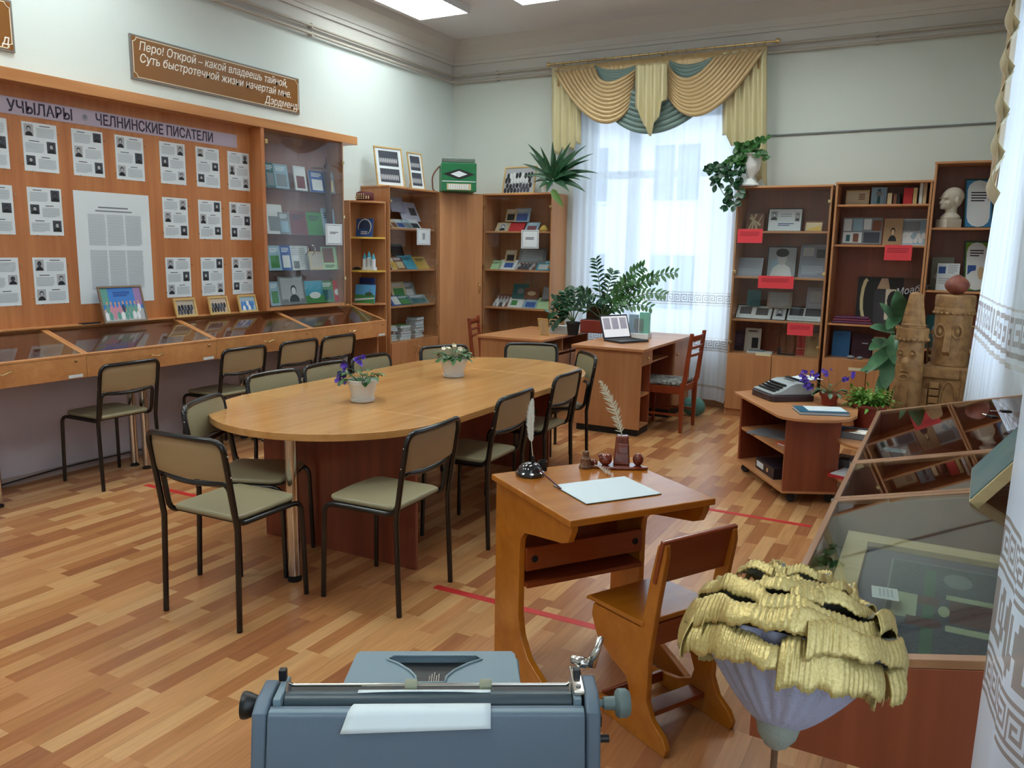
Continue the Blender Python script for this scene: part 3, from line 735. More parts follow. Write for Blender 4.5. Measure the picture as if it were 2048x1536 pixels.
# quarter round shelf unit beside the left bookcase
qs = thing('corner_shelf_unit', 'narrow shelf unit with rounded yellow edged shelves beside the left bookcase', 'shelf unit', (XL+.01, 6.585, 0))
OQ = Vector((XL+.01, 6.585, 0))
b1('back_panel', (0, -.27, 0), (.016, -.0, 2.05), W_CAB, qs); b1('side_panel', (0.016, -.016, 0), (.325, 0, 2.05), W_CAB, qs); b1('side_panel', (0, -.286, 0), (.10, -.27, 2.05), W_CAB, qs)
W_YEL = M('yellow_edge', (206, 168, 66), .45)
for z in (2.05, 1.70, 1.372, 1.045, .35):
    pts = [(.016, -.016), (.016, -.27), (.10, -.27)]+[(.10+.225*sin(rad(a)), -.016-.254*cos(rad(a))) for a in range(0, 91, 10)]
    q = MB(); q.prism(pts, z-.018, z, W_YEL if z in (1.70, 1.372) else W_CABH, 'z'); q.build('shelf', qs)

# ================================================================ office desks
def desk(label, loc, w, d, h, side):
    t = thing('office_desk', label, 'desk', loc); e = .02
    q = MB(); q.prism([(-.03, -.03), (w+.03, -.03), (w+.03, d), (-.03, d)], h-.025, h, W_CABH, 'z'); q.build('desktop', t, bevel=.003)
    b1('end_panel', (0, 0, .06), (w, e, h-.025), W_CAB, t)
    b1('end_panel', (0, d-.03, .0), (w, d-.01, h-.025), W_CAB, t)
    return t
A = desk('light wooden office desk carrying the laptop, before the window', (-2.90, 6.545, 0), .62, 1.50, .775, 1)
b1('modesty_panel', (.0, .02, .06), (.018, 1.47, .75), W_CAB, A)
# open pedestal facing +x near end
for y in (.30,): b1('divider', (.02, y, .06), (.60, y+.018, .75), W_RED, A)
b1('pedestal_base', (.02, .02, .06), (.60, .318, .078), W_CABH, A); b1('pedestal_shelf', (.02, .02, .34), (.60, .30, .357), W_CABH, A)
dw = b1('drawer', (.03, .022, .62), (.618, .30, .745), W_CAB, A)
q = MB(); q.ball((.632, .16, .68), .013, M_BRASS, 10, 6); q.build('knob', dw, smooth=True)
b1('keyboard_shelf', (.02, .318, .60), (.56, .95, .616), W_CABH, A)
for y in (.95,): b1('divider', (.02, y, .08), (.60, y+.018, .75), W_RED, A)
dr = b1('door', (.60, .97, .10), (.618, 1.46, .745), W_CAB, A)
q = MB(); q.ball((.63, 1.03, .62), .013, M_BRASS, 10, 6); q.build('knob', dr, smooth=True)
b1('plinth', (.02, .02, .0), (.60, .30, .06), M_BLACK, A); b1('plinth', (.02, .95, .0), (.58, 1.45, .08), M_BLACK, A)
q = MB(); q.box((.10, .99, .10), (.5, 1.4, .5), W_RED); q.build('drawer_box', A)
Bd = desk('light wooden office desk in front of the back left bookcase', (-3.98, 6.70, 0), .66, 1.12, .775, 1)
b1('shelf', (.02, .02, .60), (.64, 1.09, .618), W_CABH, Bd); b1('front_board', (.645, .30, .06), (.66, 1.09, .58), W_CAB, Bd)
b1('front_board', (.645, .02, .06), (.66, .30, .58), W_CAB, Bd); b1('divider', (.02, .48, .62), (.655, .495, .75), W_CAB, Bd); b1('plinth', (.02, .03, 0), (.64, 1.08, .06), M_BLACK, Bd)
q = MB(); q.box((.30, .06, .618), (.65, .40, .645), M_BLACK); q.box((.30, .12, .645), (.62, .44, .70), M('grey_case', (120, 122, 126), .5)); 
q.v = [v+Vector((-3.98, 6.70, 0)) for v in q.v]; tag(q.build('keyboard_tray'), 'black and grey office equipment in the open shelf of the back desk', 'equipment')

# old wooden chair with patterned seat, right of the laptop desk
def wchair(label, loc, rz, pattern=True):
    t = thing('wooden_chair', label, 'chair', loc, rz); w = .20
    for s in (-1, 1):
        q = MB(); M4 = None
        q.prism([(-.022, 0), (.006, 0), (.018, .42), (-.005, .47), (-.055, .90), (-.085, .90), (-.045, .46), (-.03, .42)], s*w-.014, s*w+.014, W_CHAIR, 'x'); q.build('leg', t, bevel=.003)
        q = MB(); q.add([(s*w-.012, .395, 0), (s*w+.012, .395, 0), (s*w+.012, .37, 0), (s*w-.012, .37, 0), (s*w-.018, .40, .42), (s*w+.018, .40, .42), (s*w+.018, .36, .42), (s*w-.018, .36, .42)], [(0, 1, 2, 3), (4, 7, 6, 5), (0, 4, 5, 1), (1, 5, 6, 2), (2, 6, 7, 3), (3, 7, 4, 0)], W_CHAIR); q.build('leg', t, bevel=.003)
        b1('side_rail', (s*w-.010, .0, .35), (s*w+.010, .37, .42), W_CHAIR, t); b1('stretcher', (s*w-.008, .0, .15), (s*w+.008, .37, .17), W_CHAIR, t)
    b1('front_rail', (-w, .375, .36), (w, .393, .42), W_CHAIR, t); b1('rear_rail', (-w, -.01, .36), (w, .01, .42), W_CHAIR, t)
    b1('seat', (-w-.005, .015, .42), (w+.005, .41, .455), M('patterned_seat_fabric', (150, 150, 142), .9, bump=(34, .3, (34, 36, 40))) if pattern else W_CHAIR, t, .014)
    for z in (.70, .77, .85):
        hh = .022 if z < .8 else .05; y = -.03-(z-.46)*.09
        q = MB(); q.grid(lambda u, v: Vector(((u-.5)*2*w, y-.02*sin(pi*u)-(v-.5)*.005, z-hh/2+hh*v)), 12, 2, W_CHAIR); q.build('back_slat', t, smooth=True, solid=.014)
    return t
wchair('red brown wooden chair with black and white patterned seat at the laptop desk', (-2.02, 7.10, 0), rad(90))
wchair('red brown wooden chair behind the back office desk, only its backrest showing', (-4.30, 7.22, 0), rad(-72), False)
# ================================================================ leaves, pots
def leaf(q, base, d, up, L_, w, droop, m, n=6, fold=.25, shape='oval'):
    d = Vector(d).normalized(); up = Vector(up); sd = d.cross(up)
    if sd.length < .01: sd = d.cross(Vector((1, .2, 0)))
    sd.normalize(); up = sd.cross(d).normalized(); base = Vector(base); vs = []; p = base.copy(); dd = d.copy()
    for i in range(n+1):
        t = i/n
        if shape == 'strap': ww = w*min(1, .45+t*2)*(1-max(0, t-.45)/.55)**.8
        else: ww = w*max(0, sin(pi*min(1, (t*.93+.035))))**.8
        c = p.copy(); u2 = sd.cross(dd).normalized()
        vs += [c+sd*ww*.5+u2*ww*fold, c, c-sd*ww*.5+u2*ww*fold]
        dd = (dd+Vector((0, 0, -droop/n))).normalized(); p = p+dd*(L_/n)
    q.add(vs, [f for i in range(n) for f in ((3*i, 3*i+1, 3*i+4, 3*i+3), (3*i+1, 3*i+2, 3*i+5, 3*i+4))], m)
def pot(t, r0, r1, h, m, rim=.008, saucer=True, ribs=False):
    q = MB(); z0 = .012 if saucer else 0
    q.lathe([(r0, z0), (r1, h-.02), (r1+rim, h-.02), (r1+rim, h), (r1-.006, h), (r1-.010, h-.02)], m, (0, 0, 0), 28, caps=False)
    q.lathe([(0.001, z0+.001), (r0, z0+.001)], m, (0, 0, 0), 28, caps=False); q.build('pot', t, smooth='auto')
    if saucer:
        q = MB(); q.lathe([(r0*.9, 0), (r0*1.12, .004), (r0*1.18, .02), (r0*1.08, .02), (r0, .012)], m, (0, 0, 0), 28); q.build('saucer', t, smooth='auto')
    q = MB(); q.lathe([(.001, h-.014), (r1-.008, h-.016)], M_SOIL, (0, 0, 0), 20, caps=False); q.build('soil', t)
def flower(q, c, r, m, nrm=(0, 0, 1), seed=0):
    rnd = random.Random(seed); nz = Vector(nrm).normalized(); a = nz.cross(Vector((.3, .9, .1))).normalized(); b = nz.cross(a)
    for k in range(5):
        t = 2*pi*k/5+rnd.random()*.4; d = a*cos(t)+b*sin(t)
        leaf(q, c, d+nz*.5, nz, r, r*.9, .3, m, 3, .1)
def violet(label, loc, r0, r1, h, potm, fm, clusters, seed, leafm=M_LEAF, nleaf=26, name='potted_violet', lr=.07):
    t = thing(name, label, 'potted plant', loc); pot(t, r0, r1, h, potm); rnd = random.Random(seed)
    q = MB()
    for k in range(nleaf):
        a = rnd.random()*2*pi; el = .15+rnd.random()*.8; s0 = Vector((cos(a)*r1*.3, sin(a)*r1*.3, h-.01)); d = Vector((cos(a), sin(a), el))
        s1 = s0+d.normalized()*lr*(.6+.5*rnd.random()); q.tube([s0, s1], .0018, M_STEM, 5); leaf(q, s1, d+Vector((0, 0, -.2)), (0, 0, 1), lr*(.7+.4*rnd.random()), lr*.55, .9, leafm, 4, .15)
    q.build('leaves', t, smooth=True)
    q = MB()
    for (x, y, z, n) in clusters:
        base = Vector((0, 0, h)); tip = Vector((x, y, z)); q.tube([base, base.lerp(tip, .5)+Vector((0, 0, .02)), tip], .0015, M_STEM, 5)
        for k in range(n):
            p = tip+Vector((rnd.uniform(-1, 1), rnd.uniform(-1, 1), rnd.uniform(-1, 1)))*.022; flower(q, p, .018, fm, (rnd.uniform(-1, 1), rnd.uniform(-1.4, .2), rnd.uniform(0, 1)), k+seed)
    q.build('flowers', t)
    return t
violet('violet with drooping purple flowers in a white pot on the oval table, nearer the camera', (-2.845, 3.50, .745), .058, .080, .125, M_WPOT, M_VIOLET, [(-.10, -.06, .15, 7), (-.085, -.05, .19, 6), (-.02, .0, .23, 9), (-.12, -.04, .12, 5)], 3)
violet('small plant with white buds in a white pot, farther on the oval table', (-2.90, 4.53, .745), .062, .088, .125, M_WPOT, M_WPETAL, [(-.02, 0, .215, 2), (.04, -.01, .20, 2), (-.06, 0, .195, 2)], 5, nleaf=34, name='potted_plant')

# ================================================================ sheets on the display board
M_B, M_F, M_K = M_PHOTO, M_FACE, M('photo_dark', (26, 28, 34), .7)
PINM = M_CHROME
def person_els(k):
    rnd = random.Random(k*7+1); side = rnd.choice([0, 1]); els = []
    for r in range(3):
        z1 = .96-r*.32; s_ = (side+r) % 2; dz = .24 if rnd.random() < .7 else .20
        px = .06 if s_ == 0 else .68; x0, x1 = (.40, .93) if s_ == 0 else (.07, .60)
        els.append(('p', px, z1-dz, px+.26, z1, M_B if rnd.random() < .6 else M_F, M_F if rnd.random() < .8 else M_B, M_K))
        els.append(('t', x0+.1, z1-.04, x1-.1, z1-.01, 1, M_TEXTD)); els.append(('t', x0, z1-.26, x1, z1-.06, 8, M_TEXT))
    return els
cols = [2.83, 3.15, 3.48, 3.80, 4.165, 4.495, 4.81]; rowz = [2.048, 1.642, 1.192]
rown = ['top row', 'middle row', 'bottom row']; coln = ['cut by the left edge of the photo', 'leftmost whole column', 'second column, left of the poster', 'third column above the large poster', 'first column right of the poster', 'second column right of the poster', 'last column next to the glass showcase']
k = 0
for ci, y in enumerate(cols):
    for ri, z in enumerate(rowz):
        if ci in (2, 3) and ri > 0: continue
        k += 1
        if ci == 2 and ri == 0: cl = 'above the poster left corner'
        elif ci == 3 and ri == 0: cl = 'above the poster right corner'
        else: cl = coln[ci]
        o = sheet('biography_sheet', 'white sheet with three portraits, %s, %s' % (rown[ri], cl), 'sheet', .228, .305, .0012, M_PAPER, person_els(k), (XB+.0014, y+.114, z), rad(90), 0, 'biography sheets on the display board')
        for dy in (-.07, .075):
            q = MB(); q.lathe([(.004, 0), (.004, .006)], PINM, (0, 0, 0), 8, Matrix.Translation((dy, 0, -.002)) @ Matrix.Rotation(rad(90), 4, 'X')); q.build('pin', o)
        for dx, dz in ((-.124, .04), (.124, .25)):
            q = MB(); q.lathe([(.004, 0), (.004, .010)], PINM, (0, 0, 0), 8, Matrix.Translation((dx, .001, dz)) @ Matrix.Rotation(rad(90), 4, 'X')); q.build('pin', o)
els = [('t', .30, .845, .72, .87, 1, M('grey_title', (120, 124, 132), .8)), ('t', .26, .815, .76, .838, 1, M('grey_title', (120, 124, 132), .8))]
for c in range(3):
    x0 = .16+c*.245
    for (a, b_, n) in ((.52, .80, 26), (.12, .48, 34)): els.append(('t', x0, a, x0+.225, b_, n, M_TEXT))
sheet('poem_poster', 'large white poster with columns of small text in the middle of the display board', 'poster', .585, .77, .0012, M_PAPER, els, (XB+.0014, 3.755, 1.178), rad(90))
# heading banner
bn = thing('heading_banner', 'lilac heading banner across the top of the display board', 'banner', (XB+.002, 3.66, 2.385))
M_LIL = M('lilac_paper', (176, 164, 180), .8); M_LT = M('plum_print', (58, 50, 70), .8)
b1('banner_strip', (0, -1.5, 0), (.0012, 1.255, .105), M_LIL, bn, 0)
letters('lettering', 'УЧЫЛАРЫ', .098, M_LT, bn, (.002, -.16, .018), (rad(90), 0, rad(90)), align='RIGHT', xs=.86, bold=.0016)
letters('lettering', 'ЧЕЛНИНСКИЕ ПИСАТЕЛИ', .098, M_LT, bn, (.002, .0, .018), (rad(90), 0, rad(90)), xs=.80, bold=.0016)
q = MB(); q.lathe([(.022, 0), (.022, .0015)], M('emblem_grey', (150, 150, 160), .7), (0, 0, 0), 18, Matrix.Translation((.0012, -.075, .05)) @ Matrix.Rotation(rad(90), 4, 'Y'))
q.ball((.003, -.075, .055), (.002, .012, .014), M('emblem_dark', (118, 122, 132), .7), 8, 6); q.build('emblem', bn)
# quotation plaques above
M_PLQ = M('brown_plaque', (132, 84, 28), .35); M_PLE = M('plaque_line', (222, 212, 188), .5); M_PLT = M('plaque_letters', (240, 236, 226), .5)
def plaque(label, y, z, w, h, lines):
    t = thing('quotation_plaque', label, 'sign', (XL, y, z)); e = .012
    b1('board', (.002, 0, 0), (.018, w, h), M('plaque_edge', (120, 118, 116), .4), t, .002)
    b1('panel', (.018, .012, .012), (.0195, w-.012, h-.012), M_PLQ, t, 0)
    q = MB(); i = .016
    for a, b_ in (((0, i+.03, i), (0, w-i-.03, i+.006)), ((0, i+.03, h-i-.006), (0, w-i-.03, h-i)), ((0, i, i+.03), (0, i+.006, h-i-.03)), ((0, w-i-.006, i+.03), (0, w-i, h-i-.03))): q.box((.0195, a[1], a[2]), (.021, b_[1], b_[2]), M_PLE)
    for cy, cz, a0 in ((i, i, 0), (w-i, i, 90), (w-i, h-i, 180), (i, h-i, 270)):
        q.tube([(.0205, cy+.033*cos(rad(a0+a)), cz+.033*sin(rad(a0+a))) for a in range(0, 91, 15)], .003, M_PLE, 6)
    q.build('border_line', t)
    for (txt, sz, yy, zz, al, xs) in lines: letters('lettering', txt, sz, M_PLT, t, (.0205, yy, zz), (rad(90), 0, rad(90)), shear=.22, align=al, bold=.0003, xs=xs*1.04)
    return t
plaque('brown plaque with white italic quotation high above the display board', 4.025, 2.775, 1.715, .312, [('Перо! Открой – какой владеешь тайной,', .086, .065, .212, 'LEFT', .86), ('Суть быстротечной жизни начертай мне.', .086, .065, .128, 'LEFT', .86), ('Дэрдменд', .086, 1.68, .038, 'RIGHT', .86)])
plaque('brown plaque cut off by the left edge of the photo', 1.48, 2.775, 1.715, .312, [('д', .088, 1.68, .038, 'RIGHT', .86)])
# photographs standing on the ledge
MX = lambda n, c: M(n, c, .7)
def crowd(k, cols_, z0=.15, z1=.6, n=9, face=M_F):
    rnd = random.Random(k); e = []
    for r in range(2):
        for i in range(n):
            x = .06+.88*(i+.5*r)/n; z = z0+(z1-z0)*(.15+.38*r)+rnd.uniform(-.02, .02); w_ = .8/n
            e.append(('e', x-w_*.5, z-.28*(z1-z0), x+w_*.5, z+.22*(z1-z0), rnd.choice(cols_))); e.append(('e', x-w_*.24, z+.2*(z1-z0), x+w_*.24, z+.42*(z1-z0), face))
    return e
cc = [MX('cloth_pink', (190, 130, 150)), MX('cloth_white', (220, 222, 226)), MX('cloth_navy', (52, 64, 96)), MX('cloth_green', (90, 150, 140))]
fa = MX('far_skin', (196, 150, 128))
framed('framed_photo', 'framed colour photograph of a group before a blue banner, standing on the display counter', .345, .265, .014, wood('grey_brown_frame', (134, 112, 92), (110, 90, 72), .4, 'x'), M('sky_blue_print', (58, 120, 196), .6), [('r', 0, 0, 1, .35, M_F), ('r', 0, .5, .18, 1, cc[3]), ('r', .82, .45, 1, 1, MX('lilac_blossom', (150, 120, 170)))]+crowd(3, cc, .1, .62, 9, fa)+[('t', .3, .72, .72, .88, 3, MX('deep_blue_print', (30, 60, 140)))], (XB+.13, 3.72, 1.043), rad(90), 14)
for i, (y, c1_, lab) in enumerate(((4.275, MX('sepia', (172, 156, 136)), 'small wooden framed sepia group photograph, left of three on the counter'), (4.60, MX('sepia_warm', (196, 172, 148)), 'small wooden framed group photograph, middle of three on the counter'), (4.905, MX('pale_sky', (150, 178, 196)), 'small wooden framed photograph with blue, right of three on the counter'))):
    framed('framed_photo', lab, .20, .15, .018, W_GOLDF, c1_, crowd(20+i, [M_B, M_K] if i < 2 else [MX('cloth_blue', (60, 120, 190)), cc[1]], .1, .9, 5), (XB+.09, y, 1.043), rad(90), 14, group='small framed photographs on the counters')
q = MB(); q.box((XB+.02, 3.42, 1.042), (XB+.06, 3.56, 1.052), M_BLACK); tag(q.build('pen_case'), 'small dark case lying beside the framed colour photograph', 'case')

# contents of the left counters
CZ = .767
for i, (y, x, w, h, c, rz_, lab) in enumerate(((2.60, -5.0, .21, .29, M_PAPER, 4, 'white sheet in the counter at the left edge of the photo'), (2.93, -4.98, .25, .30, M_PAPER, -3, 'white sheet with a brown seal drawing in the second counter'), (3.45, -4.99, .2, .28, M_PAPER, 5, 'white sheet left of the purple book in the third counter'), (3.95, -4.97, .12, .27, M_PAPER, -6, 'narrow white sheet right of the purple book in the third counter'), (3.62, -4.88, .2, .12, M_PAPER, 10, 'small white booklet at the front of the third counter'), (4.40, -5.0, .2, .28, M_PAPER, 3, 'sheet with a photo at the left in the fourth counter'), (4.72, -4.98, .2, .28, M_PAPER, -4, 'sheet with a photo in the middle of the fourth counter'), (4.98, -4.92, .2, .15, MX('cream_print', (214, 204, 176)), 8, 'cream booklet in the fourth counter'))):
    o = sheet_mesh(w, h, .003, c, [('t', .1, .12, .9, .9, 14, M_TEXT), ('r', .15, .6, .42, .9, MX('brown_seal', (110, 70, 56)) if i % 2 else M_B), ('r', .5, .1, .85, .35, M_F)], None, Matrix.Rotation(-rad(90), 4, 'X')).build('document_sheet', None, loc=(x+h*.5, y, CZ), rz=rad(90+rz_)); tag(o, lab, 'document')
o = sheet_mesh(.42, .28, .02, MX('plum_cover', (92, 72, 96)), [('t', .2, .55, .8, .85, 3, MX('silver_print', (170, 160, 176))), ('t', .1, .1, .9, .2, 2, MX('silver_print', (170, 160, 176)))], None, Matrix.Rotation(-rad(90), 4, 'X')).build('album', None, loc=(-4.86, 3.70, CZ), rz=rad(88)); tag(o, 'purple album lying in the counter under the framed colour photograph', 'album')
q = MB(); q.lathe([(.11, 0), (.10, .02), (.05, .075), (.002, .11)], MX('turquoise_cloth', (40, 170, 190)), (-4.96, 5.80, CZ), 14); tag(q.build('velvet_skullcap', smooth=True), 'turquoise pointed cap in the far display counter', 'cap')
q = MB(); q.ball((-5.02, 5.45, CZ+.05), (.09, .08, .05), MX('grey_cloth', (120, 132, 146)), 12, 8); q.ball((-5.08, 5.52, CZ+.06), (.05, .05, .05), MX('grey_cloth', (120, 132, 146)), 12, 8); tag(q.build('folded_scarf', smooth=True), 'crumpled blue grey scarf in the far display counter', 'scarf')
q = MB(); q.box((-5.1, 5.62, CZ), (-4.9, 5.70, CZ+.02), MX('crimson_cover', (140, 40, 44))); tag(q.build('booklet'), 'crimson booklet beside the turquoise cap in the far counter', 'booklet')

# ================================================================ printed things on shelves
def at_plane(pl, val, px0, py0, px1, py1):
    f = onx if pl == 'X' else ony; c = f((px0+px1)/2, py1, val); a = f(px0, (py0+py1)/2, val); b_ = f(px1, (py0+py1)/2, val); tp = f((px0+px1)/2, py0, val)
    return c, (b_-a).length, tp.z-c.z
def pitem(name, label, cat, pl, val, box, zs, base, els=(), tilt=10, t=.008, rz=None, group=None, edge=None, frame=None, fw=.012, yaw=0):
    c, w, h = at_plane(pl, val, *box); z = zs if zs is not None else c.z
    rz = (rad(90) if pl == 'X' else 0)+rad(yaw); h = h/max(.5, cos(rad(tilt)))
    if frame: return framed(name, label, w, h, fw, frame, base, els, (c.x, c.y, z+.0005), rz, tilt, cat, group)
    return sheet(name, label, cat, w, h, t, base, els, (c.x, c.y, z+.0005), rz, tilt, group, edge)
T1 = [('t', .15, .6, .85, .85, 3, M_TEXTD)]; T2 = [('t', .1, .1, .9, .9, 10, M_TEXT)]
def cover(c2, tx=M_PAPER): return [('t', .15, .7, .85, .9, 3, tx), ('r', .15, .1, .85, .6, c2)]
c_bl, c_gr, c_cy, c_yl, c_br, c_be, c_rd, c_gy, c_tl = [MX(n, c) for n, c in (('cover_blue', (44, 82, 150)), ('cover_green', (62, 130, 70)), ('cover_cyan', (66, 150, 176)), ('cover_yellow', (196, 160, 70)), ('cover_brown', (120, 76, 60)), ('cover_beige', (196, 176, 140)), ('cover_red', (178, 34, 40)), ('cover_grey', (120, 128, 134)), ('cover_teal', (40, 96, 100)))]
c_mr, c_w, c_pl, c_lg = [MX(n, c) for n, c in (('cover_maroon', (112, 60, 66)), ('cover_white', (206, 210, 212)), ('cover_pale_blue', (140, 170, 190)), ('cover_light_green', (170, 206, 160)))]
SX = -5.25
def zc(px, py, px2, py2): return 300+px/4.0425, 260+py/4.0425, 300+px2/4.0425, 260+py2/4.0425
show = [ # showcase items in the close-up frame: box, shelf, base, els, label, tilt
 ((945,180,1020,385),3,c_tl,cover(c_gy),'dark teal book cover at the left of the showcase top shelf'),
 ((1015,195,1130,395),3,c_pl,cover(c_gy),'pale grey booklet second on the showcase top shelf'),
 ((1180,205,1275,405),3,c_w,cover(c_mr),'white cover with pink drawing in the middle of the showcase top shelf'),
 ((1300,235,1420,410),3,c_bl,cover(c_w),'blue and white photo book right of the door seam on the showcase top shelf'),
 ((1420,240,1500,420),3,c_gy,cover(c_be),'grey portrait book at the right of the showcase top shelf'),
 ((950,500,1090,740),2,c_w,cover(c_gy),'white booklet leaning at the left of the showcase second shelf'),
 ((1050,560,1140,738),2,c_gy,cover(c_pl),'grey photo book beside the maroon book in the showcase'),
 ((1145,555,1280,745),2,c_mr,T1,'maroon book with white title in the showcase second shelf'),
 ((1282,562,1405,748),2,c_gr,T1,'green book with title in the showcase second shelf'),
 ((1410,540,1510,760),2,c_pl,T1,'pale blue booklet at the right of the showcase second shelf'),
 ((970,880,1070,1080),1,c_pl,cover(c_gr),'pale blue landscape book at the left of the showcase third shelf'),
 ((1070,885,1155,1085),1,c_bl,cover(c_w),'blue book with white picture second on the showcase third shelf'),
 ((1158,965,1225,1085),1,c_w,cover(c_gy),'small white booklet third on the showcase third shelf'),
 ((1105,760,1290,955),1,c_w,T2,'grey text sheet standing behind the books of the showcase third shelf'),
 ((1300,930,1420,1075),1,c_be,T2,'cream leaflet right of the door handles in the showcase'),
 ((1405,900,1560,1080),1,c_lg,[('r',.05,.3,.6,.95,c_br),('t',.1,.05,.6,.2,3,M_TEXTD)],'green and brown magazine at the right of the showcase third shelf'),
 ((985,1235,1060,1430),0,c_pl,cover(c_gr),'green and pale book at the left of the showcase bottom shelf'),
 ((1070,1195,1265,1420),0,c_gy,[('r',.05,.2,.95,.95,M_F),('p',.3,.1,.8,.8,M_F,c_w,M_B)],'large grey portrait album on the showcase bottom shelf'),
 ((1270,1222,1420,1400),0,c_cy,[('r',0,0,1,.35,c_gr),('e',.2,.2,.8,.5,c_w)],'sky blue and green landscape book on the showcase bottom shelf'),
 ((1400,1230,1500,1400),0,c_gr,cover(c_tl),'dark green landscape book on the showcase bottom shelf'),
 ((1495,1222,1560,1390),0,c_rd,[('e',.1,.3,.7,.6,c_w)],'red book at the right end of the showcase bottom shelf')]
for box, s_, base, els, lab in show:
    b_ = zc(*box); pitem('book', lab, 'book', 'X', SX+(.03 if 'behind' not in lab else -.02), b_, SZ[s_], base, els, 9, .012, edge=c_w)
q = MB()  # dark brown branch like sculpture at right of showcase
tag(q.build('x') if 0 else (lambda qq: (qq.tube(fillet([(-5.22, 5.98, 1.70), (-5.21, 5.95, 2.0), (-5.20, 5.93, 2.35)], .1), [.03]*len(fillet([(-5.22, 5.98, 1.70), (-5.21, 5.95, 2.0), (-5.20, 5.93, 2.35)], .1)), M('bark', (74, 42, 34), .8), 8), qq.tube([(-5.20, 5.94, 2.28), (-5.19, 5.84, 2.31), (-5.19, 5.70, 2.30)], [.014, .01, .004], M('bark', (74, 42, 34), .8), 6), qq.tube([(-5.20, 5.93, 2.3), (-5.19, 5.90, 2.42)], [.014, .004], M('bark', (74, 42, 34), .8), 6), qq.build('tree_branch', smooth=True))[-1])(MB()), 'dark knotted tree branch standing in the right of the showcase', 'branch')
pitem('notice_sheet', 'white bordered notice taped low on the right showcase door', 'notice', 'X', -5.141, (652, 448, 685, 490), None, M_PAPER, [('o', .06, .05, .94, .95, .02, M_TEXTD), ('t', .25, .5, .75, .62, 2, M_TEXTD)], 0, .001)
# left bookcase (X plane)
XA = -5.16
for box, z, base, els, lab, tl in [
 ((784,393,812,424),None,MX('lilac_sheet', (150, 146, 172)),T2,'lilac paper standing at the left of the left bookcase top shelf',20),
 ((806,404,842,442),None,MX('lilac_sheet2', (176, 176, 196)),[('r',.55,.3,.9,.7,M_B)],'pale sheet with small portrait on the left bookcase top shelf',25),
 ((786,440,800,458),1.80,c_be,cover(c_br),'beige booklet lying first in the left bookcase top shelf row',40),
 ((797,440,814,458),1.80,c_w,cover(c_bl),'white booklet second in the left bookcase top shelf row',40),
 ((811,441,828,459),1.80,c_pl,cover(c_gy),'pale blue booklet third in the left bookcase top shelf row',40),
 ((825,441,845,460),1.80,c_w,cover(M_K),'white booklet with dark picture at the right of the left bookcase top shelf',40),
 ((788,488,812,522),None,M_BLACK,T1,'black folder standing behind the booklets of the left bookcase second shelf',18),
 ((785,516,800,540),1.375,c_be,cover(c_yl),'cream booklet at the left of the left bookcase second shelf',35),
 ((796,515,815,540),1.375,c_br,cover(c_be),'brown patterned booklet on the left bookcase second shelf',35),
 ((808,512,838,540),1.375,c_cy,T1,'bright cyan book on the left bookcase second shelf',35),
 ((836,516,862,540),1.375,c_yl,T1,'ochre booklet at the right of the left bookcase second shelf',35),
 ((787,564,816,596),None,c_be,cover(c_gr),'beige magazine standing on the left bookcase third shelf',20),
 ((806,564,836,600),None,c_gy,cover(c_w),'grey magazine standing on the left bookcase third shelf',20),
 ((786,600,812,619),1.0,c_bl,[('r',.2,.1,.7,.9,c_w)],'blue booklet with white label on the left bookcase third shelf',40),
 ((802,600,828,618),1.0,c_tl,cover(c_gr),'dark green booklet on the left bookcase third shelf',40),
 ((824,600,860,617),1.0,c_gy,cover(c_tl),'grey green booklet at the right of the left bookcase third shelf',40)]:
    pitem('booklet' if 'book ' not in lab else 'book', lab, 'booklet', 'X', XA+(.08 if tl > 25 else 0), box, z, base, els, tl, .008)
pitem('notice_sheet', 'white bordered notice taped on the left bookcase door', 'notice', 'X', -4.985, (834, 457, 861, 490), None, M_PAPER, [('o', .06, .05, .94, .95, .02, M_TEXTD), ('t', .4, .3, .6, .7, 5, M_TEXTD)], 0, .001)
def stack(n, loc, w, d, cols_, seed, where, name='book', hh=(.018, .035), rz0=0):
    rnd = random.Random(seed); z = loc[2]
    for i in range(n):
        h = rnd.uniform(*hh); c = cols_[i % len(cols_)]; q = MB(); q.box((-d/2, -w/2, 0), (d/2, w/2, .002), c[1]); q.box((-d/2, -w/2, h-.002), (d/2, w/2, h), c[1]); q.box((-d/2, -w/2, .002), (-d/2+.002, w/2, h-.002), c[1]); q.box((-d/2+.002, -w/2+.003, .002), (d/2-.003, w/2-.003, h-.002), M_PAPER)
        o = q.build(name, None, loc=(loc[0]+rnd.uniform(-.006, .006), loc[1]+rnd.uniform(-.012, .012), z), rz=rad(rz0+rnd.uniform(-7, 7))); z += h
        ordn = ['bottom', 'second from the bottom', 'third from the bottom', 'fourth from the bottom', 'fifth from the bottom', 'sixth from the bottom', 'seventh from the bottom', 'eighth from the bottom'][i] if i < n-1 else 'topmost'
        tag(o, '%s book, %s of the %s' % (c[0], ordn, where), 'book', 'book stacks at the bottom of the left bookcase')
C6 = [('beige', c_be), ('green', c_gr), ('grey', c_gy), ('brown', c_br), ('pale blue', c_pl), ('white', c_w)]
stack(7, (-5.13, 6.72, .638), .17, .13, C6, 1, 'left book stack in the left bookcase')
stack(5, (-5.10, 6.93, .638), .17, .13, C6[::-1], 2, 'middle book stack in the left bookcase')
stack(8, (-5.13, 7.22, .638), .16, .13, [('pale grey', c_w), ('grey', c_gy), ('pale blue', c_pl)], 3, 'right book stack in the left bookcase')
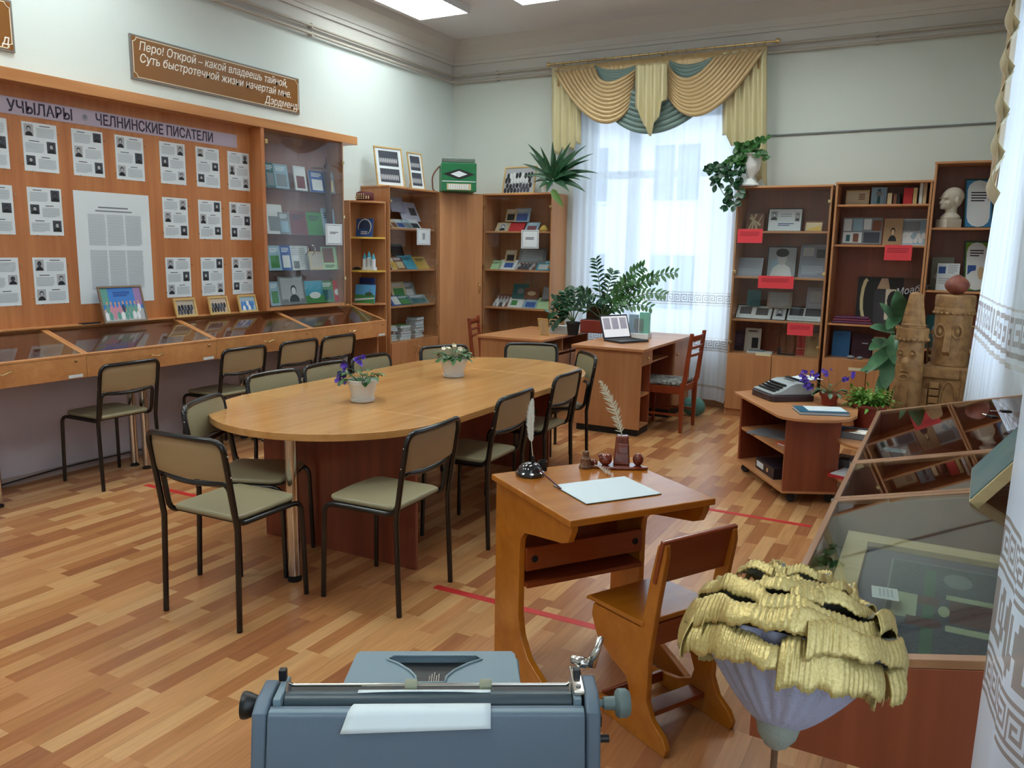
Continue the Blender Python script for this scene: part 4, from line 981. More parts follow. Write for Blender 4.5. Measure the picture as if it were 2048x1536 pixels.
# back bookcase (Y plane)
YC = 8.14
for box, z, base, els, lab, tl in [
 ((1010,418,1031,443),None,c_be,cover(M_K),'beige book with dark portrait in the back row of the top shelf, left of the window'),
 ((1027,416,1058,444),None,c_pl,cover(c_bl),'pale book with blue letters in the back row of the top shelf, left of the window')]+[] if 0 else [
 ((1010,418,1031,443),None,c_be,cover(M_K),'beige book with dark portrait in the back row of the back bookcase top shelf',18),
 ((1027,416,1058,444),None,c_pl,cover(c_bl),'pale book with blue letters in the back row of the back bookcase top shelf',18),
 ((989,446,1016,464),1.80,c_be,[('p',.25,.1,.75,.9,M_F,c_w,M_K)],'booklet with dark portrait at the left of the back bookcase top shelf',38),
 ((1014,445,1045,464),1.80,c_rd,[],'plain red book on the back bookcase top shelf',38),
 ((1048,445,1074,464),1.80,c_pl,cover(c_mr),'magazine with small pictures on the back bookcase top shelf',38),
 ((1009,500,1030,524),None,c_be,cover(M_K),'beige book with portrait in the back row of the back bookcase second shelf',18),
 ((1036,497,1090,526),None,c_gy,T2,'wide grey album standing on the back bookcase second shelf',18),
 ((977,524,1000,541),1.375,c_lg,T1,'pale green booklet at the left of the back bookcase second shelf',38),
 ((995,522,1030,541),1.375,c_w,[('r',.3,.2,.8,.7,c_bl)],'white magazine with blue picture on the back bookcase second shelf',38),
 ((1028,523,1070,541),1.375,c_br,crowd(5,[M_B,M_F],.1,.9,5),'brown photo booklet on the back bookcase second shelf',38),
 ((1070,522,1098,542),1.375,c_cy,cover(c_w),'blue booklet at the right of the back bookcase second shelf',38),
 ((1023,568,1053,597),None,c_tl,[('e',.3,.3,.75,.7,c_gy)],'dark green book standing on the back bookcase third shelf',18),
 ((1047,576,1076,598),None,c_br,[('e',.2,.3,.8,.7,c_be)],'brown book standing on the back bookcase third shelf',18),
 ((1083,574,1100,600),None,c_gy,T2,'grey book at the right edge of the back bookcase third shelf',18),
 ((985,592,1014,616),.95,c_br,crowd(8,[M_B,M_F,c_w],.1,.9,4),'photo booklet at the left of the back bookcase third shelf',38),
 ((1013,597,1043,616),.95,c_w,[('r',.2,.2,.6,.7,c_gr)],'white booklet with green drawing on the back bookcase third shelf',38),
 ((1044,598,1072,617),.95,c_pl,cover(c_bl),'pale blue booklet on the back bookcase third shelf',38),
 ((1070,597,1098,618),.95,c_lg,T1,'light green booklet at the right of the back bookcase third shelf',38)]:
    pitem('booklet' if 'book ' not in lab else 'book', lab, 'booklet' if 'book ' not in lab else 'book', 'Y', YC-(.06 if tl > 25 else 0), box, z, base, els, tl, .008)
pitem('notice_sheet', 'white bordered notice taped on the back bookcase door', 'notice', 'Y', 7.932, (1042, 460, 1077, 497), None, M_PAPER, [('o', .06, .05, .94, .95, .02, M_TEXTD), ('t', .25, .45, .75, .6, 2, M_TEXTD)], 0, .001)
c_, w_, h_ = at_plane('Y', 8.1, 1076, 442, 1100, 462); q = MB(); q.lathe([(.055, 0), (.05, .03), (.02, .065), (.001, .075)], c_yl, (c_.x, c_.y, 1.80), 14); tag(q.build('velvet_skullcap', smooth=True), 'golden cap at the right of the back bookcase top shelf', 'cap')
# glass cabinet right of the window
YD = 8.16
for nm, box, z, base, els, lab, tl, fr in [
 ('certificate', (1533,412,1602,459),1.813,M_PAPER,[('p',.05,.5,.27,.92,M_F,c_w,M_B),('p',.8,.45,.95,.85,M_F,c_w,M_B),('t',.3,.2,.8,.35,2,c_bl),('t',.35,.6,.7,.8,2,M_TEXT)],'framed white certificate on the top shelf of the cabinet with red notices',10,M_BLACK),
 ('craft_panel', (1491,421,1526,458),1.813,c_br,[('q',((.1,.1),(.2,.1),(.6,.95),(.5,.95)),c_be),('q',((.3,.05),(.4,.05),(.5,.95),(.45,.95)),c_be),('q',((.6,.1),(.7,.1),(.3,.9),(.2,.9)),c_be),('q',((.8,.3),(.85,.4),(.2,.8),(.15,.7)),c_be),('q',((.5,.1),(.56,.1),(.9,.9),(.84,.9)),c_be)],'brown panel with straw picture on the top shelf of the cabinet right of the window',12,None),
 ('small_picture', (1608,438,1644,459),1.813,c_be,[('q',((0,0),(1,0),(.9,.6),(.3,.3)),c_yl)],'small golden picture leaning right of the framed certificate',25,c_br),
 ('photo_sheet', (1470,516,1522,553),1.38,MX('silver_grey', (146, 152, 164)),[('t',.1,.1,.9,.4,5,M_TEXT)],'grey sheet at the left of the portrait in the cabinet second shelf',22,None),
 ('framed_portrait', (1531,490,1590,551),1.38,c_w,[('r',0,0,1,1,MX('portrait_ground', (150, 156, 164))),('q',((.1,0),(.9,0),(.8,.3),(.6,.42),(.4,.42),(.2,.3)),c_w),('e',.33,.38,.67,.8,MX('portrait_face', (184, 184, 188))),('e',.26,.66,.74,.96,M_K),('r',.1,.1,.4,.55,c_pl)],'framed black and white portrait of a man on the cabinet second shelf',10,M_BLACK),
 ('photo_sheet', (1595,487,1650,554),1.38,MX('silver_grey2', (128, 134, 150)),[('r',.1,.65,.5,.9,M_F),('r',.6,.6,.9,.85,M_B),('t',.1,.08,.9,.35,6,M_TEXT)],'tall grey sheet with small pictures right of the framed portrait',16,None),
 ('album_cover', (1493,580,1520,612),None,c_tl,[],'dark green cover at the left rear of the cabinet third shelf',5,None),
 ('photo_sheet', (1533,584,1582,616),None,MX('sepia2', (150, 138, 128)),T2,'sepia sheet standing at the rear of the cabinet third shelf',15,None),
 ('photo_sheet', (1611,575,1646,617),None,MX('silver_grey3', (150, 152, 166)),[('r',.2,.3,.8,.8,M_F),('t',.1,.1,.9,.2,2,M_TEXT)],'grey letter standing at the right rear of the cabinet third shelf',15,None),
 ('photo_mat', (1468,616,1541,643),.965,c_w,[('r',.08,.35,.42,.9,M_B),('r',.55,.3,.9,.85,M_B)],'white mat with two dark photographs on the cabinet third shelf',42,M_BLACK),
 ('photo_mat', (1541,618,1570,644),.965,c_w,[('p',.2,.3,.8,.95,M_F,c_w,M_B)],'narrow photograph between the two wide mats of the third shelf',42,M_BLACK),
 ('photo_mat', (1570,617,1643,645),.965,c_w,[('r',.04,.4,.45,.95,M_B),('r',.5,.4,.96,.95,M_B),('t',.1,.1,.9,.25,2,M_TEXT)],'white mat with a wide dark photograph at the right of the cabinet third shelf',42,M_BLACK),
 ('book', (1487,660,1519,706),.634,MX('old_white', (196, 188, 176)),[('r',.45,.15,.85,.6,M_K),('t',.2,.8,.8,.9,1,M_TEXTD)],'old white book with dark engraving on the cabinet bottom shelf',8,None),
 ('book', (1462,665,1486,704),.634,MX('dark_plum', (46, 34, 54)),[('t',.2,.2,.8,.8,5,MX('plum_print2', (80, 60, 90)))],'dark plum book at the left of the cabinet bottom shelf',6,None),
 ('book', (1591,672,1612,712),.634,c_rd,[('r',0,.3,1,.33,c_be)],'dark red book beside the tan book on the cabinet bottom shelf',14,None),
 ('book', (1608,672,1638,716),.634,MX('tan_cover', (196, 170, 120)),[('o',.08,.06,.92,.94,.015,c_br),('t',.3,.65,.7,.85,3,c_br)],'tan book with ornamental border at the right of the cabinet bottom shelf',12,None)]:
    pitem(nm, lab, nm.split('_')[0] if nm != 'framed_portrait' else 'picture', 'Y', YD-(.08 if tl > 20 else 0), box, z, base, els, tl, .01, frame=fr, fw=.008)
q = MB(); c_, w_, h_ = at_plane('Y', 8.10, 1497, 702, 1543, 712); q.box((c_.x-.12, 8.04, .634), (c_.x+.12, 8.14, .65), c_w); q.box((c_.x-.10, 8.05, .65), (c_.x+.04, 8.13, .662), c_gy); tag(q.build('white_case'), 'flat white case lying before the old book on the cabinet bottom shelf', 'case')
q = MB(); c_, w_, h_ = at_plane('Y', 8.10, 1555, 702, 1590, 712); q.box((c_.x-.08, 8.05, .634), (c_.x+.08, 8.10, .645), M_BLACK); q.box((c_.x-.08, 8.05, .645), (c_.x-.05, 8.10, .70), M_BLACK); tag(q.build('desk_stand'), 'small black stand on the cabinet bottom shelf', 'stand')
for box, lab, yy in [((1474,458,1524,486),'red notice hanging below the top shelf, left in the cabinet right of the window',7.949), ((1515,552,1586,577),'red notice below the framed portrait, widest of the red notices',7.949), ((1573,647,1625,671),'red notice below the white photo mats, lowest in the glass cabinet',7.949), ((1767,490,1822,521),'red notice on the open bookcase below the group photograph',7.972)]:
    pitem('red_notice', lab, 'notice', 'Y', yy, box, None, M_REDP, [('t', .1, .45, .9, .8, 3, MX('red_print', (170, 40, 52)))], 0, .001, group='red notices on the shelves')
# open bookcase
YE = 8.16
for nm, box, z, base, els, lab, tl, fr in [
 ('framed_drawing', (1690,379,1737,410),2.052,MX('aged_paper', (206, 190, 160)),[('t',.55,.3,.85,.8,4,c_br)],'aged paper drawing at the left of the bookcase top shelf',8,W_GOLDF),
 ('postcard', (1741,371,1772,407),2.052,c_pl,[('r',.4,.1,.6,.9,c_tl),('e',.3,.5,.7,.8,c_gy)],'blue grey picture of a monument on the bookcase top shelf',6,None),
 ('framed_collage', (1680,432,1763,489),1.694,c_gy,[('r',.02,.5,.22,.95,c_w),('r',.26,.5,.5,.95,c_pl),('r',.53,.55,.72,.95,c_w),('r',.75,.5,.97,.9,c_br),('r',.02,.05,.5,.45,c_w),('r',.1,.1,.2,.35,c_tl),('r',.28,.08,.42,.4,c_br),('r',.55,.05,.95,.45,M_B)],'wide wooden framed photo collage behind glass on the bookcase second shelf',6,c_br),
 ('portrait_print', (1764,437,1802,491),1.694,MX('sepia3', (160, 132, 100)),[('p',.25,.15,.75,.75,MX('sepia3', (160, 132, 100)),MX('sepia_face', (196, 166, 130)),M_K)],'sepia print of a boy in a cap on the bookcase second shelf',8,None),
 ('framed_group_photo', (1793,437,1856,491),1.694,c_pl,[('r',0,.55,.7,.95,c_gy),('r',.1,.05,.5,.5,c_w)]+crowd(31,[c_w,c_pl],.1,.6,5),'framed pale group photograph at the right of the bookcase second shelf',12,c_w),
 ('book', (1661,674,1696,725),.648,MX('royal_blue', (52, 112, 168)),[('t',.3,.8,.6,.86,1,c_bl)],'bright blue book on the bookcase bottom shelf',6,None),
 ('book', (1700,676,1741,724),.648,MX('dark_maroon', (58, 26, 44)),[('t',.5,.55,.8,.62,1,c_w)],'dark maroon album on the bookcase bottom shelf',6,None),
 ('book', (1743,680,1766,724),.648,c_be,[],'khaki cover behind the big leaves on the bookcase bottom shelf',6,None)]:
    pitem(nm, lab, nm.split('_')[-1], 'Y', YE, box, z, base, els, tl, .012, frame=fr, fw=.009)
for i, (x0, y0, x1, c, lab) in enumerate(((1774, 381, 1783, c_be, 'tan'), (1786, 383, 1793, c_br, 'brown'), (1794, 381, 1800, M_K, 'dark'), (1806, 371, 1824, c_rd, 'red'), (1825, 371, 1833, MX('tan_cover', (196, 170, 120)), 'ochre'), (1837, 358, 1844, c_w, 'white'), (1845, 357, 1852, c_be, 'cream'))):
    c_, w_, h_ = at_plane('Y', 8.06, x0, y0, x1, 404); b_ = b1('book', (-w_/2, 0, 0), (w_/2, .14, h_), c, None, .003, loc=(c_.x, 8.06, 2.053)); tag(b_, '%s book standing upright in the row on the bookcase top shelf' % lab, 'book', 'upright books on the bookcase top shelf')
# black banner with figure and script
c_, w_, h_ = at_plane('Y', 8.20, 1716, 546, 1848, 640)
bnr = thing('portrait_banner', 'black banner with a pale figure, a face and white script in the open bookcase', 'banner', (c_.x-.035, 8.20, .974)); M4 = Matrix.Rotation(-rad(6), 4, 'X')
w_ = min(w_, .60)
sheet_mesh(w_, h_, .006, M_BLACK, [('e',.05,.1,.2,.98,MX('banner_cream', (200, 184, 140))), ('e',.10,.1,.26,.95,M_BLACK), ('q',((.3,.75),(.5,.75),(.46,.98),(.36,.98)),MX('banner_tan', (176, 148, 124))), ('q',((.28,0),(.50,0),(.52,.72),(.26,.72)),MX('banner_grey', (56, 54, 60))), ('q',((.45,.1),(.62,.05),(.6,.75),(.44,.75)),MX('banner_cream2', (206, 196, 176))), ('e',.47,.3,.66,.72,M_BLACK),('q',((.70,.75),(.98,.70),(.98,1),(.70,1)),MX('banner_brown', (92, 66, 56)))], None, M4).build('cloth_panel', bnr)
letters('lettering', 'Моабит', .088, M_PAPER, bnr, (w_*.10, -.012+.0, h_*.62), (rad(84), rad(-12), 0), shear=.3, xs=.85)
q = MB()
for i, c in enumerate((MX('purple_cloth', (92, 40, 76)), MX('maroon_cloth', (116, 46, 66)), MX('purple_cloth', (92, 40, 76)))):
    a, b_ = .974+i*.022, .974+i*.022+.021; q.box((-.95-.0+.01*i, 7.99+.01*i, a), (-.60-.02*i, 8.15, b_), c)
tag(q.build('folded_cloth', bevel=.008), 'folded purple and maroon cloth lying on the bookcase middle shelf', 'cloth')
q = MB(); q.ball((-.76, 8.02, .664), (.035, .028, .018), c_gy, 10, 6); tag(q.build('stone', smooth=True), 'grey pebble left of the pair on the bookcase bottom shelf', 'stone')
q = MB(); q.ball((-.68, 8.02, .662), (.03, .026, .016), c_gy, 10, 6); tag(q.build('stone', smooth=True), 'grey pebble right of the pair on the bookcase bottom shelf', 'stone')
# corner bookcase: bust, certificates
YF = 8.10
def cert(lab, box, z, col):
    pitem('framed_certificate', lab, 'certificate', 'Y', YF, box, z, M_PAPER, [('r',0,0,1,1,col),('e',.06,.0,.94,.42,M_PAPER),('e',.06,.58,.94,1.0,M_PAPER),('r',.06,.2,.94,.8,M_PAPER)]+([('t',.2,.52,.8,.75,4,M_TEXTD)] if col is not c_grn else [('t',.2,.68,.8,.84,3,M_TEXTD),('r',.12,.2,.48,.52,c_bl),('e',.55,.22,.85,.5,c_be)]), 12, .01, frame=M('green_frame', (16, 60, 56), .3), fw=.010, yaw=14)
c_azu, c_grn = MX('azure_ornament', (56, 130, 186)), MX('green_ornament', (110, 146, 60))
cert('framed certificate with blue ornament beside the white bust', (1926, 352, 1986, 452), 1.848, c_azu)
cert('framed certificate with green ornament and two pictures, below the bust', (1924, 482, 1978, 583), 1.307, c_grn)
pitem('envelope', 'pale envelope with a folded paper star behind the white card', 'envelope', 'Y', 8.2, (1858, 516, 1902, 581), 1.307, MX('envelope', (150, 152, 140)), [('q',((.1,.4),(.5,.7),(.5,.6),(.3,.3)),c_w)], 8, .004)
pitem('greeting_card', 'white card with a blue picture and handwriting, below the bust', 'card', 'Y', 8.08, (1870, 527, 1915, 581), 1.307, M_PAPER, [('r',.06,.62,.38,.88,c_bl),('t',.5,.6,.9,.95,5,M_TEXT),('t',.1,.2,.85,.45,3,M_TEXT)], 12, .006)
pitem('framed_photo', 'teal framed photo standing behind the left wooden totem', 'picture', 'Y', 8.1, (1846, 636, 1882, 702), .79, c_tl, [('e',.3,.3,.8,.7,c_pl)], 8, .01, frame=c_tl, fw=.01)
pitem('framed_picture', 'light wooden picture frame leaning behind the right wooden totem', 'picture', 'Y', 8.05, (1928, 655, 1962, 705), .79, c_br, [], 18, .01, frame=W_GOLDF, fw=.014)
M_PLS = M('white_plaster', (196, 188, 174), .7)
c_ = ony(1896, 453, 8.08); bz = 1.848
bust = thing('plaster_bust', 'white plaster bust of a man looking left on the top shelf of the corner bookcase', 'bust', (c_.x, 8.08, bz), rad(-55))
q = MB(); q.box((-.075, -.07, 0), (.075, .07, .075), M_PLS); q.build('plinth_block', bust, bevel=.003)
q = MB(); H_ = .075
q.lathe([(.078, .0), (.080, .018), (.062, .038), (.048, .052), (.046, .085), (.05, .11)], M_PLS, (0, .012, H_), 20)
q.ball((0, .012, H_+.175), (.072, .088, .092), M_PLS, 24, 16); q.ball((0, -.030, H_+.120), (.050, .050, .042), M_PLS, 18, 12)
q.ball((0, -.070, H_+.098), (.026, .018, .017), M_PLS, 12, 8); q.ball((0, .022, H_+.194), (.076, .090, .078), M_PLS, 22, 14); q.ball((0, -.050, H_+.185), (.056, .028, .045), M_PLS, 18, 12)
q.add([(-.010, -.072, H_+.178), (.010, -.072, H_+.178), (0, -.108, H_+.136), (-.017, -.072, H_+.128), (.017, -.072, H_+.128), (0, -.02, H_+.15)], [(0, 1, 2), (0, 2, 3), (1, 4, 2), (3, 2, 4), (0, 3, 5), (1, 5, 4), (0, 5, 1), (3, 4, 5)], M_PLS)
for s_ in (-1, 1):
    q.ball((s_*.073, .015, H_+.155), (.011, .022, .030), M_PLS, 10, 8); q.ball((s_*.030, -.071, H_+.180), (.024, .013, .008), M_PLS, 10, 6); q.ball((s_*.034, -.050, H_+.135), (.024, .026, .022), M_PLS, 10, 8)
q.ball((0, -.078, H_+.120), (.024, .010, .005), M_PLS, 10, 6); q.ball((0, -.077, H_+.110), (.020, .010, .005), M_PLS, 10, 6)
o = q.build('head', bust, smooth=True); r_ = o.modifiers.new('remesh', 'REMESH'); r_.mode = 'VOXEL'; r_.voxel_size = .0035; r_.use_smooth_shade = True
r2 = o.modifiers.new('smooth', 'SMOOTH'); r2.iterations = 2
for lab_, p_, yy in (('cream label strip on the lower doors of the glass cabinet with red notices', (1526, 709), 7.94), ('cream label strip on the lower doors of the open bookcase', (1713, 739), 7.94)):
    c_ = ony(p_[0], p_[1], yy); tag(b1('label_strip', (-.07, -.001, -.014), (.07, 0, .014), M('cream_label', (214, 204, 170), .7), None, 0, loc=(c_.x, 7.9428, c_.z)), lab_, 'label')
# corner shelf unit contents
c_, w_, h_ = at_plane('Y', 6.46, 724, 436, 757, 473)
sheet('souvenir_stand', 'blue souvenir panel with a white arch on the top shelf of the rounded unit', 'souvenir', w_, h_, .01, c_bl, [('e',.1,.1,.95,1,c_w),('e',.15,.1,.88,.94,MX('deep_blue', (40, 60, 96))),('e',0,0,.75,.45,c_bl),('t',.3,.1,.7,.3,2,c_w)], (-5.20, 6.45, 1.7005), 0, 6)
sheet('landscape_picture', 'bright landscape picture of fields and sky in the rounded shelf unit', 'picture', .235, .185, .012, MX('sky_print', (90, 160, 210)), [('r',0,0,1,.45,c_gr),('q',((0,.1),(1,.25),(1,.32),(0,.22)),c_w),('e',.5,.38,.9,.6,MX('dark_trees', (60, 90, 60))),('r',.72,.5,.75,.75,c_br)], (-5.165, 6.40, 1.0455), rad(4), 8)
sheet('booklet', 'dark blue booklet standing behind the landscape picture', 'booklet', .19, .25, .012, MX('navy', (30, 50, 110)), T1, (-5.20, 6.47, 1.0455), 0, 5)
tw = thing('castle_model', 'small white model of towers with blue spires in the rounded shelf unit', 'model', (-5.13, 6.44, 1.3725))
for i, (x, h) in enumerate(((-.055, .17), (0, .19), (.055, .165))):
    q = MB(); q.lathe([(.023, 0), (.021, h*.6), (.024, h*.62), (.019, h*.66)], M_PAPER, (x, 0, 0), 12); q.lathe([(.021, h*.66), (.012, h*.85), (.001, h)], c_cy, (x, 0, 0), 12); q.build('tower', tw, smooth='auto')
q = MB(); q.box((-.075, -.02, 0), (.075, .03, .03), M_PAPER); q.build('base', tw)
q = MB(); q.lathe([(.04, 0), (.044, .01), (.02, .03), (.001, .032)], M_BLACK, (-5.27, 6.42, 1.3725), 16); tag(q.build('round_box', smooth='auto'), 'small black round box beside the white tower model', 'box')
cap = thing('velvet_skullcap', 'dark red velvet cap with pearl embroidery on top of the rounded shelf unit', 'cap', (-5.17, 6.44, 2.0505))
q = MB(); q.lathe([(.085, 0), (.09, .03), (.085, .075), (.06, .088), (.001, .092)], MX('velvet', (84, 22, 26)), (0, 0, 0), 24); q.build('cap_body', cap, smooth=True)
q = MB()
for k in range(9):
    a = rad(-150+k*15); r_ = .09
    for j in range(3): q.ball((r_*cos(a), r_*sin(a), .02+.02*j*(1 if 2 < k < 7 else .5)), .007, MX('pearl', (214, 196, 150)), 6, 4)
q.build('pearl_trim', cap)
# on top of the bookcases
def g2(k): return [('r',.12,.52,.88,.93,M_B),('r',.12,.08,.88,.45,M_B)]+[('e',.14+.07*i,.60,.20+.07*i,.74,M_F) for i in range(10)]+[('e',.14+.07*i,.14,.20+.07*i,.30,M_F) for i in range(10)]
framed('framed_photo', 'gold framed pair of group photographs standing highest on the left bookcase', .34, .40, .014, W_GOLDF, M_PAPER, g2(1), (-5.08, 6.76, HA), rad(72), 10)
framed('framed_photo', 'narrower gold framed pair of photographs beside the accordion', .21, .39, .012, W_GOLDF, M_PAPER, g2(2), (-5.05, 7.19, HA), rad(80), 10)
framed('framed_photo', 'gold framed wide group photograph standing on the back bookcase behind the leaves', .44, .31, .016, W_GOLDF, M_F, crowd(44, [M_K, M_B], .05, .5, 8)+crowd(45, [c_w, M_K], .45, .95, 9), (-4.33, 8.05, HA), rad(-8), 12)
ac = thing('accordion', 'green button accordion with black diamond ornament on top of the corner cabinet', 'accordion', (-4.84, 7.62, HA-.003), rad(38))
M_AG = M('accordion_green', (26, 110, 66), .25, coat=.5)
for nm, a, b_, m in (('grille_case', (-.19, -.16, 0), (.19, -.07, .30), M_AG), ('bellows', (-.17, -.07, .015), (.17, .06, .28), c_mr), ('bass_case', (-.19, .06, 0), (.19, .15, .29), M_AG), ('keyboard_top', (-.175, -.15, .30), (.175, -.03, .345), MX('grey_green_board', (92, 106, 98)))):
    b1(nm, a, b_, m, ac, .008)
q = MB()
for r in range(2):
    for i in range(12): q.lathe([(.008, 0), (.008, .006)], M_PAPER, (-.14+i*.025+.012*r, -.115+.03*r, .345), 8)
for i in range(9): q.box((-.11+i*.024, -.166, .02), (-.094+i*.024, -.16, .075), M_PAPER)
q.build('buttons', ac)
q = MB(); q.add([(-.17, -.163, .18), (0, -.163, .235), (.17, -.163, .18), (0, -.163, .125)], [(0, 3, 2, 1)], M_BLACK); q.add([(-.09, -.165, .18), (0, -.165, .213), (.09, -.165, .18), (0, -.165, .147)], [(0, 3, 2, 1)], M_PAPER); q.box((-.18, -.162, .10), (.18, -.16, .108), M_PAPER); q.box((-.13, -.1625, .015), (.13, -.1605, .08), c_be); q.build('ornament', ac)
q = MB(); q.tube(fillet([(-.19, .10, .28), (-.27, .12, .18), (-.26, .12, .02), (-.20, .10, .0)], .06), .008, c_br, 6); q.build('strap', ac)
# ================================================================ old school desk and its chair
DK = thing('school_desk', 'old varnished orange wooden school desk with sloping side arms, white sheet and quills on it', 'school desk', (-1.076, 2.678, 0), rad(55))
side = [(.285, 0), (.285, .72), (-.285, .72), (-.285, .70), (-.262, .655), (-.225, .640), (-.02, .600), (.045, .585), (.075, .555), (.082, .50), (.082, .26), (.06, .18), (.0, .115), (-.16, .065), (-.235, .04), (-.25, .015), (-.25, 0)]
for s_ in (-1, 1):
    q = MB(); q.prism(side, s_*.272-.013, s_*.272+.013, W_DESK, 'x'); q.build('side_panel', DK, bevel=.004)
b1('desktop', (-.300, -.300, .72), (.298, .298, .745), W_DESK, DK, .005, seg=3)
b1('back_panel', (-.259, .25, .38), (.259, .268, .72), W_DESKR, DK); b1('book_shelf', (-.259, .06, .362), (.259, .25, .380), W_DESKR, DK)
b1('shelf_rail', (-.259, .07, .425), (.259, .088, .515), W_DESKR, DK)
for x in (-.225, .225):
    q = MB(); q.lathe([(.013, 0), (.013, .003), (.009, .003), (.009, .001)], M_BLACK, (0, 0, 0), 16, Matrix.Translation((x, .07, .47)) @ Matrix.Rotation(rad(90), 4, 'X')); q.build('hole', DK)
DM = Matrix.Translation((-1.076, 2.678, 0)) @ Matrix.Rotation(rad(55), 4, 'Z')
SC = thing('school_chair', 'small varnished orange wooden school chair facing the school desk', 'chair', (-.589, 2.437, 0), rad(61))
sp = [(0, 0), (-.008, .03), (.012, .062), (.065, .095), (.092, .15), (.092, .30), (.062, .50), (.034, .665), (.038, .70), (.055, .712), (.075, .69), (.105, .56), (.130, .42), (.14, .392), (.385, .378), (.392, .335), (.36, .27), (.27, .215), (.20, .19), (.178, .14), (.19, .10), (.26, .065), (.40, .04), (.43, .02), (.43, 0)]
for s_ in (-1, 1):
    q = MB(); q.prism(sp, s_*.150-.011, s_*.150+.011, W_DESK, 'x'); q.build('side_frame', SC, bevel=.004)
q = MB(); q.prism([(.12, .398), (.40, .385), (.418, .381), (.42, .391), (.405, .401), (.12, .416)], -.166, .166, W_DESK, 'x'); q.build('seat', SC, bevel=.004)
q = MB(); q.prism([(.072, .560), (.090, .565), (.058, .716), (.040, .711)], -.166, .166, W_DESKR, 'x'); q.build('backrest', SC, bevel=.005)
b1('rear_rail', (-.140, .115, .32), (.140, .13, .395), W_DESKR, SC); b1('stretcher', (-.140, .12, .06), (.140, .19, .078), W_DESKR, SC); b1('front_rail', (-.140, .33, .02), (.140, .345, .06), W_DESKR, SC)

def dk(px, py): p = onz(px, py, .745); return Vector((p.x, p.y, .7455))
a_, b_, c_ = dk(1120, 965), dk(1205, 1012), dk(1312, 997); rz_ = math.atan2((c_-b_).y, (c_-b_).x)
q = MB(); q.box((-.155, -.12, 0), (.155, .12, .0025), M('dark_folder', (64, 74, 70), .5)); q.box((-.154, -.119, .0025), (.154, .119, .004), M('white_sheet', (220, 236, 244), .6))
m_ = (a_+c_)/2; tag(q.build('paper_sheet', None, loc=(m_.x, m_.y, .7455), rz=rz_), 'white sheet on a thin dark board lying on the school desk', 'paper')
def quill(t, name, base, tip, w, m, seed, bend=.02, gap=.25, loose=False):
    rnd = random.Random(seed); base = Vector(base); tip = Vector(tip); ax = (tip-base); L_ = ax.length; ax.normalize(); side_ = ax.cross(Vector((-.45, .89, 0))).normalized(); nrm = side_.cross(ax)
    def C(t_): return base+ax*L_*t_+side_*bend*sin(pi*t_)
    q = MB(); q.tube([C(i/12) for i in range(13)], [.0022*(1-i/14) for i in range(13)], M('quill_shaft', (224, 216, 190), .5), 6); q.build('shaft', t, smooth=True)
    q = MB(); N_ = 46 if not loose else 30
    for s_ in (-1, 1):
        for i in range(N_):
            t_ = gap+(1-gap)*i/N_; ln = w*(sin(pi*min(1, (t_-gap)/(1-gap)*.86+.14)))**.6*(.85+.3*rnd.random())*(1 if s_ > 0 else .7)
            if loose: ln *= .6+.8*rnd.random()
            p = C(t_); d = (side_*s_*.75+ax*(.85 if not loose else .4+.5*rnd.random())).normalized(); cu = nrm*rnd.uniform(-.15, .25); hw = L_*(1-gap)/N_*(.62 if not loose else .35)
            q.add([p-ax*hw, p+ax*hw, p+d*ln*.6+cu*ln*.4+ax*hw, p+d*ln+cu*ln, p+d*ln*.6+cu*ln*.4-ax*hw], [(0, 1, 2, 3, 4)], m)
    q.build('vane', t)
M_QW = M('white_feather', (226, 228, 222), .9); M_QG = M('ivory_feather', (206, 206, 184), .9)
p = dk(1060, 950); stand = thing('inkwell', 'round black glass inkwell on the left of the school desk', 'inkwell', p)
q = MB(); q.lathe([(.055, 0), (.057, .006), (.055, .014), (.048, .018), (.045, .030), (.032, .044), (.016, .050), (.001, .051)], M('black_glass', (16, 22, 30), .05, coat=1), (0, 0, 0), 28); q.build('base', stand, smooth='auto')
q = MB(); q.lathe([(.007, .048), (.005, .075)], M_BLACK, (.01, .005, 0), 10); q.build('neck', stand)
qt = thing('quill_pen', 'slim white quill standing in the black inkwell', 'quill', (p.x+.01, p.y+.005, p.z+.06)); tp = ony(1066, 797, p.y+.0); quill(qt, 'q', (0, 0, 0), tp-qt.location, .030, M_QW, 1, .008, .30)
p2 = dk(1085, 941); q = MB(); q.lathe([(.018, 0), (.018, .038), (.015, .038), (.015, .006), (.001, .006)], M_BLACK, (0, 0, 0), 20); tag(q.build('ink_pot', None, smooth='auto', loc=p2), 'small black ink pot behind the glass inkwell', 'pot')
e0 = dk(1078, 958)+Vector((0, 0, .034)); e1 = dk(1122, 980)+Vector((0, 0, .004)); q = MB(); q.tube([e0, e0.lerp(e1, .12), e1], [.002, .003, .0036], M('dark_cherry_wood', (92, 34, 26), .3), 8); tag(q.build('dip_pen', smooth='auto'), 'dark red dip pen leaning on the black inkwell', 'pen')
p3 = dk(1171, 936); ca = thing('clay_figurine', 'small brown turned figurine beside the wooden writing set', 'figurine', p3)
q = MB(); q.lathe([(.026, 0), (.027, .008), (.022, .014), (.020, .034), (.022, .04), (.016, .044), (.012, .05), (.014, .06), (.011, .068), (.001, .069)], M('brown_clay', (128, 92, 66), .6, bump=(90, .4, (96, 66, 46))), (0, 0, 0), 18); q.build('body', ca, smooth='auto')
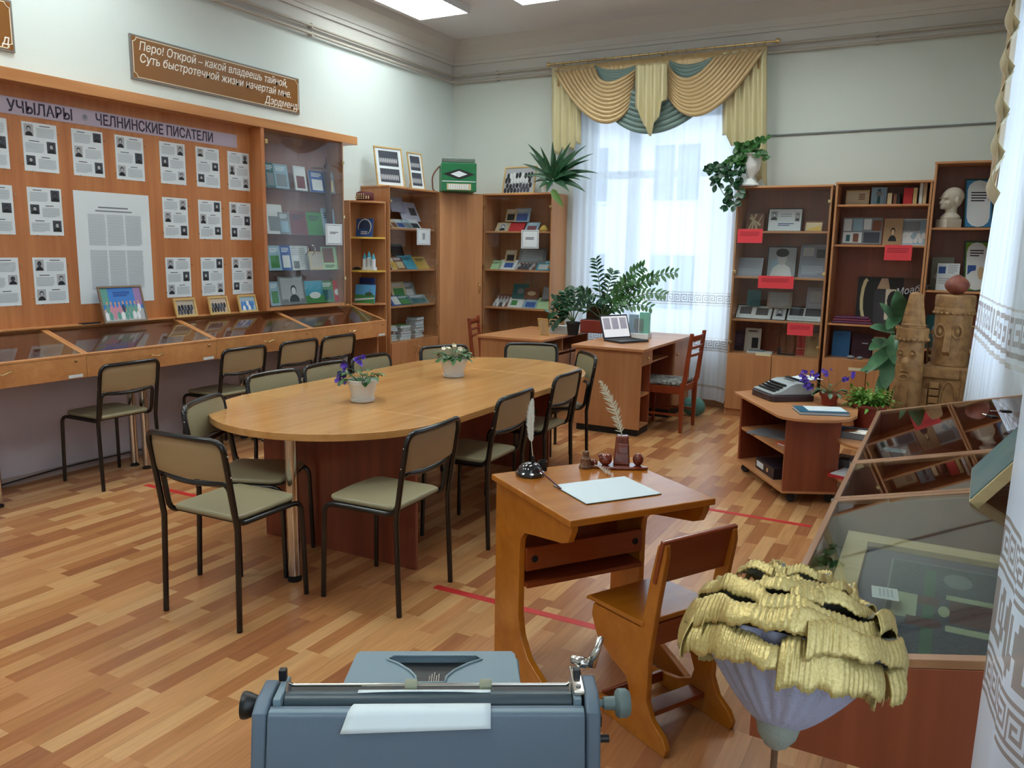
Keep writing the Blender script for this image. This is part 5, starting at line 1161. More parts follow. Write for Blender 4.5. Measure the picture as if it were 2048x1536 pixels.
# wooden writing set
M_VAR = M('varnished_burl', (110, 40, 26), .12, coat=.8, bump=(40, .2, (140, 62, 36))); p4 = (dk(1195, 938)+dk(1270, 932))/2
ws = thing('writing_set', 'glossy dark red wooden pen stand on a slab at the school desk rear', 'pen stand', (p4.x, p4.y, .7455), rad(24))
q = MB(); q.prism([(-.115, -.02), (-.05, -.045), (.06, -.036), (.12, -.03), (.125, -.018), (.10, .0), (.07, .035), (.0, .045), (-.08, .03)], 0, .012, M_VAR, 'z'); q.build('slab', ws, bevel=.004)
q = MB(); vs = []
for z, w in ((.012, .033), (.13, .024)): vs += [(-w+.02+.0, -w*.8+.018, z), (w+.02, -w*.8+.018, z), (w+.02, w*.6+.018, z), (-w+.02, w*.6+.018, z)]
q.add(vs, [(0, 3, 2, 1), (4, 5, 6, 7), (0, 1, 5, 4), (1, 2, 6, 5), (2, 3, 7, 6), (3, 0, 4, 7)], M_VAR); q.build('pen_holder', ws, bevel=.006)
b1('carved_panel', (.002, -.012, .06), (.044, -.006, .10), M_VAR, ws, .003)
q = MB(); q.ball((-.045, -.012, .034), (.026, .022, .024), M_VAR, 14, 10)
for k in range(7): q.ball((-.05+.02*cos(k*2), -.014+.014*sin(k*2), .046+.008*sin(k*3)), .009, M_VAR, 8, 6)
for k in range(5): q.ball((-.085-.006*k+.004*(k % 2), -.012+.006*(k % 3), .018+.004*(k % 2)), .010, M_VAR, 8, 6)
q.build('carved_flower', ws, smooth=True)
q = MB(); q.ball((.085, .0, .036), (.022, .019, .026), M_VAR, 16, 12); q.build('carved_egg', ws, smooth=True)
wm = Matrix.Translation(ws.location) @ Matrix.Rotation(rad(24), 4, 'Z'); bq = wm @ Vector((.02, .012, .132))
qt = thing('quill_pen', 'ruffled ivory quill standing in the red wooden pen stand', 'quill', bq); tp = ony(1200, 760, bq.y+.03); quill(qt, 'q', (0, 0, -.012), tp-bq, .036, M_QG, 2, -.012, .10, True)
f0 = dk(1186, 934)+Vector((0, 0, .012)); f1 = dk(1222, 956)+Vector((0, 0, .014))
qt = thing('small_feather', 'small white feather pen lying on the corner of the white sheet', 'feather', f0); quill(qt, 'q', (0, 0, 0), f1-f0, .022, M_QW, 3, .002, .35, True)

# ================================================================ display counters on the right wall
W_CRT = wood('right_counter_laminate', (176, 132, 96), (154, 110, 76), .36, 'x')
for y1, w, lab in ((3.96, 1.055, 'glass topped display counter at the right, farthest from the camera, by the wooden totems'), (2.90, .475, 'short middle display counter at the right with documents inside'), (2.42, 1.05, 'nearest display counter at the right with the dark embroidered picture inside')):
    counter(lab, w, (-.243, y1, 0), rad(-90), legs=False, body=W_CRT, handles=False, lockplate=True, group='display counters on the right wall', d=.585)
q = MB(); q.box((-.22, 1.39, .7665), (.33, 2.40, .768), M('teal_lining', (70, 92, 96), .8)); tag(q.build('lining_sheet'), 'teal cloth lining inside the nearest right display counter', 'cloth')
M_EMB = M('embroidered_ground', (40, 58, 78), .8, bump=(120, .4, (58, 80, 96))); E_g, E_p, E_m, E_v = MX('thread_green', (34, 92, 74)), MX('thread_pale', (150, 168, 140)), MX('thread_maroon', (70, 40, 48)), MX('mat_violet', (74, 74, 100))
er = framed('embroidered_picture', 'pine framed dark embroidered picture lying in the nearest right counter', .50, .80, .055, W_PINE, E_v, [('r', .16, .10, 1, .93, M_EMB), ('r', .36, .14, .42, .88, E_g), ('r', .28, .60, .44, .66, E_m), ('r', .50, .50, .92, .66, E_m), ('r', .20, .48, .33, .66, E_p), ('e', .44, .53, .50, .61, E_p), ('r', .48, .665, .86, .70, E_p), ('r', .48, .44, .86, .48, E_p), ('r', .28, .44, .46, .50, E_m), ('e', .46, .76, .62, .88, MX('thread_grey', (96, 116, 120))), ('e', .5, .16, .9, .34, MX('thread_blue', (40, 90, 110))), ('o', .16, .10, 1, .93, .006, MX('thread_line', (110, 130, 134)))], (.06, 1.90, .769), rad(-90), 0, depth=.03)
er.rotation_euler = (rad(-86), 0, 0); er.location = (.065, 1.50, .80)
for o_, (x, y, w, h, c, lab) in enumerate(((-.165, 1.99, .05, .035, M_PAPER, 'small white label beside the embroidered picture'),)):
    q = sheet_mesh(.07, .055, .001, M_PAPER, [('t', .15, .2, .85, .8, 4, M_TEXT)], None, Matrix.Rotation(-rad(90), 4, 'X')); tag(q.build('paper_label', None, loc=(-.095, 1.93, .84), rz=rad(-84)), lab, 'label')
def flat(name, lab, cat, px, py, z, w, h, rz_, base, els=(), t=.003):
    p = onz(px, py, z); o = sheet_mesh(w, h, t, base, els, None, Matrix.Translation((0, -h/2, 0)) @ Matrix.Rotation(-rad(90), 4, 'X')).build(name, None, loc=(p.x, p.y, z), rz=rad(rz_)); return tag(o, lab, cat)
CZ2 = .767
flat('document_sheet', 'beige card in the middle right counter', 'document', 1795, 985, CZ2, .17, .11, -20, c_be, T2)
flat('paper_label', 'small white label card in the middle right counter', 'label', 1826, 975, CZ2+.02, .07, .055, -10, M_PAPER, T2)
flat('document_sheet', 'open white printed sheets at the right of the middle counter', 'document', 1895, 990, CZ2, .24, .15, -5, M_PAPER, T2, .008)
flat('document_sheet', 'white sheet at the near left corner of the middle counter', 'document', 1715, 998, CZ2, .14, .08, -4, M_PAPER, T2)
framed('framed_picture', 'pine framed photo lying in the far right counter', .40, .30, .045, W_PINE, c_pl, [('r', .3, .1, .95, .9, c_bl), ('e', .5, .2, .8, .7, c_gy)], (0, 0, 0), 0, 0).rotation_euler = (rad(-80), 0, rad(6))
bpy.data.objects['framed_picture.001'].location = (.06, 3.05, CZ2+.012)
flat('paper_label', 'small white label on the photo in the far right counter', 'label', 1790, 900, CZ2+.06, .08, .06, 0, M_PAPER, T2)
flat('document_sheet', 'white printed sheet at the wall side of the far right counter', 'document', 2005, 820, CZ2+.02, .16, .26, -20, M_PAPER, T2)
q = MB(); q.box((0, 0, 0), (.15, .22, .05), M('grey_device', (88, 92, 96), .4)); q.box((.02, .03, .05), (.06, .19, .055), M_BLACK); q.box((.08, .03, .05), (.13, .1, .055), c_gy); tag(q.build('old_telephone', None, loc=(.10, 3.45, CZ2), rz=rad(-15)), 'dark grey device lying in the far right counter', 'device')
# wooden display panel above the right counters
b1('wooden_backboard', (.335, 1.30, 1.05), (.352, 3.96, 2.5), W_RED, None); tag(bpy.data.objects['wooden_backboard'], 'brown wooden panel on the right wall above the right counters', 'panel')
# keys
kt = thing('key_ring', 'two black headed keys on a chain hanging at the far right counter', 'keys', (.26, 3.35, 1.045))
for i, (dx, dy, a) in enumerate(((-.06, .02, 20), (-.10, -.10, -60))):
    q = MB(); M4 = Matrix.Translation((dx, dy, 0)) @ Matrix.Rotation(rad(a), 4, 'Z'); q.box((0, -.011, 0), (.035, .011, .008), M_BLACK, M4); q.box((-.035, -.004, .002), (0, .004, .005), M_CHROME, M4); q.build('key', kt, bevel=.002)
q = MB(); q.tube([(.0, .02, .004), (.03, .03, .012), (.06, .02, .004), (.085, .02, .006)], .004, M_CHROME, 8); q.build('chain', kt)
# tilted picture leaning on the right wall
BL, TL = Vector((.089, 2.296, .985)), Vector((.100, 2.655, .985)); NR = ony(2048, 903, 2.296)
upd = (NR-BL).normalized(); wd = (TL-BL).normalized(); nn = wd.cross(upd).normalized()
if nn.x > 0: nn = -nn
R3 = Matrix((wd, -nn, upd)).transposed().to_4x4(); hgt_ = .46
tp_ = thing('leaning_picture', 'dark teal picture in a thick pale wooden frame leaning over the right counters', 'picture', BL)
def tb(name, a, b_, m, bev=.002): 
    q = MB(); q.box(a, b_, m); q.v = [R3 @ v for v in q.v]; return q.build(name, tp_, bevel=bev)
Lw = (TL-BL).length
tb('backing', (0, .002, 0), (Lw, .030, hgt_), W_PINE); tb('canvas', (.006, -.001, .006), (Lw-.006, .002, hgt_-.006), M('teal_painting', (84, 122, 124), .3, coat=.3, bump=(9, .1, (112, 142, 138))), 0)
# curtains at the right wall
sv = WINR
curtain('voile_curtain', 'white sheer curtain by the right wall window, behind the right display counters', [(.315, 3.975), (.262, 4.08), (.225, 4.6), (.205, 5.25), (.19, 5.62)], .12, 3.3, [(1.38, ['-']+[r for r in BAND for _ in (0, 1)][2:]), (.62, BAND)], 40, .010, bottom=lambda w, u, sp: w+Vector((-.055*u*min(1, max(0, (2.1-w.z)/1.5)), .10*u*max(0, (2.0-w.z)), 0)))
BIG = []
for r in KEY: BIG += [''.join(c*4 for c in r)]*4
NB = ['=', None] + KEY + [None, '='] + [None]*2 + ["####....####....", "####....####....", "####..######..##", "####..##..##..##", "####..##..##..##", "####..##..##..##", "####..##..##..##", "####..########..", "####......####..", "####......####..", "############....", "############...."] + [None]*2 + ['='] + [None] + KEY + [None, '=']
curtain('voile_curtain', 'white sheer curtain with large brown key pattern hanging at the right edge, nearest the camera', [(.086, 1.14), (.10, 1.02), (.15, .9), (.22, .78), (.29, .60)], .05, 3.3, [(1.285, NB)], 26, .008, cell=.0062, bottom=lambda w, u, sp: w+Vector((-.014*(1-u)*max(0, 1.5-w.z), 0, 0)))
for nm, ys, lab in (('window_drape', (4.05, 5.75), 'gold drape tail hanging at the top right edge of the photo'),):
    t = thing(nm, lab, 'drape', (.20, 5.9, 3.3)); q = MB()
    def fn(u, v):
        z = 3.35-v*1.3*(1-.0*u); w_ = .16+.0*v; y = 5.25+.75*u; tri = abs(((u*4+v*.0) % 1)-.5)*2
        return Vector((.190-.030*tri-.01*v, y-.0, z-.12*(1-u)*0+.10*sin(u*18)*v*v+.25*(u-.5)*0))-t.location
    q.grid(fn, 40, 30, M_GOLD); q.build('drape_tail', t, smooth=True, solid=.003)
    q = MB()
    for k in range(6):
        z0 = 3.25-k*.22; w_ = .10
        q.grid(lambda u, v: Vector((.19-.05*sin(pi*v)-.02*u, 5.22+.10*u+.02*k*.3, z0-.20*v-.06*u))-t.location, 6, 8, M_GOLDL)
    q.build('ruffled_edge', t, smooth=True, solid=.002)

# ================================================================ large typewriter in the foreground
TWA = rad(30.4)
TW = thing('typewriter', 'large blue grey typewriter seen from behind with white paper, nearest the camera', 'typewriter', (-.6375, .9255, .715), TWA)
Z0 = .185
M_TB = M('blue_grey_paint', (100, 117, 134), .45, bump=(700, .12)); M_TB2 = M('light_blue_grey_paint', (124, 146, 158), .42, bump=(700, .12)); M_TBK = M('typewriter_black', (18, 19, 22), .4); M_RUB = M('platen_rubber', (58, 74, 82), .35)
q = MB()
prof = [(.0, Z0), (-.022, Z0-.088), (-.018, Z0-.15), (.0, .012), (.10, .012), (.10, Z0-.03), (.022, Z0-.025), (.02, Z0+.006)]
q.prism(prof, -.241, .241, M_TB, 'x'); q.build('rear_panel', TW, bevel=.003)
q = MB()
for s_ in (-1, 1):
    pr = [(.004, Z0+.0), (-.014, Z0-.088), (-.010, Z0-.15), (.006, .012), (.12, .012), (.125, Z0-.02), (.085, Z0+(.011 if s_ < 0 else .020)), (.03, Z0+(.011 if s_ < 0 else .020)), (.006, Z0+.002)]
    q = MB(); q.prism(pr, s_*.2425 if s_ > 0 else -.266, .266 if s_ > 0 else -.2425, M_TB, 'x'); q.build('side_panel', TW, bevel=.006, seg=3)
b1('deck_strip', (-.2405, .004, Z0-.002), (.2405, .022, Z0+.004), M_TB2, TW, .002)
b1('carriage_bed', (-.238, .024, Z0-.028), (.238, .12, Z0-.018), M_TBK, TW)
q = MB(); RX = Matrix.Translation((-.224, .050, Z0-.008)) @ Matrix.Rotation(rad(90), 4, 'Y'); q.lathe([(.0180, 0), (.0180, .448)], M_RUB, (0, 0, 0), 32, RX); q.build('platen', TW, smooth='auto')
q = MB(); q.tube([(-.223, .078, Z0+.006), (.223, .078, Z0+.006)], .0028, M_CHROME, 10); pr_ = q.build('paper_bail', TW, smooth='auto')
for x in (-.031, .0885):
    q = MB(); q.lathe([(.0075, 0), (.009, .002), (.009, .018), (.0075, .020)], M('bail_rubber', (150, 152, 128), .35), (0, 0, 0), 18, Matrix.Translation((x-.01, .078, Z0+.006)) @ Matrix.Rotation(rad(90), 4, 'Y')); q.build('bail_roller', pr_, smooth='auto')
for s_ in (-1, 1):
    b1('carriage_end', (s_*.232-.006, .022, Z0-.02), (s_*.232+.006, .092, Z0+.014), M_TB2, TW, .002)
    q = MB(); q.tube([(s_*.222, .045, Z0+.004), (s_*.224, .062, Z0+.020), (s_*.222, .078, Z0+.008)], .0025, M_CHROME, 6); q.build('bail_arm', TW)
    b1('clip', (s_*.236-.006, .075, Z0+.013), (s_*.236+.006, .088, Z0+.032), M_TBK, TW, .002)
for x, z in ((.236, .0145), (.236, .0145)):
    pass
b1('lever_plate', (.226, .03, Z0+.014), (.244, .11, Z0+.022), M_CHROME, TW, .002)
for y in (.045, .095):
    q = MB(); q.lathe([(.004, 0), (.004, .002)], M('steel_screw', (120, 120, 118), .3, 1), (.235, y, Z0+.022), 10); q.build('screw', TW)
# return lever
q = MB(); P_ = fillet([(.232, .115, Z0+.030), (.250, .112, Z0+.020), (.266, .110, Z0+.024), (.278, .112, Z0+.070)], .012, 4)
q.tube(P_, [.006]*len(P_), M_CHROME, 10); q.tube([(.262, .110, Z0+.022), (.270, .111, Z0+.045), (.279, .112, Z0+.072)], [.010, .007, .003], M_CHROME, 10); q.tube([(.230, .116, Z0+.034), (.245, .113, Z0+.026), (.262, .110, Z0+.024)], [.004, .010, .008], M_CHROME, 10); q.build('return_lever', TW, smooth=True)
# knobs
q = MB(); RL = Matrix.Translation((-.264, .050, Z0-.012)) @ Matrix.Rotation(rad(-90), 4, 'Y'); q.lathe([(.012, 0), (.015, .006), (.020, .018), (.0215, .024), (.0205, .028), (.012, .029), (.010, .024)], M_TBK, (0, 0, 0), 28, RL); q.build('platen_knob', TW, smooth='auto')
M_KN = M('grey_knob', (110, 128, 128), .4)
q = MB(); RR = Matrix.Translation((.264, .050, Z0-.010)) @ Matrix.Rotation(rad(90), 4, 'Y'); q.lathe([(.006, 0), (.006, .012), (.010, .012), (.011, .030), (.019, .032), (.0225, .036), (.0225, .048), (.018, .054), (.001, .055)], M_KN, (0, 0, 0), 28, RR); q.build('platen_knob', TW, smooth='auto')
b1('release_lever', (.266, .03, Z0-.040), (.272, .06, Z0-.022), M_TBK, TW); q = MB(); q.tube([(.266, .02, Z0-.052), (.282, .02, Z0-.052)], .006, M_TBK, 10); q.build('release_button', TW); b1('side_foot', (-.272, .03, Z0-.085), (-.266, .07, Z0-.045), M_TBK, TW)
# front cover with ribbon opening (behind the platen from here)
zc_ = Z0-.022
out = [(-.150, .125), (.148, .125), (.142, .235), (.136, .245), (-.138, .245), (-.144, .235)]
hole = [(-.076, .226), (.072, .226), (.082, .212), (.058, .196), (.034, .172), (.022, .150), (.020, .131), (-.028, .131), (-.030, .150), (-.042, .172), (-.064, .196), (-.086, .212)]
bmh = bmesh.new()
ov = [bmh.verts.new((x, y, zc_-(y-.125)*.02)) for x, y in out]; hv = [bmh.verts.new((x, y, zc_-(y-.125)*.02)) for x, y in hole]
es = [bmh.edges.new((ov[i], ov[(i+1) % len(ov)])) for i in range(len(ov))]+[bmh.edges.new((hv[i], hv[(i+1) % len(hv)])) for i in range(len(hv))]
bmesh.ops.triangle_fill(bmh, edges=es, use_beauty=True)
me_ = bpy.data.meshes.new('front_cover'); bmh.to_mesh(me_); bmh.free(); me_.materials.append(M_TB2); fc = bpy.data.objects.new('front_cover', me_); COL.objects.link(fc); fc.parent = TW
sm_ = fc.modifiers.new('thickness', 'SOLIDIFY'); sm_.thickness = .014; sm_.offset = -1 if me_.polygons[0].normal.z > 0 else 1
q = MB(); q.tube([(x, y, zc_+.0015-(y-.125)*.02) for x, y in hole], .0022, M('pale_rim', (140, 160, 168), .4), 8, closed=True); q.build('opening_rim', fc, smooth=True)
q = MB(); q.prism([(.125, .03), (.125, zc_-.014), (.245, zc_-.016), (.30, .10), (.42, .05), (.42, .03)], -.152, .150, M_TB2, 'x'); q.build('front_body', TW, bevel=.006)
b1('type_basket', (-.088, .128, zc_-.03), (.084, .224, zc_-.0135), M_TBK, TW, 0)
q = MB()
for i in range(5): x = -.008+.016*i/4; q.box((x-.0008, .145+.004*(i % 2), zc_-.013), (x+.0008, .175+.006*(i % 3), zc_-.011), M_CHROME)
q.build('type_bars', TW)
q = MB()
for r in range(4):
    for c in range(12): q.lathe([(.0075, 0), (.0065, .006)], M_PAPER, (-.12+.022*c+.005*r, .305+.026*r, .105-.012*r), 8)
q.build('keys', TW)
# paper
M_WP = M('typing_paper', (224, 236, 240), .7)
pp = thing('typing_paper', 'white sheet wound round the platen and hanging over the back of the near typewriter', 'paper', TW.location, TWA)
q = MB(); cv = [(.002, Z0-.012), (.004, Z0+.010), (.012, Z0+.0095)]
path = [(-.012, Z0-.014), (-.005, Z0-.003), (.002, Z0+.0075), (.014, Z0+.0088), (.024, Z0+.006), (.0285, Z0-.004), (.0305, Z0-.014), (.038, Z0-.0238)]+[(.050+.0187*cos(rad(a)), Z0-.008+.0187*sin(rad(a))) for a in (-90, -60, -30, 0, 30, 60, 85, 100)]
def fnp(u, v):
    k = min(int(v*(len(path)-1)), len(path)-2); f = v*(len(path)-1)-k; y = path[k][0]*(1-f)+path[k+1][0]*f; z = path[k][1]*(1-f)+path[k+1][1]*f
    x0 = -.112-.018*max(0, 1-v*2.5)**2; x = x0+(.0965-x0)*u; z += -.008*(1-v)**8*(1-u)+(.003*abs(sin(u*3.3)) if v > .97 else 0); return Vector((x, y, z))
q.grid(fnp, 14, 30, M_WP); q.build('sheet', pp, smooth=True, solid=.0006)
PD = thing('pedestal', 'slim wooden pedestal under the foreground typewriter, below the frame', 'pedestal', (-.6375, .9255, 0), TWA)
b1('pedestal_top', (-.15, .0, .70), (.15, .36, .715), W_CABH, PD); b1('column', (-.12, .06, .02), (.12, .30, .70), W_CAB, PD); b1('foot', (-.15, .02, 0), (.15, .34, .02), W_CABH, PD)

# ================================================================ golden paper flower
FL = Vector((-.136, .985, 1.126)); VR = Vector((cos(YAW), sin(YAW), 0)); VF = Vector((-sin(YAW), cos(YAW), 0))
TILT = Matrix.Rotation(rad(13), 4, VF) @ Matrix.Rotation(rad(-24), 4, VR)
ft = thing('paper_flower', 'big golden crepe paper flower with grey lilac cup at the lower right', 'paper flower', (FL.x, FL.y, 0))
M_CG = M('gold_crepe', (206, 186, 124), .36, .45, .6, bump=(300, .14, (186, 164, 98))); M_CL = M('lilac_crepe', (158, 158, 180), .8, bump=(300, .25)); M_CGR = M('grey_crepe', (138, 140, 130), .8, bump=(300, .2))
def fb(name, q, **k): q.v = [TILT @ v + Vector((0, 0, FL.z)) for v in q.v]; return q.build(name, ft, **k)
q = MB()
def cup(u, v):
    a = 2*pi*u; r = .012+.102*v**.78+.0035*sin(a*23+v*2)*v+.004*sin(a*9+1)*v*(1-.3*v); z = -.104+.108*v**1.15; return Vector((r*cos(a), r*sin(a), z))
q.grid(cup, 200, 16, M_CL); fb('cup', q, smooth=True, solid=.001)
q = MB(); q.lathe([(.003, -.128), (.012, -.124), (.022, -.112), (.027, -.094)], M_CGR, (0, 0, 0), 16); fb('calyx', q, smooth=True)
e_ = TILT @ Vector((0, 0, -.126)) + Vector((0, 0, FL.z))
q = MB(); q.tube([e_, (e_.x, e_.y, .9), (e_.x, e_.y, .02)], .004, M('brown_stem', (96, 66, 42), .7), 8); q.build('stem', ft)
q = MB(); q.lathe([(.10, 0), (.10, .008), (.02, .02), (.006, .03)], M('brown_stem', (96, 66, 42), .7), (e_.x, e_.y, 0), 20); q.build('base', ft, smooth='auto')
rn = random.Random(11)
# petals: n, inner radius, rim radius, rim height, lip drop, lip reach, spread, phase
rings = [(6, .05, .108, .004, .044, .022, 1.12, .15), (5, .045, .114, .026, .028, .018, 1.12, .6), (5, .04, .104, .044, .018, .014, 1.15, .1), (4, .03, .088, .060, .012, .014, 1.2, .7), (4, .02, .062, .074, .008, .010, 1.25, .2), (3, .006, .034, .084, .006, .006, 1.4, .9)]
for n, rb, rt, zr, dr_, rl, wf, ph in rings:
    for k in range(n):
        a0 = 2*pi*(k+ph)/n+rn.uniform(-.15, .15); aw = pi/n*wf; sd = rn.random()*10; rj = rt*rn.uniform(.95, 1.06); zj = rn.uniform(-.007, .007); dj = dr_*rn.uniform(.75, 1.25)
        q = MB()
        def fp(u, v, a0=a0, aw=aw, sd=sd, rj=rj, zj=zj, dj=dj, rb=rb, zr=zr, rl=rl):
            edge = 1-abs(u-.5)*2; a = a0+(u-.5)*2*aw*(.5+.5*min(1, v*1.5))
            if v < .62:
                t = v/.62; r = rb+(rj-rb)*t; z = zr-.028*(1-t)+.006*sin(pi*t)
            else:
                t = (v-.62)/.38; r = rj+rl*sin(t*pi*.62)*(.8+.2*sin(u*11+sd)); z = zr+.006*sin(pi*min(t*2, 1))-dj*t**1.6*(.9+.26*sin(u*5+sd)+.05*sin(u*33+sd)+.02*sin(u*80))
            w = min(1, v/.62)
            z += zj+w*w*(.008*sin(u*5.5+sd)+.0015*sin(u*21+sd*2))-.012*(1-edge)**4*w; r += w*w*.004*sin(u*15+sd+1)
            r += .0011*sin(u*150+sd)*w*(.4+.6*sin(u*13)); return Vector((r*cos(a), r*sin(a), z+.0009*sin(u*150+1)*w))
        q.grid(fp, 84, 24, M_CGR, lambda i, j, sd=sd: M_CG if j > 14+1.2*sin(i*.2+sd) else M_CGR); fb('petal', q, smooth=True, solid=.0009)

# ================================================================ corner trolley with its things
TRO = Vector((-.85, 5.75, 0)); tr = thing('corner_trolley', 'low wooden trolley on castors with rounded side shelves, carrying the small typewriter', 'trolley', TRO)
def trb(name, q, **k): q.v = [v-TRO for v in q.v]; return q.build(name, tr, **k)
ZT = .585
tpoly = [(-1.345, 5.965), (-.90, 5.245), (-.86, 5.205), (-.78, 5.185), (-.66, 5.205), (-.55, 5.27), (-.48, 5.36), (-.45, 5.50), (-.47, 5.75), (-.56, 6.02), (-.72, 6.25), (-.95, 6.38), (-1.12, 6.30)]
q = MB(); q.prism(tpoly, ZT-.02, ZT, W_CABH, 'z'); trb('tabletop', q, bevel=.003)
def vpanel(name, a, b_, z0, z1, m=W_CAB, t=.018):
    a, b_ = Vector((*a, 0)), Vector((*b_, 0)); d = (b_-a).normalized(); n = Vector((-d.y, d.x, 0))*t; q = MB()
    q.prism([(a.x, a.y), (b_.x, b_.y), (b_.x+n.x, b_.y+n.y), (a.x+n.x, a.y+n.y)], z0, z1, m, 'z'); return trb(name, q, bevel=.001)
K1, K2, K3, K4 = (-1.285, 5.935), (-.84, 5.25), (-.53, 5.41), (-1.0, 6.28)
vpanel('front_panel', K2, K3, .085, ZT-.02, W_RED); vpanel('side_panel', K4, K1, .085, ZT-.02, W_RED); vpanel('rear_panel', (-.60, 5.95), K4, .085, ZT-.02, W_RED); vpanel('inner_panel', K3, (-.60, 5.95), .085, ZT-.02, W_RED)
q = MB(); q.prism([K1, K2, K3, (-.60, 5.95), K4], .07, .088, W_CABH, 'z'); trb('bottom_board', q, bevel=.001)
q = MB(); q.prism([(K1[0]+.012, K1[1]+.005), (K2[0]+.01, K2[1]+.02), (K3[0]-.01, K3[1]+.02), (-.62, 5.94), (K4[0], K4[1]-.02)], .315, .333, W_CABH, 'z'); trb('shelf', q)
for z in (.205, .445):
    pts = [(-.36+.225*cos(rad(a)), 5.58+.38*sin(rad(a))) for a in range(100, 284, 12)]+[(-.31, 5.42), (-.31, 5.93)]
    q = MB(); q.prism(pts, z-.018, z, W_CABH, 'z'); trb('round_shelf', q, bevel=.002)
for x, y in ((-1.22, 5.92), (-.80, 5.34), (-.58, 5.46), (-1.0, 6.2)):
    q = MB(); q.lathe([(.026, -.012), (.028, -.010), (.028, .010), (.026, .012)], M_BLACK, (0, 0, 0), 18, Matrix.Translation((x, y, .028)) @ Matrix.Rotation(rad(70), 4, 'X')); q.lathe([(.026, -.010), (.026, .008)], M('grey_wheel', (120, 116, 112), .5), (0, 0, 0), 18, Matrix.Translation((x+.012, y+.03, .028)) @ Matrix.Rotation(rad(70), 4, 'X')); q.box((x-.012, y-.0, .03), (x+.02, y+.03, .07), M_BLACK); trb('castor', q, smooth='auto')
# small typewriter on the trolley: keys face left
t2 = thing('typewriter', 'small pale grey typewriter in a dark case on the corner trolley', 'typewriter', (-.985, 5.90, ZT), rad(-52))
q = MB(); q.prism([(-.16, -.15), (-.14, -.17), (.14, -.17), (.16, -.15), (.16, .15), (-.16, .15)], 0, .045, M('plum_case', (62, 44, 48), .45), 'z'); q.build('case_base', t2, bevel=.008)
M_TG = M('pale_grey_paint', (164, 174, 176), .4)
q = MB(); q.prism([(-.155, .045), (-.155, .058), (-.10, .070), (-.02, .115), (.02, .128), (.07, .128), (.10, .105), (.14, .085), (.14, .045)], -.148, .148, M_TG, 'x'); q.build('body', t2, bevel=.008, seg=3)
q = MB()
for r in range(4): z = .066+.012*r; y = -.135+.026*r; q.box((-.115, y, z), (.115, y+.018, z+.012), M_BLACK)
q.build('keyboard', t2, bevel=.003); b1('ribbon_slot', (-.07, .03, .122), (.07, .055, .1295), M_BLACK, t2, .003)
q = MB(); q.lathe([(.018, 0), (.018, .30)], M_BLACK, (0, 0, 0), 18, Matrix.Translation((-.15, .115, .115)) @ Matrix.Rotation(rad(90), 4, 'Y')); q.build('platen', t2, smooth='auto')
for s_ in (-1, 1):
    q = MB(); q.lathe([(.016, 0), (.018, .004), (.018, .02), (.014, .024)], M_BLACK, (0, 0, 0), 18, Matrix.Translation((s_*.155, .115, .115)) @ Matrix.Rotation(rad(s_*90), 4, 'Y')); q.build('platen_knob', t2, smooth='auto')
q = MB(); q.add([(-.10, .10, .133), (.10, .10, .133), (.10, .19, .150), (-.10, .19, .150), (.10, .25, .142), (-.10, .25, .142)], [(0, 1, 2, 3), (3, 2, 4, 5)], M_WP); tag(q.build('typing_paper', None, loc=(-.985, 5.90, ZT), rz=rad(-52), solid=.001), 'white sheet in the small typewriter on the trolley', 'paper')
q = MB(); q.tube([(-.12, .09, .138), (.12, .09, .138)], .003, M_BLACK, 8); q.build('paper_bail', t2)
pv = onz(1657, 810, ZT)
violet('violet with many purple flowers in a round red pot on the corner trolley', (pv.x, pv.y+.02, ZT), .045, .060, .085, M_RPOT, M_VIOLET, [(-.16, -.04, .17, 8), (-.10, -.05, .20, 7), (-.14, -.03, .12, 7), (-.03, .0, .22, 6), (.09, .0, .19, 5), (.13, .01, .21, 5), (-.18, -.05, .20, 5)], 9, M('leaf_grey_green', (88, 118, 88), .5), 22, lr=.06)
fo = onz(1640, 826, ZT); q = MB(); q.box((-.155, -.105, 0), (.155, .105, .003), M('dark_teal_cover', (28, 66, 82), .4)); q.box((-.15, -.10, .003), (.15, .10, .018), M_PAPER); q.box((-.155, -.105, .018), (.155, .105, .021), M('blue_cover', (44, 104, 134), .3)); q.box((-.09, -.06, .0212), (.15, .10, .0225), M_WP)
tag(q.build('book', None, loc=(fo.x, fo.y+.02, ZT), rz=rad(22)), 'blue covered album with white sheets at the front of the corner trolley', 'book')
q = MB(); q.box((-.16, -.11, 0), (.16, .11, .012), M('grey_folder', (128, 134, 144), .5)); tag(q.build('folder', None, loc=(-1.0, 5.78, .3335), rz=rad(-20)), 'grey folder on the middle shelf of the corner trolley', 'folder')
q = MB(); q.box((-.13, -.10, 0), (.13, .10, .014), M('orange_folder', (206, 92, 60), .5)); q.box((-.11, -.101, .003), (.05, -.0995, .010), M_PAPER); q.box((.03, -.03, .014), (.09, .0, .0155), c_gr); tag(q.build('folder', None, loc=(-.78, 5.50, .3335), rz=rad(-40)), 'orange folder on the middle shelf of the corner trolley', 'folder')
q = MB(); q.box((-.16, -.15, 0), (.16, .14, .075), M('black_binder', (34, 30, 44), .4)); q.box((-.14, -.1515, .018), (-.02, -.15, .058), M_PAPER); q.lathe([(.016, 0), (.016, .002), (.010, .002)], M_CHROME, (0, 0, 0), 16, Matrix.Translation((.05, -.15, .037)) @ Matrix.Rotation(rad(90), 4, 'X')); tag(q.build('ring_binder', None, bevel=.003, loc=(-.90, 5.70, .0885), rz=rad(-57)), 'black ring binder with white label lying on the trolley bottom', 'binder')
tb2 = onz(1712, 872, .445); tt = thing('tool_box', 'open silver box with metal drawing tools on the rounded trolley shelf', 'box', (tb2.x, tb2.y-.02, .4455), rad(-6))
M_SIL = M('silver_box', (124, 134, 142), .4, .3)
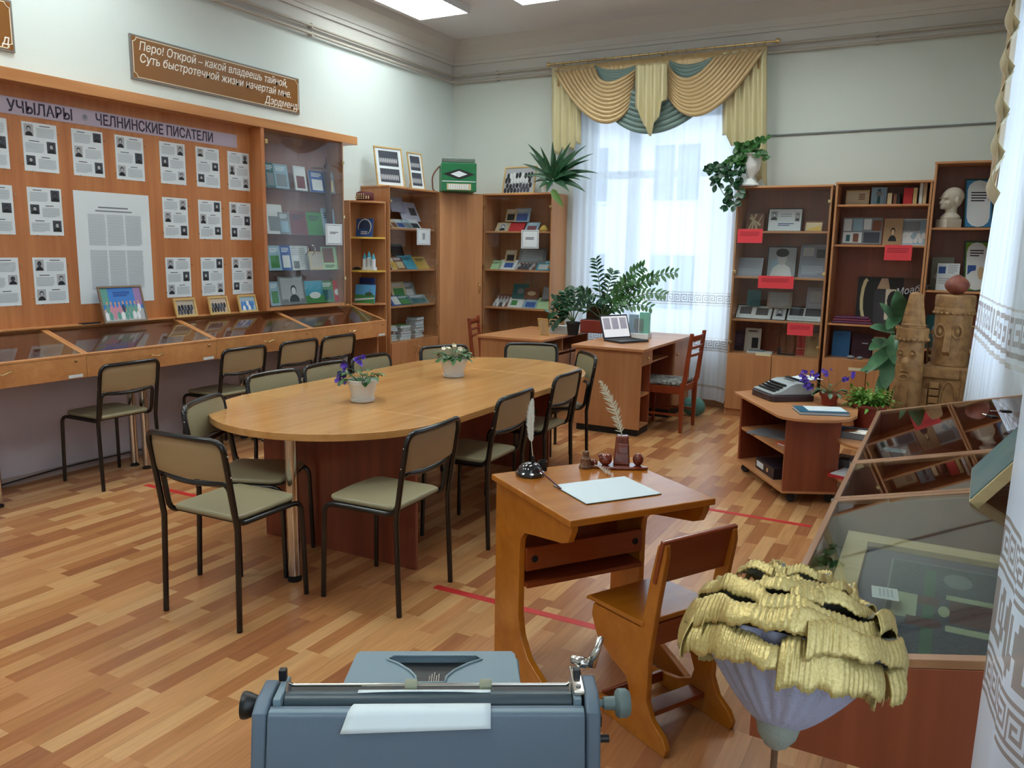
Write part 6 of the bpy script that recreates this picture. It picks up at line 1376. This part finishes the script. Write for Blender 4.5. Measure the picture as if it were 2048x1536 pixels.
q = MB(); q.box((-.13, -.10, 0), (.13, .10, .004), M_SIL)
for a, b_ in (((-.13, -.10, 0), (.13, -.092, .04)), ((-.13, .092, 0), (.13, .10, .04)), ((-.13, -.10, 0), (-.122, .10, .04)), ((.122, -.10, 0), (.13, .10, .04))): q.box(a, b_, M_SIL)
q.build('box_body', tt); b1('velvet_insert', (-.122, -.092, .004), (.122, .092, .030), M('blue_velvet', (52, 66, 92), .9), tt, 0)
for i in range(4): q = MB(); q.tube([(-.07, -.06+.035*i, .034), (.11, -.055+.035*i, .034)], .005, M_CHROME, 8); q.build('metal_tool', tt)
pg = thing('potted_fern', 'bright green feathery plant in a terracotta coloured pot by the corner trolley', 'potted plant', (-.415, 5.86, .4455)); pot(pg, .082, .112, .165, M_RPOT, .01, False)
q = MB(); rn = random.Random(5)
for k in range(150):
    a = rn.random()*2*pi; el = rn.uniform(.0, 1.6); d = Vector((cos(a), sin(a), el)).normalized(); s0 = Vector((cos(a)*.05*rn.random(), sin(a)*.05*rn.random(), .15)); s1 = s0+d*rn.uniform(.05, .14); q.tube([s0, s1], .0012, M_LEAFL, 4)
    for j in range(4): leaf(q, s0.lerp(s1, .4+.2*j), d+Vector((rn.uniform(-1, 1), rn.uniform(-1, 1), rn.uniform(-.3, .4))), (0, 0, 1), .045, .020, .8, M_LEAFL, 3, .2)
q.build('fronds', pg)
q = MB(); q.box((-.07, -.08, 0), (.07, .08, .07), M_SIL); q.box((-.03, -.085, .07), (.03, -.02, .074), M_BLACK); p_ = onz(1683, 925, .205); tag(q.build('metal_box', None, bevel=.004, loc=(-.50, 5.62, .2055), rz=rad(-10)), 'grey metal box on the lower round shelf of the trolley', 'box')
q = MB(); q.box((-.09, -.11, 0), (.09, .11, .02), c_rd); q.box((-.075, -.105, .02), (.085, .09, .026), M_PAPER); tag(q.build('red_book', None, loc=(-.46, 5.40, .2055), rz=rad(-18)), 'red book with a white leaflet on the lower round shelf of the trolley', 'book')

# ================================================================ carved wooden totems
def totem1(loc, rz):
    t = thing('carved_totem', 'slim carved wooden totem with a pointed hat, left of the two', 'totem', loc, rz); r = .088
    q = MB(); q.lathe([(r, 0), (r*1.02, .3), (r*.98, .60), (r*1.0, .96)], W_TOTEM, (0, 0, 0), 14); q.build('body', t, bevel=.004)
    q = MB(); q.lathe([(r*1.0, .96), (r*.96, 1.0), (r*.92, 1.16), (r*.9, 1.165)], W_TOTEM, (0, 0, 0), 14); q.ball((0, -r*.92, .975), (.03, .022, .055), W_TOTEM, 12, 8)
    for s_ in (-1, 1):
        q.tube([(s_*.04+.022*cos(rad(a)), -r*.90+.004, 1.05+.030*sin(rad(a))) for a in range(0, 360, 24)], .006, W_TOTEM, 6, closed=True); q.ball((s_*.04, -r*.9, 1.05), (.012, .012, .016), W_TOTEM, 10, 6)
    q.tube([(-.03, -r*.97, .915), (0, -r*1.03, .925), (.03, -r*.97, .915)], .008, W_TOTEM, 6); q.build('face', t, smooth='auto')
    q = MB(); q.lathe([(r*1.15, 1.155), (r*1.18, 1.17), (r*1.15, 1.20), (r*1.18, 1.215), (r*1.15, 1.245), (r*.9, 1.25)], W_TOTEM, (0, 0, 0), 22)
    for k in range(22): q.ball((r*1.16*cos(2*pi*k/22), r*1.16*sin(2*pi*k/22), 1.162), (.011, .011, .012), W_TOTEM, 6, 4)
    q.build('brim', t, smooth='auto')
    q = MB(); q.lathe([(r*.92, 1.25), (r*.86, 1.30), (r*.78, 1.36), (r*.5, 1.50), (r*.34, 1.515), (.001, 1.52)], W_TOTEM, (0, 0, 0), 8); q.lathe([(r*.93, 1.265), (r*.95, 1.272), (r*.90, 1.28)], W_TOTEM, (0, 0, 0), 8); q.build('hat', t, bevel=.004)
    q = MB()
    for k in range(5): q.tube([(-.05+.025*k, -r*.93, .62), (-.05+.025*k, -r*.96, .80)], .005, W_TOTEM, 6)
    q.tube([(.0+.03*cos(rad(a)), -r*.99, .87+.022*sin(rad(a))) for a in range(0, 360, 30)], .006, W_TOTEM, 6, closed=True); q.build('carving', t, smooth='auto')
    for o in t.children: 
        if o.type == 'MESH': o.scale = (1, 1, .895)
    return t
P1 = ony(1822, 700, 6.15); totem1((P1.x, 6.15, 0), rad(-18))
P2 = ony(1906, 650, 6.30)
t = thing('carved_totem', 'broad carved wooden totem topped by a red onion shaped knob, right of the two', 'totem', (P2.x+.0, 6.30, 0), rad(-12)); r = .118
q = MB(); q.prism([(-.15, -.12), (.14, -.13), (.15, .10), (-.14, .12)], 0, .86, W_TOTEM, 'z'); q.build('body', t, bevel=.02, seg=3)
q = MB(); q.lathe([(r*1.0, .86), (r*.98, 1.0), (r, 1.20), (r*.97, 1.23)], W_TOTEM, (0, 0, 0), 12)
for s_ in (-1, 1):
    q.tube([(s_*.055+.030*cos(rad(a)), -r*.93, 1.10+.045*sin(rad(a))) for a in range(0, 360, 20)], .008, W_TOTEM, 6, closed=True); q.ball((s_*.055, -r*.93, 1.10), (.014, .012, .022), W_TOTEM, 10, 6)
q.prism([(-r*.9, 1.14), (-r*1.28, .96), (-r*.9, .93)], -.022, .022, W_TOTEM, 'x'); q.build('face', t, bevel=.004)
q = MB()
for k in range(5): q.box((-.075+.0, -.155, .50+.052*k), (-.015, -.12, .542+.052*k), W_TOTEM)
q.tube([(.12, -.137, z/100) for z in range(20, 84, 4)], [.012 if i % 2 else .007 for i in range(16)], W_TOTEM, 6)
q.tube([(.04+.05*cos(rad(a)), -.132, .62+.14*sin(rad(a))) for a in range(0, 360, 20)], .008, W_TOTEM, 6, closed=True); q.box((-.14, -.15, .78), (.10, -.12, .85), W_TOTEM); q.box((-.14, -.145, .40), (-.085, -.12, .70), W_TOTEM); q.build('carving', t, bevel=.005)
q = MB(); q.lathe([(r*1.04, 1.215), (r*1.08, 1.23), (r*1.08, 1.25), (r*1.04, 1.26), (r*1.07, 1.27), (r*1.07, 1.335), (r*1.0, 1.345), (.001, 1.346)], W_TOTEM, (0, 0, 0), 10)
for k in range(22): q.ball((r*1.06*cos(2*pi*k/22), r*1.06*sin(2*pi*k/22), 1.222), (.013, .013, .010), W_TOTEM, 6, 4)
q.build('crown', t, bevel=.003)
q = MB(); M_ON = M('red_brown_wood', (138, 74, 58), .5, bump=(20, .3, (112, 56, 44)))
q.grid(lambda u, v: Vector(((.001+.078*(sin(pi*min(v*.95+.03, 1))**.7)*(1-.15*v))*(1+.06*abs(sin(4*2*pi*u)))*cos(2*pi*u), (.001+.078*(sin(pi*min(v*.95+.03, 1))**.7)*(1-.15*v))*(1+.06*abs(sin(4*2*pi*u)))*sin(2*pi*u), 1.345+.135*v)), 48, 12, M_ON); q.build('knob', t, smooth=True)
# rubber plant
rp = thing('rubber_plant', 'tall plant with large green oval leaves before the open bookcase, left of the totems', 'potted plant', (ony(1772, 790, 6.35).x, 6.35, 0)); rx = rp.location.x
pot(rp, .10, .14, .24, M_RPOT, .01, False); q = MB(); st = [Vector((0, 0, .2)), Vector((.01, 0, .7)), Vector((.0, 0, 1.0)), Vector((.03, 0, 1.3))]; q.tube(fillet(st, .2), .009, M_STEM, 8); q.tube(fillet([(0.02, 0, .5), (.07, .02, .8), (.05, 0, 1.05)], .1), .006, M_STEM, 8); q.build('stem', rp)
q = MB(); M_RL = M('rubber_leaf', (70, 112, 78), .3, bump=(12, .1, (92, 134, 96)))
for (x0, y0, x1, y1, w) in ((1800, 640, 1795, 578, .11), (1790, 665, 1745, 645, .08), (1790, 690, 1730, 735, .10), (1785, 700, 1770, 770, .12), (1795, 650, 1765, 600, .07), (1795, 690, 1812, 640, .08), (1790, 720, 1750, 790, .09), (1780, 680, 1740, 690, .09), (1790, 700, 1815, 720, .09), (1785, 730, 1724, 730, .07), (1800, 660, 1830, 645, .07), (1780, 700, 1748, 672, .08), (1788, 716, 1810, 760, .08), (1785, 668, 1790, 720, .10), (1800, 628, 1775, 650, .09)):
    a = ony(x0, y0, 6.35)-rp.location; b_ = ony(x1, y1, 6.15)-rp.location; d = b_-a; leaf(q, a, d, (0, -.8, .6), d.length*1.05, w, .25, M_RL, 6, .12)
q.build('leaves', rp, smooth=True); q = MB()
for (x0, y0) in ((1768, 615), (1778, 610), (1790, 600)): pass
pb = thing('pod_branch', 'dry branch with pale pods and a red flower beside the totems', 'dried branch', (P1.x+.10, 6.42, 0)); q = MB(); q.tube(fillet([(0, 0, 0), (.02, 0, .7), (-.02, 0, 1.12)], .2), .006, M('dry_twig', (120, 96, 66), .8), 6); rn = random.Random(3)
for k in range(12): p = Vector((rn.uniform(-.05, .12), 0, rn.uniform(.85, 1.1))); q.tube([(0, 0, .95), p], .002, M('dry_twig', (120, 96, 66), .8), 4); leaf(q, p, (rn.uniform(-1, 1), -.3, rn.uniform(-1, 1)), (0, -1, 0), .05, .022, .2, c_be, 3)
q.build('twigs', pb)
# ================================================================ desk plants and things
def zz(t, base, stems, seed, m=M_LEAFD, m2=None, ll=.088, lw=.036):
    rn = random.Random(seed); q = MB(); qs_ = MB()
    for tip, sag, n in stems:
        base_ = Vector(base); tip = Vector(tip); mid = base_.lerp(tip, .5)+Vector((0, 0, sag)); path = [base_*(1-s)**2+mid*2*s*(1-s)+tip*s*s for s in [i/12 for i in range(13)]]
        qs_.tube(path, [.007-.0004*i for i in range(13)], M_STEM, 6)
        n = max(5, int(n*.72))
        for i in range(n):
            s = .30+.70*i/(n-1); p = base_*(1-s)**2+mid*2*s*(1-s)+tip*s*s; tg = (mid-base_)*(1-s)+(tip-mid)*s; tg.normalize(); sd = tg.cross(Vector((.2, -.9, .3))).normalized()
            for s_ in (-1, 1): leaf(q, p, sd*s_*.9+tg*.65+Vector((0, rn.uniform(-.4, .2), rn.uniform(-.1, .3))), (0, -.6, .8), ll*rn.uniform(.8, 1.1)*(1-.35*max(0, s-.8)*5*.5), lw, .4, (m2 if m2 and tip.x > .1 else m), 4, .12)
    qs_.build('stems', t, smooth=True); q.build('leaflets', t, smooth=True)
Yz = 7.62
zp = thing('zz_plant', 'large plant with arching feathered stems in a red brown trough behind the laptop', 'potted plant', (ony(1200, 660, Yz).x, Yz, .7755))
b1('planter', (-.19, -.08, 0), (.19, .08, .13), M_RPOT, zp, .008); b1('soil', (-.18, -.07, .128), (.18, .07, .132), M_SOIL, zp, 0)
L0 = zp.location
stems = [(ony(px, py, Yz+dy)-L0, sg, n) for px, py, dy, sg, n in ((1192, 520, 0, .12, 15), (1350, 545, 0, .22, 18), (1328, 590, -.1, .20, 16), (1300, 615, -.15, .16, 13), (1285, 535, .05, .18, 16), (1226, 545, .1, .12, 13), (1265, 560, -.05, .16, 15), (1160, 585, -.1, .14, 12), (1120, 600, -.05, .10, 11), (1250, 600, -.15, .10, 12), (1310, 560, .05, .2, 14), (1210, 600, -.1, .10, 10))]
zz(zp, (.02, 0, .13), stems, 4, M_LEAFD, M_LEAF)
# plant on the back desk
Yb = 7.25; z2 = thing('zz_plant', 'dark leaved plant in a black pot on the back office desk', 'potted plant', (ony(1146, 660, Yb).x, Yb, .7755)); pot(z2, .05, .065, .13, M_BLACK, .006, False); L0 = z2.location
zz(z2, (0, 0, .12), [(ony(px, py, Yb)-L0, sg, n) for px, py, sg, n in ((1150, 580, .05, 9), (1105, 650, .14, 9), (1110, 600, .10, 10), (1180, 590, .08, 9), (1130, 585, .06, 9), (1100, 625, .12, 8))], 8, M_LEAFD, None, .085, .042)
Q_ = ony(1090, 665, 7.05); pf = framed('picture_stand', 'small wooden photo frame seen from behind on the back desk', .13, .17, .014, W_GOLDF, c_be, [], (Q_.x, 7.05, .7755), rad(160), 10)
q = MB(); q.box((-.12, -.06, 0), (.12, .06, .05), c_w); q.box((-.10, -.05, .05), (.10, .05, .075), M_PAPER); tag(q.build('paper_box', None, loc=(ony(1120, 660, 7.3).x, 7.35, .7755), rz=rad(10)), 'white box with papers below the dark leaved plant', 'box')
q = MB(); q.box((-.10, -.08, 0), (.10, .02, .02), M_BLACK); q.box((-.02, -.03, .02), (.02, -.01, .08), M_BLACK); q.box((-.16, -.03, .07), (.16, .0, .28), M_BLACK); q.box((-.15, -.034, .08), (.15, -.03, .27), M('screen_black', (10, 12, 16), .15)); tag(q.build('computer_monitor', None, loc=(ony(1180, 655, 7.6).x, 7.80, .7755), rz=rad(-30)), 'small black monitor on the back desk beside the red trough', 'monitor')
q = MB(); rn = random.Random(2)
q.tube(fillet([(-3.60, 7.5, .785), (-3.45, 7.42, .785), (-3.34, 7.36, .78), (-3.31, 7.35, .60), (-3.30, 7.30, .30)], .05), .005, M_BLACK, 6); tag(q.build('power_cable'), 'tangled black cable hanging off the back office desk', 'cable')
# laptop
lp = thing('laptop', 'open laptop with a lilac tinted screen on the office desk', 'laptop', (ony(1250, 672, 6.98).x, 7.02, .7755), rad(62)); M_LT2 = M('laptop_shell', (58, 62, 70), .35, .3)
b1('base', (-.17, -.12, 0), (.17, .12, .02), M_LT2, lp, .004); b1('keyboard', (-.15, -.03, .020), (.15, .10, .022), M_BLACK, lp, 0); b1('touchpad', (-.04, -.10, .020), (.04, -.045, .0215), M('touchpad_grey', (96, 100, 106), .4), lp, 0)
q = MB(); M4 = Matrix.Translation((0, .12, .018)) @ Matrix.Rotation(-rad(20), 4, 'X'); q.box((-.17, 0, 0), (.17, .008, .23), M_LT2, M4); q.build('lid', lp, bevel=.003)
q = MB(); q.box((-.155, -.0012, .015), (.155, 0, .215), emit('laptop_screen', (.52, .50, .60), .55), M4); q.build('screen', lp)
q = MB()
for k in range(3): q.box((-.14+.1*k, -.0020, .09), (-.06+.1*k, -.0015, .20), M('screen_window', (190, 186, 204), .5), M4)
q.build('screen_windows', lp)
# organiser with folders
og = thing('desk_organizer', 'white desk organiser with folders and blue scissors behind the laptop', 'organizer', (ony(1272, 660, 7.35).x, 7.40, .7755), rad(8))
b1('tray', (-.12, -.09, 0), (.12, .09, .05), M_PAPER, og, .004)
for i, (x, c, h) in enumerate(((-.07, c_pl, .20), (-.02, c_w, .16), (.03, M('mint_folder', (120, 190, 170), .5), .22))): b1('folder', (x-.004, -.07, .05), (x+.09, -.062+.03*i, h+.03), c, og, 0)
q = MB(); q.lathe([(.03, .05), (.03, .13)], c_cy, (.09, -.04, 0), 14); q.build('pencil_cup', og, smooth='auto'); q = MB(); q.tube([(.09, -.04, .1), (.12, -.03, .2)], .006, c_br, 6); q.build('pencil', og)
# plant on the back bookcase: strap leaves
Yd = 8.0; dp = thing('strap_leaf_plant', 'plant with long drooping strap leaves on the back bookcase beside the curtain', 'potted plant', (-3.94, Yd, HA)); pot(dp, .05, .07, .12, M_WPOT, .005, True); rn = random.Random(6); q = MB(); L0 = dp.location
for px, py, w in ((1058, 296, .035), (1048, 335, .03), (1190, 345, .04), (1183, 318, .03), (1170, 300, .03), (1105, 290, .035), (1082, 300, .03), (1140, 292, .04), (1165, 385, .045), (1080, 378, .04), (1050, 352, .03), (1150, 310, .04), (1125, 300, .03), (1095, 385, .035), (1178, 358, .03), (1068, 320, .03), (1120, 330, .03), (1158, 360, .03), (1070, 365, .04), (1135, 385, .04), (1090, 345, .04), (1110, 310, .04), (1060, 312, .035), (1150, 345, .04), (1085, 320, .04), (1130, 350, .04), (1105, 375, .035), (1175, 330, .03)):
    tip = ony(px, py, Yd-rn.uniform(-.05, .18))-L0; b0 = Vector((rn.uniform(-.02, .02)+.08, -.02, .13)); d = tip-b0; leaf(q, b0, d+Vector((0, 0, .45*d.length)), (0, -1, .5), d.length*1.12, w*1.7, .55 if py < 340 else .8, M_LEAFD, 8, .15, 'strap')
for px, py in ((1127, 412), (1120, 400)): tip = ony(px, py, Yd-.12)-L0; b0 = Vector((.12, -.12, .02)); d = tip-b0; leaf(q, b0, d, (0, -1, .1), d.length*1.05, .075, .1, M('leaf_two_tone', (88, 122, 60), .4), 7, .15, 'strap')
q.build('leaves', dp, smooth=True); q = MB(); q.tube(fillet([(0, 0, .1), (.06, -.02, .16), (.09, -.02, .13)], .05), .014, M_STEM, 8); q.build('stem', dp)
# urn with trailing plant on the right glass cabinet
U0 = Vector((-1.775, 7.97, 2.2305)); ur = thing('urn_plant', 'white urn with a trailing leafy plant on the glass cabinet right of the curtain', 'potted plant', U0)
q = MB(); q.lathe([(.085, 0), (.09, .012), (.06, .04), (.035, .07), (.04, .09), (.085, .15), (.095, .20), (.09, .27), (.115, .29), (.115, .30), (.09, .30), (.085, .28)], M_WPOT, (0, 0, 0), 8, caps=False); q.build('urn', ur, smooth='auto')
q = MB(); q.lathe([(.001, .282), (.086, .28)], M_SOIL, (0, 0, 0), 12, caps=False); q.build('soil', ur)
q = MB(); qs_ = MB(); rn = random.Random(12)
for trail in (((1490, 310), (1465, 320), (1440, 345), (1432, 370)), ((1480, 315), (1450, 335), (1430, 360), (1455, 400), (1455, 415)), ((1485, 320), (1460, 350), (1462, 380), (1470, 410)), ((1490, 320), (1475, 345), (1478, 375), (1482, 398)), ((1470, 318), (1440, 330), (1425, 336), (1418, 340)), ((1495, 300), (1510, 285), (1532, 276)), ((1490, 300), (1480, 290), (1470, 296)), ((1495, 305), (1500, 285), (1515, 290)), ((1500, 300), (1520, 300), (1525, 320))):
    P_ = fillet([Vector((0, -.02, .30))]+[ony(px, py, 7.9)-U0 for px, py in trail], .05, 3); qs_.tube(P_, .0035, M_STEM, 5)
    for i, p in enumerate(P_[2:]):
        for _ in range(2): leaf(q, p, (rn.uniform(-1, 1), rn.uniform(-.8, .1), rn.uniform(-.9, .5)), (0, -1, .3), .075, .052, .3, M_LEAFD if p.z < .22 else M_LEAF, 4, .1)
q.build('leaves', ur, smooth=True); qs_.build('stems', ur)
q = MB(); q.tube([Vector((0, 0, .03*i)) for i in range(1)]+[Vector((.0, .0, .04))], .09, M('pale_green_cushion', (84, 140, 130), .8), 16); tag(q.build('cushion', None, loc=(-2.28, 8.02, .47)), 'x', 'cushion') if 0 else None
gb = MB(); gb.ball((0, 0, .10), (.12, .07, .10), M('sea_green_cloth', (86, 136, 128), .8), 14, 10); tag(gb.build('cushion', None, smooth=True, loc=(-2.13, 7.72, .0)), 'sea green round cushion behind the patterned chair', 'cushion')
